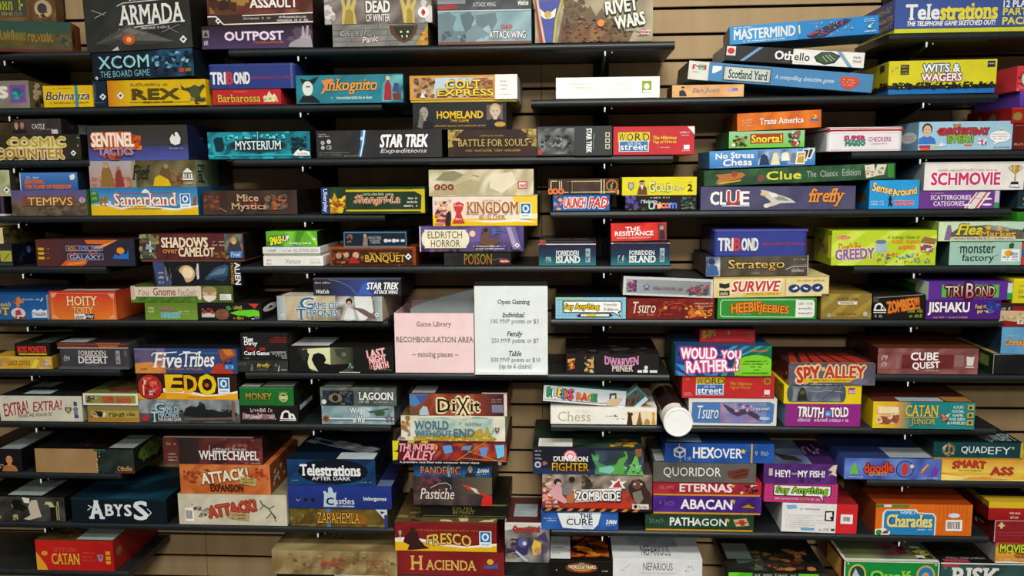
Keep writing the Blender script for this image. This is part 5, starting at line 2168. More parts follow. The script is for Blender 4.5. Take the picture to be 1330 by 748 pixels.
game('board_game_box','board game',0.2128,0.0551,0.266,(-0.7079,-0.287,0.8817),(0,0,0),'7c98a0','steel blue and silver box with narrow white lettering and a plane sketch','''n 0 0 100 100 30 86a0a8 728c94 9ab4b8 66808a
r 0 66 100 74 c8d8d8
r 0 74 100 80 3a5058
p a8c4c8 50 10 70 6 66 60 54 64
t 39 10 60 46 eef2f0 n,b,o3a5058 Wings
t 43 52 60 92 eef2f0 n,b,o3a5058 of War
p 3a5a30 72 40 80 22 88 30 86 50 76 54
p 4a4e54 64 30 92 10 94 16 68 40
c 5.5 70 18 8a5a3a
* 5.5 70 16 5a3420
* 93 68 28 5a4a54
c 93 68 10 8a8a90
@R
r 0 0 100 100 5a686a''')
game('board_game_box','board game',0.2234,0.0548,0.267,(-0.7048,-0.288,0.9372),(0,0,0),'4c5450','grey-green rocky box with white chiselled capitals and a dark eye picture','''n 0 0 100 100 30 5c645e 4a524c 6e7670 3c4440
r 3 18 44 98 1c2430
b 4 22 43 96 22 14 2a3848 5a5248 141c26 6a5a44 3a4a5c
e 20 58 9 24 7a7058
e 20 58 4 18 1a1c20
c 5 78 13 d0d4d0
t 51 26 96 66 dfe2dc s,B,o2a302a LAGOON
w 70 74 94 82 b8bcb4 20
w 52 70 64 82 d0d4cc 5
@R
r 0 0 100 100 252b24
@T
r 0 0 100 100 20281a
s 4 66 40 98 5c605c''')
game('board_game_box','board game',0.1527,0.0339,0.17,(-0.9847,-0.287,1.0359),(0,0,0),'2a2c2a','low charcoal box with gold script under the tall black card-game box','''n 0 0 100 100 50 2e302e 262826 343634
w 4 18 26 26 8a8a86 14
w 4 34 22 42 7a7a76 12
t 40 26 66 66 d8b83a s,i,b firefly
w 42 72 60 80 8a8a7a 10
p 6a6a66 26 90 30 30 32 26 33 90
p 7a7a76 74 50 77 22 79 50
p b8b8b4 80 94 83 40 84 40 83 94
t 87 74 98 90 d0d8d0 b,i Family''')
game('board_game_box','board game',0.1396,0.079,0.15,(-0.9755,-0.287,1.0702),(0,0,0),'1e1e1e','tall black box with stacked white typewriter text and red print','''t 6 14 27 30 f0f0ee s,B That
t 8 30 36 48 f0f0ee s,B Dirty
r 12 52 32 64 9a2828
r 40 52 52 64 9a2828
w 13 54 31 62 3a1010 6
t 7 66 60 80 f0f0ee s,B Card Game
w 68 12 98 18 b03030 12
w 62 20 98 26 b03030 14
w 62 28 98 34 b03030 14
w 62 66 97 71 e0e0dc 14
w 66 73 97 78 e0e0dc 12
w 74 80 97 85 e0e0dc 9
w 86 88 97 93 e0e0dc 5
w 8 91 18 94 c0c0bc 5
@R
r 0 0 100 100 241c1c
b 0 10 100 90 6 14 5a2a2a 4a4444''')
game('board_game_box','board game',0.3055,0.0763,0.269,(-0.7514,-0.29,1.0359),(0,0,0),'161716','long black box with a zombie silhouette on a pale glow and tilted pink-white capitals','''g 8 4 34 96 161716 6a6c48 h
p d8dcae 14 10 40 4 54 20 60 60 52 94 28 96 16 80
g 40 4 64 96 6a7050 161716 h
p 161716 10 20 16 12 20 30 18 60 19 80 22 96 6 96
p 2a2c24 11 18 18 8 19 40 14 60
p 121312 22 50 24 30 29 24 34 32 36 52 34 64 40 70 56 66 60 74 50 96 28 96 24 70
p 3a4234 44 10 56 8 60 40 52 50 46 34
c 53 30 9 6a6a54
l 8ad0b0 2 57 82 59 62 60 84 63 70
p 161716 62 0 100 0 100 100 62 100
t 75 10 92 38 f0c4c4 B,r-9,o8a3a3a LAST
t 77 34 93 62 f0c4c4 B,r-9,o8a3a3a NIGHT
w 77 66 80 86 d89a9a 2
t 81 60 95 84 f0c4c4 B,r-9,o8a3a3a EARTH
w 86 86 98 90 b0b0ac 14
r 48 97 68 100 d8d8cc
@T
r 0 0 100 100 1a1816
s 2 50 38 97 b4bab8''')
game('board_game_box','board game',0.2617,0.0575,0.23,(0.0251,-0.286,1.0359),(0,0,0),'1e1c1e','black box with chrome lettering under a pink arc and white player icons','''b 2 24 10 80 9 11 b0542a d8a04a 6a3a24
b 20 10 30 94 20 12 d8a84a 8a5a2a c8c0a0 6a3a1c
t 42 16 78 56 c88ab0 s,B,o4a2440,a-30 DWARVEN
t 50 56 72 86 c8bcb0 B,o3a3434 MINER
c 86 66 9 d8d8d8
r 83 76 88 92 e0e0e0
r 77 80 82 92 e0e0e0
r 90 80 98 92 e0e0e0
@T
r 0 0 100 100 1c181a
b 0 20 90 98 14 9 3a2c2a 4a443c 2a2024''')
game('board_game_box','board game',0.3013,0.0503,0.23,(0.0009,-0.287,0.888),(0,0,0),'eeebe2','white box with thin khaki serif lettering and chess pieces at its right end','''t 7 26 38 84 b0aa88 s,n Chess
w 24 22 38 28 d0ccb8 14
w 52 46 64 54 8a8a80 9
w 62 62 70 70 8a8a80 6
p 4a4a44 60 40 63 50 61 56
r 72 20 99 100 e8d8b0
p 3a2c22 72 100 73 50 72.6 24 75 30 77 28 78 40 76.4 50 77.6 100
p 7a5a34 81 100 83 50 83.6 26 84.6 26 85 50 87 100
p b08a4a 88 100 89 70 91 62 93 72 94 100
p c89a4a 95 100 96 50 95.4 30 97 24 98.6 30 98 50 99 100
@T
r 0 0 100 100 d8d4c8
b 76 60 96 96 5 9 b08a5a 8a8a7a''')
game('board_game_box','board game',0.2348,0.0463,0.19,(-0.0546,-0.28,0.9458),(0,0.0733,0),'c8d4da','pale blue-white box with multicoloured cartoon lettering, sloping on the white box','''g 0 0 100 100 a8b4bc d8e0e4 v
r 0 86 100 90 8a949a
t 5 14 12 70 3a9a5a B,o14301c R
t 11 24 18 80 e8e8e8 B,o2a2a34 U
t 18 10 24 66 e8d03a B,o14143c B
t 23 18 27 74 4a8ad8 B,o14143c I
t 26 24 32 76 d87a2a B,o14143c K
t 31 14 36 80 d84a6a B,o14143c S
t 41 32 47 74 d8843a B,o8a2a2a R
t 47 32 53 74 d84a3a B,o8a2a2a A
t 53 32 59 74 e0a83a B,o8a6a1c C
t 59 32 65 74 3a9a5a B,o1c4a2a E
w 40 80 74 86 d87a6a 26
p c8b08a 74 80 88 40 96 44 90 90 78 96
p 3a2c26 80 20 88 14 88.8 50 87 50 87 24 82 28 82 54 80.4 56
@T
r 0 0 100 100 2a4a44''')
game('board_game_box','board game',0.0595,0.0461,0.06,(0.1063,-0.276,0.9391),(0,-0.7505,0),'8aa0a2','torn pale box end with dark teal and rust picture leaning on the white box','''r 0 0 100 74 2c5a54
b 8 10 92 70 12 16 7a3a2a 2a4a4a 3a2a24
r 0 74 100 100 b8c8cc''')
game('board_game_box','board game',0.245,0.079,0.24,(0.3634,-0.287,0.888),(0,0,0),'dcdad2','cream edged box with a blue sky panel, white script and a violet dragon','''g 0 0 100 8 c8c4bc dcdad2 v
p 4a78b0 4 14 92 12 97 20 96 84 92 92 6 90 3 80
n 36 14 88 88 24 5a84b8 9a7aa0 8a6a9a b090a8 6a8ac0
p 4a3a54 38 18 46 30 54 44 66 36 74 50 80 60 84 84 76 74 66 56 56 66 50 58 44 44
b 50 14 84 50 14 9 a08ab0 7a4a7a c8a8b8
t 10 26 34 74 e8e8ea s,i Tsuro
r 72 28 93 44 6a7ea0
w 73 30 92 42 d8e0e8 6
e 86 72 6 6 a8c0d8''')
game('board_game_box','board game',0.2559,0.0663,0.25,(0.3491,-0.288,0.9674),(0,0,0),'b82a2c','red letter-tile box stacked between the zebra striped and cream edged boxes','''w 2 74 10 80 e0b0b0 8
w 2 84 12 88 e0b0b0 9
r 15 8 46 42 b8a02a
t 16 12 23 38 2a2414 r6 W
t 24 12 31 38 2a2414 - O
t 32 12 38 38 2a2414 - R
t 39 12 46 38 2a2414 r-6 D
r 15 38 45 86 d8dce0
r 16 40 44 84 3a6aa8
t 24 40 36 54 b8c8e0 b on the
t 17 56 43 80 f0f0ee b street
t 52 28 76 42 c8922a b,i The Hilarious
t 52 46 74 60 c8922a b,i Tug of Words
c 92 24 16 8a8a2a
c 92 24 10 b82a2c
r 89 62 95 82 e8d0d0
w 87 86 96 90 e8d0d0 7
w 4 10 8 22 d88a3a 3''')
game('board_game_box','board game',0.265,0.0854,0.23,(0.3323,-0.294,1.0341),(0,0,0),'2a4468','blue and green zebra striped box with plump white-pink lettering and a lime oval','''n 0 0 60 100 30 1f3a7a 2a4a9a 1a2a4a 3a2a6a
g 60 0 100 100 1c4a5a 1c6a4a h
p 2a8ac0 60 0 66 0 52 30 44 34
p 2a8ac0 72 0 78 0 60 36 54 34
p 2a9ab0 86 0 92 0 70 34 64 36
p 1a8a6a 98 0 100 4 84 34 78 36
p 2a8ac0 0 60 10 66 22 100 14 100
p 2a8ac0 0 84 6 88 12 100 4 100
p 2a7ab0 20 74 26 74 40 100 32 100
p 2a8ac0 44 76 48 74 44 100 38 100
p 1a9a7a 52 74 56 72 54 100 48 100
p 1a2a4a 6 10 10 20 6 34 2 30
e 84 72 24 42 7aca2a
g 62 60 99 99 8ad03a 6ac024 v
r 60 90 62 100 1c5a4a
t 6 8 43 44 f4eef2 B,Oc8488a,d3a1a4a WOULD
t 48 16 68 44 f4eef2 B,Oc8488a,d3a1a4a YOU
t 12 48 66 86 f4eef2 B,Oc8488a,d3a1a4a,r-3 RATHER...?
t 78 11 96 20 d87a2a b,i zobmondo!!
w 72 48 96 53 2a4a1c 22
w 70 57 97 62 2a4a1c 24
w 78 66 90 71 2a4a1c 10
w 82 77 88 81 2a4a1c 4
w 70 87 97 92 2a4a1c 24
@L
r 0 0 100 100 2a6a5a''')
game('board_game_box','board game',0.1548,0.0383,0.18,(0.3509,-0.25,1.1199),(0,0,0),'9c2028','low red box set back in the shade above the zebra striped box','''b 4 4 28 70 14 14 7a7a2a 8a8a34
p 8a6a24 50 10 54 14 54 40 50 40
c 90 36 18 5a5a4a
c 90 36 12 9c2028
w 28 74 78 82 c87a5a 30
@R
r 0 0 100 100 3a0e10''')
game('board_game_box','board game',0.206,0.0644,0.21,(0.6138,-0.287,0.888),(0,0,0),'8c2a80','magenta purple box with bouncy white lettering and a small blue square','''t 16 14 50 58 f0ecee B,o5a1a54,r3 TRUTH
r 53 30 60 54 3a9ad8
w 54 36 59 48 d8ecf8 3
t 60 14 83 56 f0ecee B,o5a1a54,r-3 TOLD
w 16 62 84 78 e8d8e4 34
@L
r 0 0 100 100 7aa0b8''')
game('board_game_box','board game',0.2128,0.0548,0.23,(0.6099,-0.287,0.9528),(0,0,0),'dcc41c','bright yellow box with a grey oval window picture','''r 8 0 76 90 4a5260
n 8 4 76 86 24 5a6474 6a7684 8a9090 4a5464
e 8 46 4 42 4a5260
e 76 46 4 42 4a5260
p 2a2a24 17 84 19 40 22 14 26 16 29 46 31 84
c 24 40 12 5a5a34
l 9aa4a8 3 30 30 44 36 54 28 76 36
l 2a2c34 3 46 84 72 6
r 83 14 92 44 8a4a6a
t 84 20 91.4 40 e8c8d8 B ad
@L
r 0 0 100 100 b89c14
b 0 0 100 80 6 20 6a3a24 c8a83a''')
game('board_game_box','board game',0.2367,0.0618,0.23,(0.6317,-0.29,1.008),(0,0,0),'56525e','grey-violet box with big red capitals edged in cream and a yellow underline','''g 0 0 100 16 4a4c54 5a5664 v
n 0 14 100 100 40 5a5664 504c5a 625e6e
t 10 16 36 86 b83428 B,Oe0c498,r-5 SPY
r 38 18 42 34 d8b84a
t 42 12 88 66 b83428 B,Oe0c498 ALLEY
p d8b42a 18 70 76 66 74 86 16 88
w 26 73 72 82 5a4a1c 40
w 26 94 56 99 d8d8d0 18
e 82 84 10 16 6a667a
@L
r 0 0 100 100 5a2018
b 0 20 100 100 8 16 b0542a c8a04a 3a2a2a
@T
r 0 0 100 100 3a2220
p a83224 2 96 14 40 20 40 12 96
p a83224 16 96 26 40 34 40 26 96
p a83224 30 96 36 40 44 40 42 96
p a83224 46 96 46 40 54 40 58 96
p a83224 62 96 56 40 66 40 76 96
p a83224 78 96 70 40 84 40 96 96
l e0b080 2 2 98 98 98''')
game('board_game_box','board game',0.2726,0.0762,0.2,(0.8828,-0.298,0.888),(0,0,-0.0175),'1c7c7c','yellow to teal box with gold serif capitals and an island picture','''g 0 0 28 100 e0c41c d89a3a h
g 24 0 38 100 d09a3c 1c7c7c h
g 38 0 100 100 1c7c7c 22888a h
n 4 16 26 84 18 e8d8b0 c89a5a a8583a e8b87a
b 5 50 26 84 14 13 5a3a28 8a4a34 d8c8a8 a0503a
r 5 18 25 44 ecd8a8
t 32 12 64 54 e0b43c s,b,d0c3a3a CATAN
l e0b43c 2 32 58 64 58
t 38 62 62 90 e0b43c s,d0c3a3a JUNIOR
b 66 44 74 70 8 8 b84a3a d87a5a 7a2a2a
p a8d0d0 70 50 76 38 74 54
t 78 12 88 22 d8e4e0 s,b A FUN
t 77 27 89 37 d8e4e0 s,b SOCIAL
t 78 42 88 52 d8e4e0 s,b GAME
t 75 57 90 67 d8e4e0 s,b FOR KIDS
t 73 71 91 81 d8e4e0 s,b & FAMILIES
r 92 8 98 28 d0a43a
r 92 36 98 56 d0a43a
r 92 64 98 84 d0a43a
c 95 18 6 1c4a4a
c 95 46 6 1c4a4a
c 95 74 6 1c4a4a
@L
r 0 0 100 100 c8ac18
@T
r 0 0 100 100 5a2c20
s 26 78 70 98 98a8b0
r 72 72 98 98 a0703a''')
game('board_game_box','board game',0.2694,0.0724,0.24,(0.8903,-0.287,1.0403),(0,0,0),'7c4444','dusty maroon stone-textured box with white blocky cube lettering','''n 0 0 100 100 30 8a5452 7a4644 94605c 6e3c3c
r 0 18 100 20 6a3434
r 0 80 100 82 6a3434
n 24 24 76 78 40 6a2a2c 742f30 5e2426
r 18 30 22 80 8a6460
r 76 26 86 70 8a6460
t 33 16 60 46 f0eeec B CUBE
t 35 53 62 82 f0eeec B,r-3 QUEST
w 48 84 62 88 e0d8d4 14
w 4 22 10 46 c8bcb8 2
w 4 50 10 72 c8bcb8 2
p d8d0cc 88 30 94 34 96 28 95 66 89 66
r 88 70 96 74 e0d8d4
@L
r 0 0 100 100 3a1414
@T
r 0 0 100 100 5a3018''')
game('board_game_box','board game',0.1121,0.0585,0.25,(1.121,-0.288,1.0403),(0,0,0),'17181a','plain black box with a thin pale edge and a rainbow striped side at the right','''l b0b0a8 2 0 4 100 1
l b0b0a8 2 0.5 2 0.5 98
n 4 8 100 96 50 1a1b1d 141517 202124
@L
r 0 0 100 100 1a2a1c
r 10 10 40 60 2a5a2a
p 8a2a24 40 30 70 20 70 60 40 66
r 70 20 90 70 6a7a3a
@T
r 0 0 100 100 8a8a84
p c8961c 0 96 10 96 4 40 0 40''')
game('board_game_box','board game',0.1044,0.0738,0.23,(1.133,-0.29,1.0992),(0,0,0),'5a96c4','sky blue box with orange script, second in the stack at the right edge','''n 0 0 100 100 40 609cc8 5490c0 6aa8d0
w 16 28 46 36 9ac0d8 10
t 10 44 64 74 d89a4a s,i,B,o4a3a24 Cheeky
t 68 40 100 70 d89a4a s,B,o4a3a24 Mo
@L
r 0 0 100 100 1c2c3a''')
game('board_game_box','board game',0.1092,0.065,0.23,(1.1269,-0.288,1.1734),(0,0,0),'8a1c1c','dark red and tan box with a black word strip at the right edge','''r 0 0 100 12 2a2020
p c8b08a 0 30 100 34 100 70 80 74 60 68 40 78 14 72 0 76
r 0 12 30 30 2a2624
w 4 16 26 28 c8c8c0 4
r 44 68 100 88 d8d0c0
w 50 72 96 84 4a4440 5
b 0 40 60 66 6 8 a8945a d8c8a0''')
game('board_game_box','board game',0.1085,0.0661,0.22,(1.1574,-0.29,1.2388),(0,0,0),'d8cc1c','bright yellow box with grey print, topmost of its stack at the right edge','''t 14 44 60 58 5a6050 b Double
w 14 24 52 32 a8a43a 8
w 14 66 56 78 5a6050 6
g 0 0 100 8 e8e04a d8cc1c v''')
game('board_game_box','board game',0.1508,0.0681,0.266,(-1.8102,-0.287,0.724),(0,0,0),'17161a','black box with a lit bare-shouldered man beside the kraft patched box','''n 0 0 50 100 40 1c1a20 141216 241c1c
f 74 20 98 c88a5a 2a1a12 a8703a
b 44 66 62 96 5 9 b07a5a c8a090
w 40 60 50 66 8a8a8a 3
@R
r 0 0 100 100 0a0a10
b 20 50 90 90 4 15 2a2a3a
@T
r 0 0 100 100 121210
s 52 30 96 97 8a9494''')
game('board_game_box','board game',0.3046,0.0737,0.266,(-1.5401,-0.287,0.724),(0,0,0),'1c2420','brown kraft patched box with a dark green end and tiny orange script','''r 0 0 63 100 9c7c50
n 0 0 63 100 60 a08054 98784c a4845a
b 62 6 68 90 6 6 c8b894 b0a480 2a4a3a
n 66 0 100 100 30 1c2824 24322c 162020 2c3a34
r 60 0 72 8 2a5a4a
t 83 70 98 90 d8a86a s,i Cthulhu
r 80 92 100 100 5a2c20
@R
r 0 0 100 100 141c10
e 40 40 30 34 4a6024
b 20 20 70 90 6 14 5a7030 2a3a1c
@T
r 0 0 100 100 100d0c
b 4 30 50 90 8 8 3a1614 1a1a2a
s 74 50 99 97 8a9490''')
game('board_game_box','board game',0.2648,0.0614,0.24,(0.8107,-0.287,0.7359),(0,0,0),'4a60b4','periwinkle box with red bubbly lettering, a looped circle and a pencil','''n 0 0 100 100 40 4a60b8 6a88cc 3a4a9a 5a78c4
p 6ab83a 6 76 8 40 10 24 12 22 13 44 15 76
t 21 22 51 66 d84a2a B,O5a1424,r-3 doodle
t 26 66 45 84 d8a02a B QUEST
c 63 50 40 1a2050
c 63 50 36 5a74c0
e 63 50 3.4 30 c83a2a
c 70 36 9 e0d0b0
p c8682a 78 70 86 24 88.6 26 81 72
p e0d03a 80 56 86 26 87 26 81 58
p 7a3aa8 90 76 91 48 94 36 97 50 96 76
w 5 84 20 92 c8d0e8 16
w 82 86 97 93 e0e4f0 14
@T
r 0 0 100 100 2c3a6a
s 48 60 96 97 98a0a8''')
game('board_game_box','board game',0.2683,0.0603,0.24,(1.0795,-0.287,0.7359),(0,0,0),'e0b83a','golden box with red slab capitals and orange waves','''g 0 0 100 60 d8983a e8cc5a v
p d87a24 0 62 16 74 30 84 20 100 0 100
p f0d87a 0 70 20 78 44 74 60 84 76 90 100 72 100 100 0 100
p e09a3a 20 96 30 82 44 78 58 86 70 92 84 84 100 66 100 74 84 90 60 98
p d86a24 84 36 96 34 100 60 90 66
t 11 6 44 40 b8302c s,B,o8a5a1c,a20 SMART
t 49 34 72 70 b8302c s,B,o8a5a1c ASS
t 17 46 40 56 6a5a3a i,b the board game
w 18 78 40 84 f0e8d0 22
w 52 84 68 90 f0e8d0 18''')
game('board_game_box','board game',0.24,0.0503,0.266,(1.0402,-0.287,0.7966),(0,0,0),'123c40','dark teal box with silver capitals and a wooden ring emblem','''n 0 0 100 100 50 14424a 103840 184a50
c 17 50 40 7a6a4a
c 17 50 24 123c40
l b09a6a 4 17 2 17 98
b 10 20 24 80 10 12 8a7a5a 5a4a34 c0b08a
t 31 26 60 76 d8e0e0 b QUAD
t 61 28 87 76 d8e0e0 - EFY
* 89 34 14 b09a4a
r 97.5 0 100 100 c8a83a
@T
r 0 0 100 100 0e1a1c
t 62 70 98 98 8aa0a0 b QUADEFY
@L
r 0 0 100 100 0e2420''',base=('b08a2c', 0.13))
game('board_game_box','board game',0.2875,0.078,0.266,(-1.757,-0.287,0.5679),(0,0,0),'1e1e1c','noir black and white box with a pale armed figure and upright yellow letters','''n 0 0 100 100 30 2a2a28 1a1a18 3c3c38 4a4a46
p c8bca8 60 40 64 14 70 12 72 50 74 80 60 94 54 90 62 74
c 46 34 14 c8a890
p e0e0d8 54 2 62 6 62 26 56 24
p 14120f 42 20 46 10 52 14 54 30 60 44 54 60 44 50
b 42 66 48 96 4 9 a8a47a 8a8a60
p c0bc9c 78 30 80 18 86 20 90 44 88 60 85 46 82 30
r 84 40 92 94 14140f
w 90.5 18 94.5 92 a8a06a 1
b 0 66 30 98 5 11 7a2a24 c8806a 2a1a1a
@T
r 0 0 100 100 14120f
s 36 20 74 96 98a4a4
@R
r 0 0 100 100 0a0a0c''')
game('board_game_box','board game',0.2949,0.0784,0.267,(-1.445,-0.288,0.5679),(0,0,0),'0c1a22','midnight blue box with ragged white capitals and a glowing blue lid','''g 0 0 100 12 12303c 0c1a22 v
t 19 12 34 82 dfe6e8 s,B A
t 36 26 44 70 dfe6e8 s,B B
t 45 26 54 70 dfe6e8 s,B Y
t 56 26 63 70 dfe6e8 s,B S
t 66 12 80 84 dfe6e8 s,B S
l dfe6e8 3 17 50 22 36 18 30
l dfe6e8 3 80 40 84 56 80 70
@T
n 0 0 100 100 24 0e2c3c 14485e 0a1c26 1c5c74 0a1c26
@R
r 0 0 100 100 06090c''')
game('board_game_box','board game',0.3296,0.0954,0.266,(-1.0962,-0.287,0.5679),(0,0,0),'d0cab4','cream box with a rising red block title and a broken twig drawing','''n 0 0 100 100 24 d8d2be c8c0a8 d0cab6 c0b8a0
b 12 34 30 76 10 9 8a8070 a89e8a 5a5248
m 6 46 14 90
t 28 28 72 64 c0482c B,o7a2c1c,r-10 ATTACK!
p b09c6a 48 56 66 62 65 86 46 76
w 50 62 63 69 6a5a34 7
w 50 72 62 79 5a4a2c 7
l 4a443c 3 76 16 78 30 84 44 86 56 90 74
l 4a443c 2 79 32 76 46
l 4a443c 2 84 44 89 34
l 4a443c 2 86 58 81 76
l 4a443c 2 88 66 90 86
@T
r 0 0 100 100 8a8068''')
game('board_game_box','board game',0.2734,0.0919,0.25,(-1.1136,-0.287,0.6637),(0,0,0),'c46a34','orange box with a rising cream block title over brown capitals','''n 0 0 100 100 24 cc7238 bc602c d48048 b05828
b 4 16 34 64 16 9 8a3c20 a04a24
b 74 10 98 50 10 8 b04a2c a03a20
t 24 20 76 56 e8e0c8 B,o8a4a24,r-8 ATTACK!
t 34 66 70 90 4a1c14 B EXPANSION
p b09c5c 68 38 86 46 84 72 66 62
w 70 45 82 51 6a5a2c 7
w 70 55 82 61 5a4a24 7
@R
r 0 0 100 100 7a4424
b 10 30 60 90 4 14 b0a890''')
game('board_game_box','board game',0.3004,0.0796,0.25,(-1.1457,-0.288,0.756),(0,0,0),'4a2424','dark wine box with white wide serif capitals under grey handwriting','''n 0 0 100 100 30 5a2a26 4a2224 6a3430 3a1c20
g 16 0 36 100 2a2020 342426 h
b 60 0 100 100 20 12 7a3a34 8a4a44 5a2624
w 4 16 14 28 b08a3a 4
w 5 58 13 64 c8b8b4 5
w 5 70 15 76 c8b8b4 6
w 5 82 15 88 c8b8b4 6
t 46 26 84 60 b8b0ac i Letters from
t 36 48 96 82 ecebe8 s,b WHITECHAPEL
w 88 90 98 97 d8b0a0 8
@R
r 0 0 100 100 1c0e0e
@T
r 0 0 100 100 241414
r 0 94 90 99 8a7a74''')
game('board_game_box','board game',0.291,0.0568,0.25,(-0.776,-0.288,0.5679),(0,0,0),'5a4a1c','low brown and gold box with uncial lettering held by a blue rubber band','''n 0 0 100 100 30 6a5824 54441a 7a682c 4a3c18
b 0 10 14 80 8 16 8a7a34 6a5a24
p 8a5a1c 26 80 32 40 44 16 60 16 74 24 80 50 78 84
t 28 22 72 78 d8a848 s,o2a1c0c ZARAHEMLA
w 2 84 26 94 a89a6a 24
w 80 84 98 94 a89a6a 18
p c8d0dc 88 0 100 0 100 70
p 2a3a7a 97 30 100 30 100 100 97 100
p 2a3038 93 10 98 14 94 26
k 40 4 3a7cb0''')
game('board_game_box','board game',0.3082,0.0703,0.269,(-0.7699,-0.29,0.6251),(0,0,0),'22347c','blue box with a pale castle emblem and black-letter initial','''g 0 0 100 100 24388a 1e2e6e v
c 10 62 9 1a1c28
c 17 62 9 1a1c28
c 24 62 9 1a1c28
w 8 57 12 68 c8ccd8 2
p b8ccdc 34 92 35 40 34 24 37 24 37 30 39 30 39 12 41 4 43 12 44 30 46 30 47 24 46 60 47 92
p b8ccdc 46 86 64 86 64 92 46 92
t 37 52 44 84 1a2450 s,B C
t 45 52 64 80 c8d4e0 s,b astles
w 46 86 64 91 1a2450 16
t 73 46 95 66 d0d8d8 B bidergames
@T
r 0 0 100 100 1c2450
r 86 80 100 99 5a6a8a
@R
r 0 0 100 100 10183c''')
game('board_game_box','board game',0.2628,0.0784,0.267,(-0.7933,-0.288,0.6958),(0,0,0),'123456','navy box with white cartoon serif lettering fading to black in the middle','''n 0 0 100 100 30 14406a 102c50 184878
e 52 46 40 50 0e1420
t 15 20 83 62 e8eaec s,B Telestrations
t 28 66 72 80 dfe4e8 b AFTER DARK
w 5 80 12 84 a8b8c8 7
w 82 84 96 88 a8b8c8 14
@T
r 0 0 100 100 0c1c30
t 40 4 62 96 b8c0c8 s,b,r-62 Tele
s 56 76 98 98 b0bcc0
@R
r 0 0 100 100 080e18
b 0 30 60 80 3 14 2a3a5a''')
game('board_game_box','board game',0.2226,0.0583,0.22,(-0.0661,-0.29,0.573),(0,0,0),'2450a0','bright blue box with dark capitals on a white torn panel','''n 0 0 100 100 40 2858a8 204890 3064b4
p e8eef0 21 14 78 8 74 70 68 96 50 96 28 90 24 50
w 3 38 20 46 d0dcf0 16
w 8 50 20 58 d0dcf0 11
w 33 28 48 36 d8843a 12
t 50 16 66 40 1c2c4a B THE
t 33 42 67 76 1c2c4a b CURE
e 60 84 8 10 c8d8e8
t 84 46 98 68 e8eef8 B,i Z-MAN
w 84 72 96 77 a8c0e0 12''')
game('board_game_box','board game',0.3146,0.11,0.27,(-0.0163,-0.292,0.6317),(0,0,0),'8a3028','red and smoke zombie box with white comic lettering and hazard stripes below','''n 0 0 100 60 20 a89c8c 6a5a50 8a7c70 4a3c38 b8a898
n 0 46 100 90 20 a83c2c 8a2a22 c04a34 9a3a2c
g 30 60 78 92 a03a2c c03424 v
b 0 6 14 88 16 9 d8d0b8 a8342c e8a090 8a4a3a
p d8a0a8 6 50 12 30 18 36 18 56 24 76 20 80 10 66
c 14 22 10 2a2434
c 15 28 7 d0a890
p 7a7a7e 18 44 22 24 28 30 26 58 18 56
c 27 14 8 2a2420
p b07040 22 60 27 48 30 56 28 80 22 78
b 36 0 48 40 10 9 3a342c 5a4a3c 8a8a7a
p 2a201e 40 10 44 14 42 22
p 3a2a28 78 30 82 14 88 10 93 18 95 36 98 48 100 60 100 84 84 70 80 50
c 86 26 12 6a4a40
p 7a7a6a 82 48 90 40 92 64 88 80 84 70
c 84 24 3 d8d0c0
c 90 24 3 d8d0c0
p f0ece8 60 36 64 24 62 14 67 18 70 8 71 18 77 16 73 26 76 36
p b83a34 64 34 66 24 70 14 71 26 73 34
p f0ece8 29 42 72 36 71 72 58 70 30 76
t 31 46 71 70 f0eeec B,O241c1c ZOMBICIDE
w 32 70 50 74 d8c8c0 16
w 3 74 14 80 f0e8e4 8
w 3 84 16 90 e0d0c8 10
r 82 78 97 92 d8d0cc
c 85 85 5 2a2a2a
w 88 82 96 90 6a6a6a 6
r 0 92 100 100 1a1814
p c87a2c 2 100 5 92 9 92 6 100
p c87a2c 12 100 15 92 19 92 16 100
p c87a2c 22 100 25 92 29 92 26 100
p c87a2c 32 100 35 92 39 92 36 100
p c87a2c 42 100 45 92 49 92 46 100
p c87a2c 52 100 55 92 59 92 56 100
p c87a2c 62 100 65 92 69 92 66 100
p c87a2c 72 100 75 92 79 92 76 100
p c87a2c 82 100 85 92 89 92 86 100
@T
r 0 0 100 100 4a403c''')
game('board_game_box','board game',0.3164,0.0801,0.273,(-0.0426,-0.294,0.7421),(0,0,0),'1c2030','dark navy box with yellow slab letters under a pink target and a green goblin','''r 0 80 100 100 22345a
n 0 0 50 80 50 1e2030 1a1c28 24263a
w 2 12 8 18 d8d8dc 8
w 2 26 7 32 d8d8dc 7
w 2 40 8 46 d8d8dc 8
c 4.6 66 12 b8c0d0
c 4.6 66 6 22345a
b 9 54 13 80 5 8 a85a6a 6a5a8a
c 34 34 24 d85a68
c 34 34 19 f0e0e0
c 34 34 14 d85a68
c 34 34 9 f0e0e0
p 1c2030 26 48 42 48 42 70 26 70
t 19 34 50 52 ecebe8 s,B DUNGEON
t 17 58 51 88 e8c82a s,B,gc8861c,o3a2410 FIGHTER
n 56 10 100 100 24 3a3a5a 4a5a6a 2a3a3a 2a4a3a
p 4a8a54 53 20 56 30 60 24 58 46 60 56 66 66 78 60 80 80 72 100 56 98 58 70 54 46
p 5aa06a 55 34 60 34 59 50 55 46
p 7ac0b0 60 74 70 66 76 76 70 96 60 90
p 5aa04a 72 98 74 70 78 40 84 30 82 14 84 12 86 34 82 60 86 90 84 98
p 6ab85a 84 100 88 70 92 30 94 24 96 60 100 96 100 100
p 8a5a34 92 4 98 2 98 30 93 34
b 78 60 98 98 8 8 8ac0a0 3a6a5a
@T
n 0 0 100 100 20 1c2a24 2a4434 14181a 3a5a44 141414
b 70 70 96 98 5 6 c8961c 8a6a24
s 5 72 36 99 d8d8cc
@R
r 0 0 100 100 101014''')
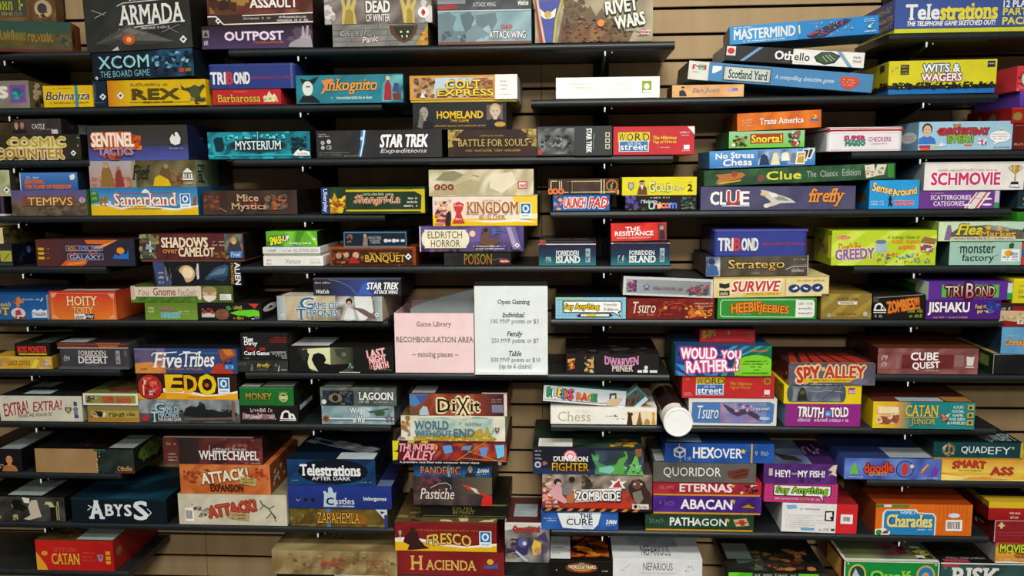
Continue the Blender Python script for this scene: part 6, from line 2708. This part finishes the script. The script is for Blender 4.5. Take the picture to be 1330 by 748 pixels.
game('board_game_box','board game',0.3088,0.05,0.23,(0.2773,-0.287,0.573),(0,0,0),'1f3a28','dark green box on a yellow tray with white capitals and a wooden board','''n 0 0 100 100 50 213e2b 1b3424 264832
w 4 30 18 62 5a7a6a 5
t 23 22 45 76 e8ece8 B PATH
t 45 26 75 76 e0e8e0 b AGON
* 76 36 18 c8a83a
p c8a47a 81 30 93 20 96 70 84 78
p a03a2c 86 34 91 30 92 70 88 72
p a03a2c 83 48 94 44 94 54 83 58
@L
r 0 0 100 100 14241a''',base=('d8a02c', 0.136))
game('board_game_box','board game',0.3077,0.0538,0.23,(0.2982,-0.286,0.6234),(0,0,0),'43207a','royal purple box on a yellow tray with white capitals and a wooden abacus','''n 0 0 100 100 50 452480 3c1c6c 502c8c
w 6 24 20 60 7a5aa0 6
t 26 20 73 80 f0ecf2 B ABACAN
* 74 30 18 c8a83a
p 4a3020 80 70 88 36 96 74 90 84
p c89a2c 82 66 88 44 94 70
l 2a1c14 4 84 60 92 60
l 2a1c14 4 86 50 90 50''',base=('d8982c', 0.136))
game('board_game_box','board game',0.3071,0.0425,0.23,(0.2975,-0.284,0.6777),(0,0,0),'a02430','crimson box on a yellow tray with white capitals and black and white pegs','''n 0 0 100 100 50 a82834 942030 b0323c
w 6 26 20 60 c06a70 6
t 25 16 73 82 f0e4e4 B ETERNAS
* 74 30 18 c8a83a
b 80 20 97 90 9 15 2a2024 d8d0d0 1c1414
c 82 84 12 d8c8b8''',base=('d8982c', 0.158))
game('board_game_box','board game',0.2896,0.0592,0.22,(0.2887,-0.288,0.7206),(0,0,0),'5a5a54','plain grey box with thin white capitals and a brown wooden board','''n 0 0 100 100 50 5e5e58 56564f 66665f
t 10 26 66 78 eceae6 - QUORIDOR
p 6a3428 72 44 88 26 94 30 92 74 80 84 74 76
l 3a1c14 4 76 56 90 38
l 3a1c14 4 78 70 92 54
@T
r 0 0 100 100 44443e
s 2 50 24 97 a8aeac''')
game('board_game_box','board game',0.304,0.0563,0.24,(0.3286,-0.29,0.7802),(0,0,0),'1f4c9c','cobalt box with white wide capitals, a white cube emblem and gold ties','''n 0 0 100 100 50 2150a4 1c4490 285aac
p d0d4d0 8 30 13 16 19 30 19 64 14 80 8 66
p 1f4c9c 10 36 13.4 26 17 36 13.4 46
p 1f4c9c 9.4 44 12.8 54 12.8 72 9.4 62
p 1f4c9c 18 44 14.4 54 14.4 72 18 62
l c8a83a 3 13 0 13 16
l c8a83a 3 14 80 14 100
w 18 64 24 90 b8c4d8 4
t 26 22 45 76 f0f0f0 B HEX
t 45 26 71 76 e8ecf0 b OVER
* 72 40 16 d8c03a
r 79 0 80.6 100 c89a3c
w 83 30 96 62 8aa8d0 5
@T
r 0 0 100 100 122444
s 2 60 34 97 5a6870''')
game('board_game_box','board game',0.2107,0.0871,0.23,(0.6145,-0.287,0.5748),(0,0.0175,0),'e6e6e4','white fine-print box with a red end, blue bars and certification marks','''r 72 0 100 100 d0282c
w 5 40 66 43 a8a8a6 46
w 5 48 44 51 a8a8a6 34
w 5 57 70 60 a8a8a6 50
w 5 65 60 68 a8a8a6 44
w 5 73 46 76 a8a8a6 32
w 5 80 36 83 a8a8a6 24
p 7ab0d0 5 8 18 6 20 18 7 22
w 24 16 50 22 9a9a9a 12
r 57 24 69 58 1c1c1c
p e8e8e8 58.6 30 66 28 67 42 63 46 66 54 59 54
r 26 84 44 92 6aa4cc
p c8b06a 49 92 51.6 84 54 92
t 56 84 63 92 4a4a4a - CE
r 66 84 71 92 2a4a44
r 78 34 94 66 f0eeec
m 80 38 92 62
@T
r 0 0 100 100 8a8c8a
r 72 0 100 100 8a2024''')
game('board_game_box','board game',0.2049,0.0571,0.23,(0.5604,-0.288,0.6638),(0,0.014,0),'c03a78','hot pink gridded box with a white speech bubble and lime-black lettering','''l a82a62 2 0 16 100 16
l a82a62 2 0 32 100 32
l a82a62 2 0 48 100 48
l a82a62 2 0 64 100 64
l a82a62 2 0 80 100 80
l a82a62 2 6 0 6 100
l a82a62 2 12 0 12 100
l a82a62 2 20 0 20 100
l a82a62 2 40 0 40 100
l a82a62 2 60 0 60 100
l a82a62 2 80 0 80 100
l a82a62 2 90 0 90 100
l a82a62 2 95 0 95 100
p 2a2024 12 8 90 8 91 16 91 58 88 66 80 66 83 98 74 66 14 66 12 58
p e8e8e8 13.4 12 89 12 89.6 18 89.6 56 87 62 78.6 62 81 88 75 62 15 62 13.4 56
t 16 18 86 58 8ac02a B,O1c2414 Say Anything
w 14 74 76 84 f0d8e4 44
r 51 74 60 84 8a8a2a''')
game('board_game_box','board game',0.203,0.0581,0.22,(0.5562,-0.29,0.7213),(0,0,0),'4a2468','dark purple box with white condensed capitals and a torn right corner','''n 0 0 100 100 30 4e2870 42205c 5a347c
b 50 40 90 96 6 18 54307a 3c1c58
r 7 24 12 60 c8b0b0
t 16 32 36 66 eceaf0 B HEY!
t 38 42 46 54 c8c0d0 b that's
t 47 34 83 66 eceaf0 B MY FISH!
p d8c8b0 88 30 94 6 100 2 98 40 100 60 92 50 88 60 94 36
@T
n 0 0 70 100 30 5a6a8a 7a90a8 3a3a5a
r 66 0 100 100 3a2050
w 68 20 96 60 a89ab8 3
p 2a2424 24 60 50 70 56 90 30 84''')
game('board_game_box','board game',0.2656,0.0913,0.25,(0.9039,-0.287,0.573),(0,0,0),'dc6c1e','orange striped box with a blue title panel and a white barcode tag','''r 0 0 100 100 dc6c1e
l c85c14 2 10 0 10 100
l c85c14 2 62 0 62 100
l c85c14 2 66 0 66 100
l c85c14 2 70 0 70 100
l c85c14 2 74 0 74 100
l c85c14 2 78 0 78 100
l c85c14 2 82 0 82 100
l c85c14 2 86 0 86 100
l c85c14 2 90 0 90 100
l c85c14 2 94 0 94 100
p e8e4dc 7 30 10 18 42 16 44 26 60 28 63 40 63 100 7 100
p 2484c0 9 34 11 22 41 20 43 30 59 32 61.6 42 61.6 100 9 100
t 26 22 42 32 e8e8e0 b FAMILY
t 12 34 59 74 e0d890 s,B,o3a4a5a Charades
w 44 78 59 84 e8f0f8 12
r 0 2 8 10 3a7a2a
r 8 2 16 10 e0e0d8
r 16 2 34 10 4a8a34
p e8e8e0 0 100 0 82 10 78 16 90 15 100
c 4 92 9 2a8a3a
b 8 84 14 96 4 6 c8a03a c8442a 3a3a3a
e 81 34 6 8 d8e0e8
m 73 48 90 84
@L
r 0 0 100 100 8a3c14
@T
r 0 0 100 100 9a3e14''')
game('board_game_box','board game',0.2436,0.0958,0.266,(-1.5945,-0.287,0.4139),(0,0,0),'c0201c','red box with gold capitals, yellow left corner and a shield mark','''g 0 0 100 100 c8241e b01a18 h
p e0a02a 0 40 6 60 12 84 14 100 0 100
e 11 44 4 8 d89a3a
t 23 24 53 38 c8503a s,b SETTLERS
t 20 44 56 80 e0b43a s,b,d6a1010 CATAN
w 60 38 76 44 d8604a 14
w 60 50 74 56 d8604a 13
w 60 62 76 68 d8604a 14
p 8a8a9a 79 46 87 46 86 62 83 70 80 62
p b02a2a 81 50 85 50 84 62
r 90 34 96 46 d89a2a
r 90 50 96 62 d89a2a
r 90 66 96 76 d89a2a
@R
r 0 0 100 100 8a1814
e 12 45 6 14 6a5a3a
t 30 30 76 62 7a2a1c s,b CATAN
@T
r 0 0 100 100 4a3a1c
b 10 50 48 96 8 9 7a4a2a 3a2a1c
s 52 60 99 98 98a4a0''')
game('board_game_box','board game',0.3747,0.0747,0.283,(-0.7896,-0.304,0.4256),(0,0,0),'8a744c','large crumpled parchment coloured box with faded red stamps','''n 0 0 100 100 26 9a845a 7a643c a89468 8a7248 b09c70 6a5634
b 0 10 100 90 20 11 8a744c a08a60 6e5a38
b 40 26 62 70 16 9 9a4a38 a8543c
l 9a503a 3 76 34 89 34 89 80 77 80 76 34
l 9a503a 3 77 48 88 46
l 9a503a 3 80 34 86 80
l 9a503a 2 78 64 89 60
r 50 97 92 100 d0d0c8
@T
n 0 0 100 100 16 8a7850 6a5836 a09064 7a6640
w 30 54 52 70 3a3018 8''')
game('board_game_box','board game',0.3187,0.0735,0.271,(-0.4456,-0.292,0.4256),(0,0,0),'7c1e20','dark red box with tall gold serif capitals and a small sun logo','''n 0 0 100 100 60 801f21 761b1d 882426
t 13 20 24 78 d8b45a s,b H
t 27 36 74 78 d8b45a s,b ACIENDA
e 87 40 3 12 d8b03a
p 3a5aa0 80 64 84 54 88 58 94 46 94 68 82 68
@T
r 0 0 100 100 4a1414''')
game('board_game_box','board game',0.3007,0.0887,0.269,(-0.4586,-0.29,0.4995),(0,0,0),'7a1c1e','dark red box with arched gold capitals over a yellow band and a blue ring tag','''n 0 0 100 60 60 801f21 741a1c
p e0b41c 0 70 30 72 50 80 70 86 100 76 100 100 0 100
p f0e8d8 0 56 14 52 30 60 50 74 70 82 86 76 100 70 100 78 84 84 68 88 48 82 28 70 0 70
p 3a1a1c 8 70 10 48 16 30 16 22 20 20 22 32 24 60 30 84 34 92 26 94 16 98 12 98 14 80
c 18 28 8 3a1c1a
w 4 20 7 66 d8d0c0 1
w 20 24 82 30 b87a3a 60
t 31 42 75 80 e0bc5a s,b,o5a3a14,a26 FRESCO
Q 89 56 28
@T
r 0 0 100 100 5a4a2a
b 0 60 100 98 14 8 8a7a4a c8b88a 3a2a1c''')
game('board_game_box','board game',0.2566,0.0449,0.239,(-0.4063,-0.26,0.5886),(0,0,0),'15140f','black box with thin gilt border and small gilt capitals under the painter box','''r 0 0 100 6 5a5430
l 8a8450 3 2 8 98 8
l 8a8450 2 2 82 98 82
r 0 92 100 100 4a4a30
t 37 20 62 44 8a7c3c s DUEL
t 37 50 62 70 8a7c3c s BETWIXT
w 46 78 56 90 8a7c3c 4
@R
r 0 0 100 100 0e0d0a
@L
r 0 0 100 100 2a2a1a''')
game('board_game_box','board game',0.232,0.0864,0.23,(-0.4377,-0.272,0.6339),(0,0,0),'3a2c30','smoky painter box with white flowing lettering and a red-tipped brush','''n 0 0 100 100 24 4a3436 2c2428 3c3438 5a4a40 242024
b 0 0 36 60 10 14 6a3a3c 4a3034
g 50 0 100 60 3c3438 6a6048 h
p c83a30 62 26 70 28 78 44 72 46
p d8d0c8 72 34 80 40 86 60 78 52
p b03a2c 80 46 92 58 100 64 100 76 88 66
p c82a24 88 70 100 66 100 100 86 100
t 8 40 52 78 e0d8d0 s,i Pastiche
l d0c8c0 2 22 38 32 24 42 20 48 30 48 44
@R
r 0 0 100 100 1c1410''')
game('board_game_box','board game',0.2279,0.0429,0.23,(-0.4371,-0.272,0.7208),(0,0,0),'1c4c7c','low blue box with cream and red capitals and a dark haired scientist','''n 0 0 100 100 30 1c5284 16406c 246094
t 9 28 60 82 f0e0b0 B,gc83a24,o6a2414 PANDEMIC
f 73 10 98 c8a07a 14141c 2a2a24
t 82 40 97 66 e8ecf0 B,i Z-MAN
w 82 74 94 80 b8c8dc 10
r 44 0 47 100 6aa0b8''')
game('board_game_box','board game',0.3322,0.0705,0.26,(-0.4425,-0.29,0.7641),(0,0,0),'5a1c24','racing box with slanted pink lettering, checkers and blue cars on red and black','''n 22 8 100 82 20 8a2420 4a1c3a b03a24 3a1c34 c05a2a
p d8d02a 0 0 6 0 5 40 0 44
p d8d02a 0 44 5 50 4 80 0 84
p c8c02a 14 0 20 0 18 20 12 20
p c8c02a 26 0 32 0 30 16 24 16
p 1c1a1c 6 0 14 0 8 40 4 50
r 0 84 100 100 161416
l d8a03a 2 56 82 82 0
l d8a03a 2 66 40 94 84
l d8a03a 2 60 70 100 84
p 5a9ad8 44 20 52 16 53 46 46 54
p 6a8ab0 62 20 70 16 68 38 60 36
p 6a8ac8 76 26 84 24 82 64 78 62
p 6ac0e8 90 16 98 12 98 60 92 72
c 37 26 14 e0a02a
t 6 12 37 46 e8a0a8 B,i,O5a1420 THUNDER
t 9 42 38 80 e8a0a8 B,i,O5a1420 ALLEY
t 6 86 76 96 e0dcd8 B A premiere race filled with computer driver chaos
c 94 92 8 8a8a84
@T
r 0 0 100 100 3a2c24
r 4 60 12 98 b8b8b0
@L
r 0 0 100 100 8a8a1c''')
game('board_game_box','board game',0.3019,0.0748,0.25,(-0.4312,-0.288,0.835),(0,0,0),'dcd8bc','cream box with blue-grey carved capitals above a golden cathedral city','''n 0 0 100 100 30 e0dcc4 d4d0b0 c8d4cc e8e4d0
p 7aa0a8 14 30 24 10 40 6 60 14 72 4 84 8 90 60 86 84 14 84
n 16 10 88 70 26 a8c0b8 8ab0b4 c8d0b8 b8ccc0
p b0983a 12 84 40 78 60 82 76 50 78 50 80 76 82 44 84 44 86 80 92 90 90 100 12 100
b 14 78 92 100 26 7 c8b03a a0882c d8c85a
b 0 0 9 92 12 10 c8a04a b05a4a 8a7a3a
t 13 20 46 52 4a6a78 s,b WORLD
t 13 58 49 80 4a6a78 s,b WITHOUT
t 51 50 71 80 4a6a78 s,b END
w 56 22 78 34 8a9a94 14
p 5a5a54 90 44 95 44 94 58 92.5 66 91 58
p b0b0a0 91 47 94 47 92.6 58
@T
r 0 0 100 100 6a5a34''')
game('board_game_box','board game',0.2816,0.0646,0.25,(-0.4148,-0.288,0.9102),(0,0,0),'8a3c24','rust box with black and cream fantasy lettering and a blue folded shape','''n 0 0 80 100 30 9a4a2c 84381f a8563a 743020
g 66 0 96 100 8a3c24 2c1c2c h
p 4a7ab0 0 4 18 4 12 40 6 60 0 50
p 3a5a94 6 8 12 50 18 20 20 8
p a8c0d0 10 80 14 56 18 60 20 98 10 98
p 6a4a34 0 60 10 56 10 100 0 100
t 29 24 42 84 1c1814 s,b,Oe8d8a8 D
t 43 30 48 80 1c1814 s,b,Oe8d8a8 i
t 48 16 62 98 1c1814 s,Oe8d8a8 X
t 62 30 66 80 1c1814 s,b,Oe8d8a8 i
t 66 36 72 80 1c1814 s,b,Oe8d8a8 t
w 84 20 95 28 b0a0a0 8
w 84 32 95 38 c89a6a 9
r 84.5 48 96 84 7a7a94
r 97 0 100 100 d8d0c4
@T
r 0 0 100 100 1c1416
r 74 94 100 99 c8c0b8
s 2 64 26 98 8a9294''')
game('board_game_box','board game',0.1292,0.0432,0.12,(-0.2201,-0.284,0.4256),(0,0,0),'1c1e1c','plain black box under the small tin with cartoon warriors','''n 0 0 100 100 50 1e201e 181a18 242624''')
game('game_tin','board game',0.1296,0.1211,0.2,(-0.2189,-0.288,0.4692),(0,0,0),'b0aca4','squarish tin showing cartoon warriors with swords under red lettering','''n 0 0 100 100 20 8a8a84 5a5a6a b8b4a8 3a344a
p d8d4c8 0 0 100 0 100 16 60 8 0 20
t 18 8 78 26 b03a34 s,B,o4a1c1c Quarriors!
w 30 30 76 38 8a6a2a 14
p 3a3260 14 70 20 42 40 36 56 52 50 80 30 88
c 40 50 12 5a5aa0
c 44 52 5 d8d8d8
p d8c04a 60 60 66 42 82 50 80 78 64 82
c 74 70 9 c88a6a
p 4a3a6a 68 40 90 20 98 50 84 44
p b8c4cc 4 56 8 54 54 96 46 98
b 4 40 24 90 10 9 5a4a6a 8a7a6a 3a2a44
@T
r 2 2 98 98 4a1c1c
s 18 30 72 78 98a4a6
@L
r 0 0 100 100 2a2024''',kind='tin')
game('board_game_box','board game',0.1841,0.0517,0.269,(-0.0634,-0.29,0.4256),(0,0,0),'17130f','black box with a fiery orange badge title at the bottom edge of the photo','''e 52 40 26 30 8a3a14
e 52 40 18 22 d8842a
p 8a8a84 48 10 56 10 55 30 52 36 49 30
t 31 26 74 46 e8e0d0 B,O1a120c WORLD of TANKS
w 46 50 58 58 d8a03a 5
c 12 56 4 b0b0a8
w 84 52 94 62 c8c4bc 4
@T
r 0 0 100 100 1a100c
b 26 30 96 90 16 10 7a2c14 b0541c 3a1810 c8841c
l 2a140c 4 40 60 60 40 70 30
s 2 40 34 97 d0d4d4''')
game('board_game_box','board game',0.2574,0.0622,0.269,(0.1596,-0.29,0.4256),(0,0,0),'dfe1e1','white box with thin black hand-drawn capitals printed on its lid and front','''w 34 10 64 14 b0b4b4 30
t 34 18 67 56 3a3c3e - NEFARIOUS
l a8b0b4 2 10 60 20 24
l a8b0b4 2 8 50 14 66
b 80 20 92 60 5 6 a8c4d8 8ab0cc
w 30 66 70 70 b0b4b4 30
@T
r 0 0 100 100 d8dcdc
n 20 20 76 70 30 b8c4c8 d0d8d8 a0b0b4
t 33 66 66 92 3a4044 - NEFARIOUS''')
game('board_game_box','board game',0.2837,0.0296,0.269,(0.5056,-0.29,0.422),(0,0,0),'2c3428','dark green box with a bright lime left corner and swirling orange lid, bottom edge','''r 0 0 24 100 4ab81c
p 6ad02a 0 0 12 0 4 60 0 60
r 70 0 90 100 6ac02a
w 26 4 68 40 b8b8b0 14
@T
n 0 0 100 100 24 1c201c 2a302a 241a14 141614
b 30 40 90 94 16 8 8a5a2a 5a2420 3a2c1c b0703a
b 10 60 40 98 10 8 4a5a54 2a3a34
s 4 30 30 70 7a8484
@L
r 0 0 100 100 12180f''')
game('board_game_box','board game',0.2647,0.0712,0.26,(0.8223,-0.29,0.422),(0,0,0),'168a3c','green box with a white frame, oval portraits and lime lettering, bottom edge','''r 0 0 100 3 e8e8e0
r 0 0 1.2 100 e8e8e0
r 98.8 0 100 100 e8e8e0
e 14 56 9.5 44 c8b84a
e 14 56 7.6 36 1c4a44
p c0c8c8 9 60 12 30 16 60 20 70 12 90
e 86 56 10 44 d0a83a
e 86 56 8 36 2a7ac0
c 86 56 14 c8a05a
t 28 38 70 92 8ad04a s,B,o0c5a24 Quelf
* 4 10 5 e8e8d0
* 96 10 5 e8e8d0
@T
n 0 0 100 100 24 5a6a44 7a8a5a 4a3a34 8a8a6a 3a5a54
b 52 50 76 84 6 9 7a2434 8a3444
b 80 60 98 94 8 6 c8c83a e0e0d8 2a2a2a
r 0 94 100 100 d8d8cc
r 0 0 3 100 d8d8cc
@L
r 0 0 100 100 6a1a1c
p d8a84a 40 20 90 10 90 90 40 96''')
game('board_game_box','board game',0.273,0.0703,0.25,(1.0963,-0.286,0.422),(0,0,0),'2c4a44','dark green box with huge white slab capitals under a black lid, bottom right','''n 0 0 100 100 30 30504a 284440 385a54
r 0 0 100 6 d8d8d0
r 2 8 18 18 b03a4a
c 5 24 5 5a7a9a
t 12 22 60 96 e4e4de s,B,d0c1414 RISK
w 34 10 46 18 a83a34 6
@T
n 0 0 100 100 40 141414 1c1c1c 0f0f0f
w 10 84 90 90 9a9a98 40
b 20 20 70 70 10 10 2a2a2a 202020
r 90 40 99 90 8a8a84
r 4 92 30 99 a83a44''')
game('board_game_box','board game',0.1196,0.0622,0.22,(1.1665,-0.288,0.4956),(0,0,0),'d87a1c','yellow and red box with black-outlined lime block capitals at the lower right edge','''g 0 0 100 30 b03020 e0a02a v
g 0 30 100 100 e8c03a d87a24 v
t 10 12 66 50 c8d03a B,O2a240c MOVIE
t 44 54 86 74 d8842a B,O3a240c CRITIC
w 10 78 80 86 f0e8d8 20
p e8e4dc 0 94 30 90 60 96 100 92 100 100 0 100
@L
r 0 0 100 100 8a8a8a''')
game('board_game_box','board game',0.1222,0.064,0.23,(1.1595,-0.29,0.5582),(0,0,0),'8a2228','dark red box with a cream plus sign at the lower right edge','''r 0 0 100 3 c8a0a0
r 0 0 2 100 c8a0a0
r 8 20 22 28 d8c89a
r 12.5 10 17.5 38 d8c89a
l a84048 2 6 56 100 54
l a84048 2 6 70 100 68
@L
r 0 0 100 100 5a1418
w 20 40 80 70 c8b0b0 2''')
game('board_game_box','board game',0.1375,0.0536,0.23,(1.1476,-0.29,0.6226),(0,0,0),'a01c1c','red box with a wide yellow band and small white print at the lower right edge','''r 0 0 100 34 d8b82a
g 0 34 100 100 b02020 901818 v
w 42 52 64 66 e8d8d8 4
w 44 76 60 90 e8d8d8 4
@T
r 0 0 100 100 1a1a1a
r 0 80 100 100 c8a82a
@L
r 0 0 100 100 5a1010
r 0 0 100 30 8a7018''')
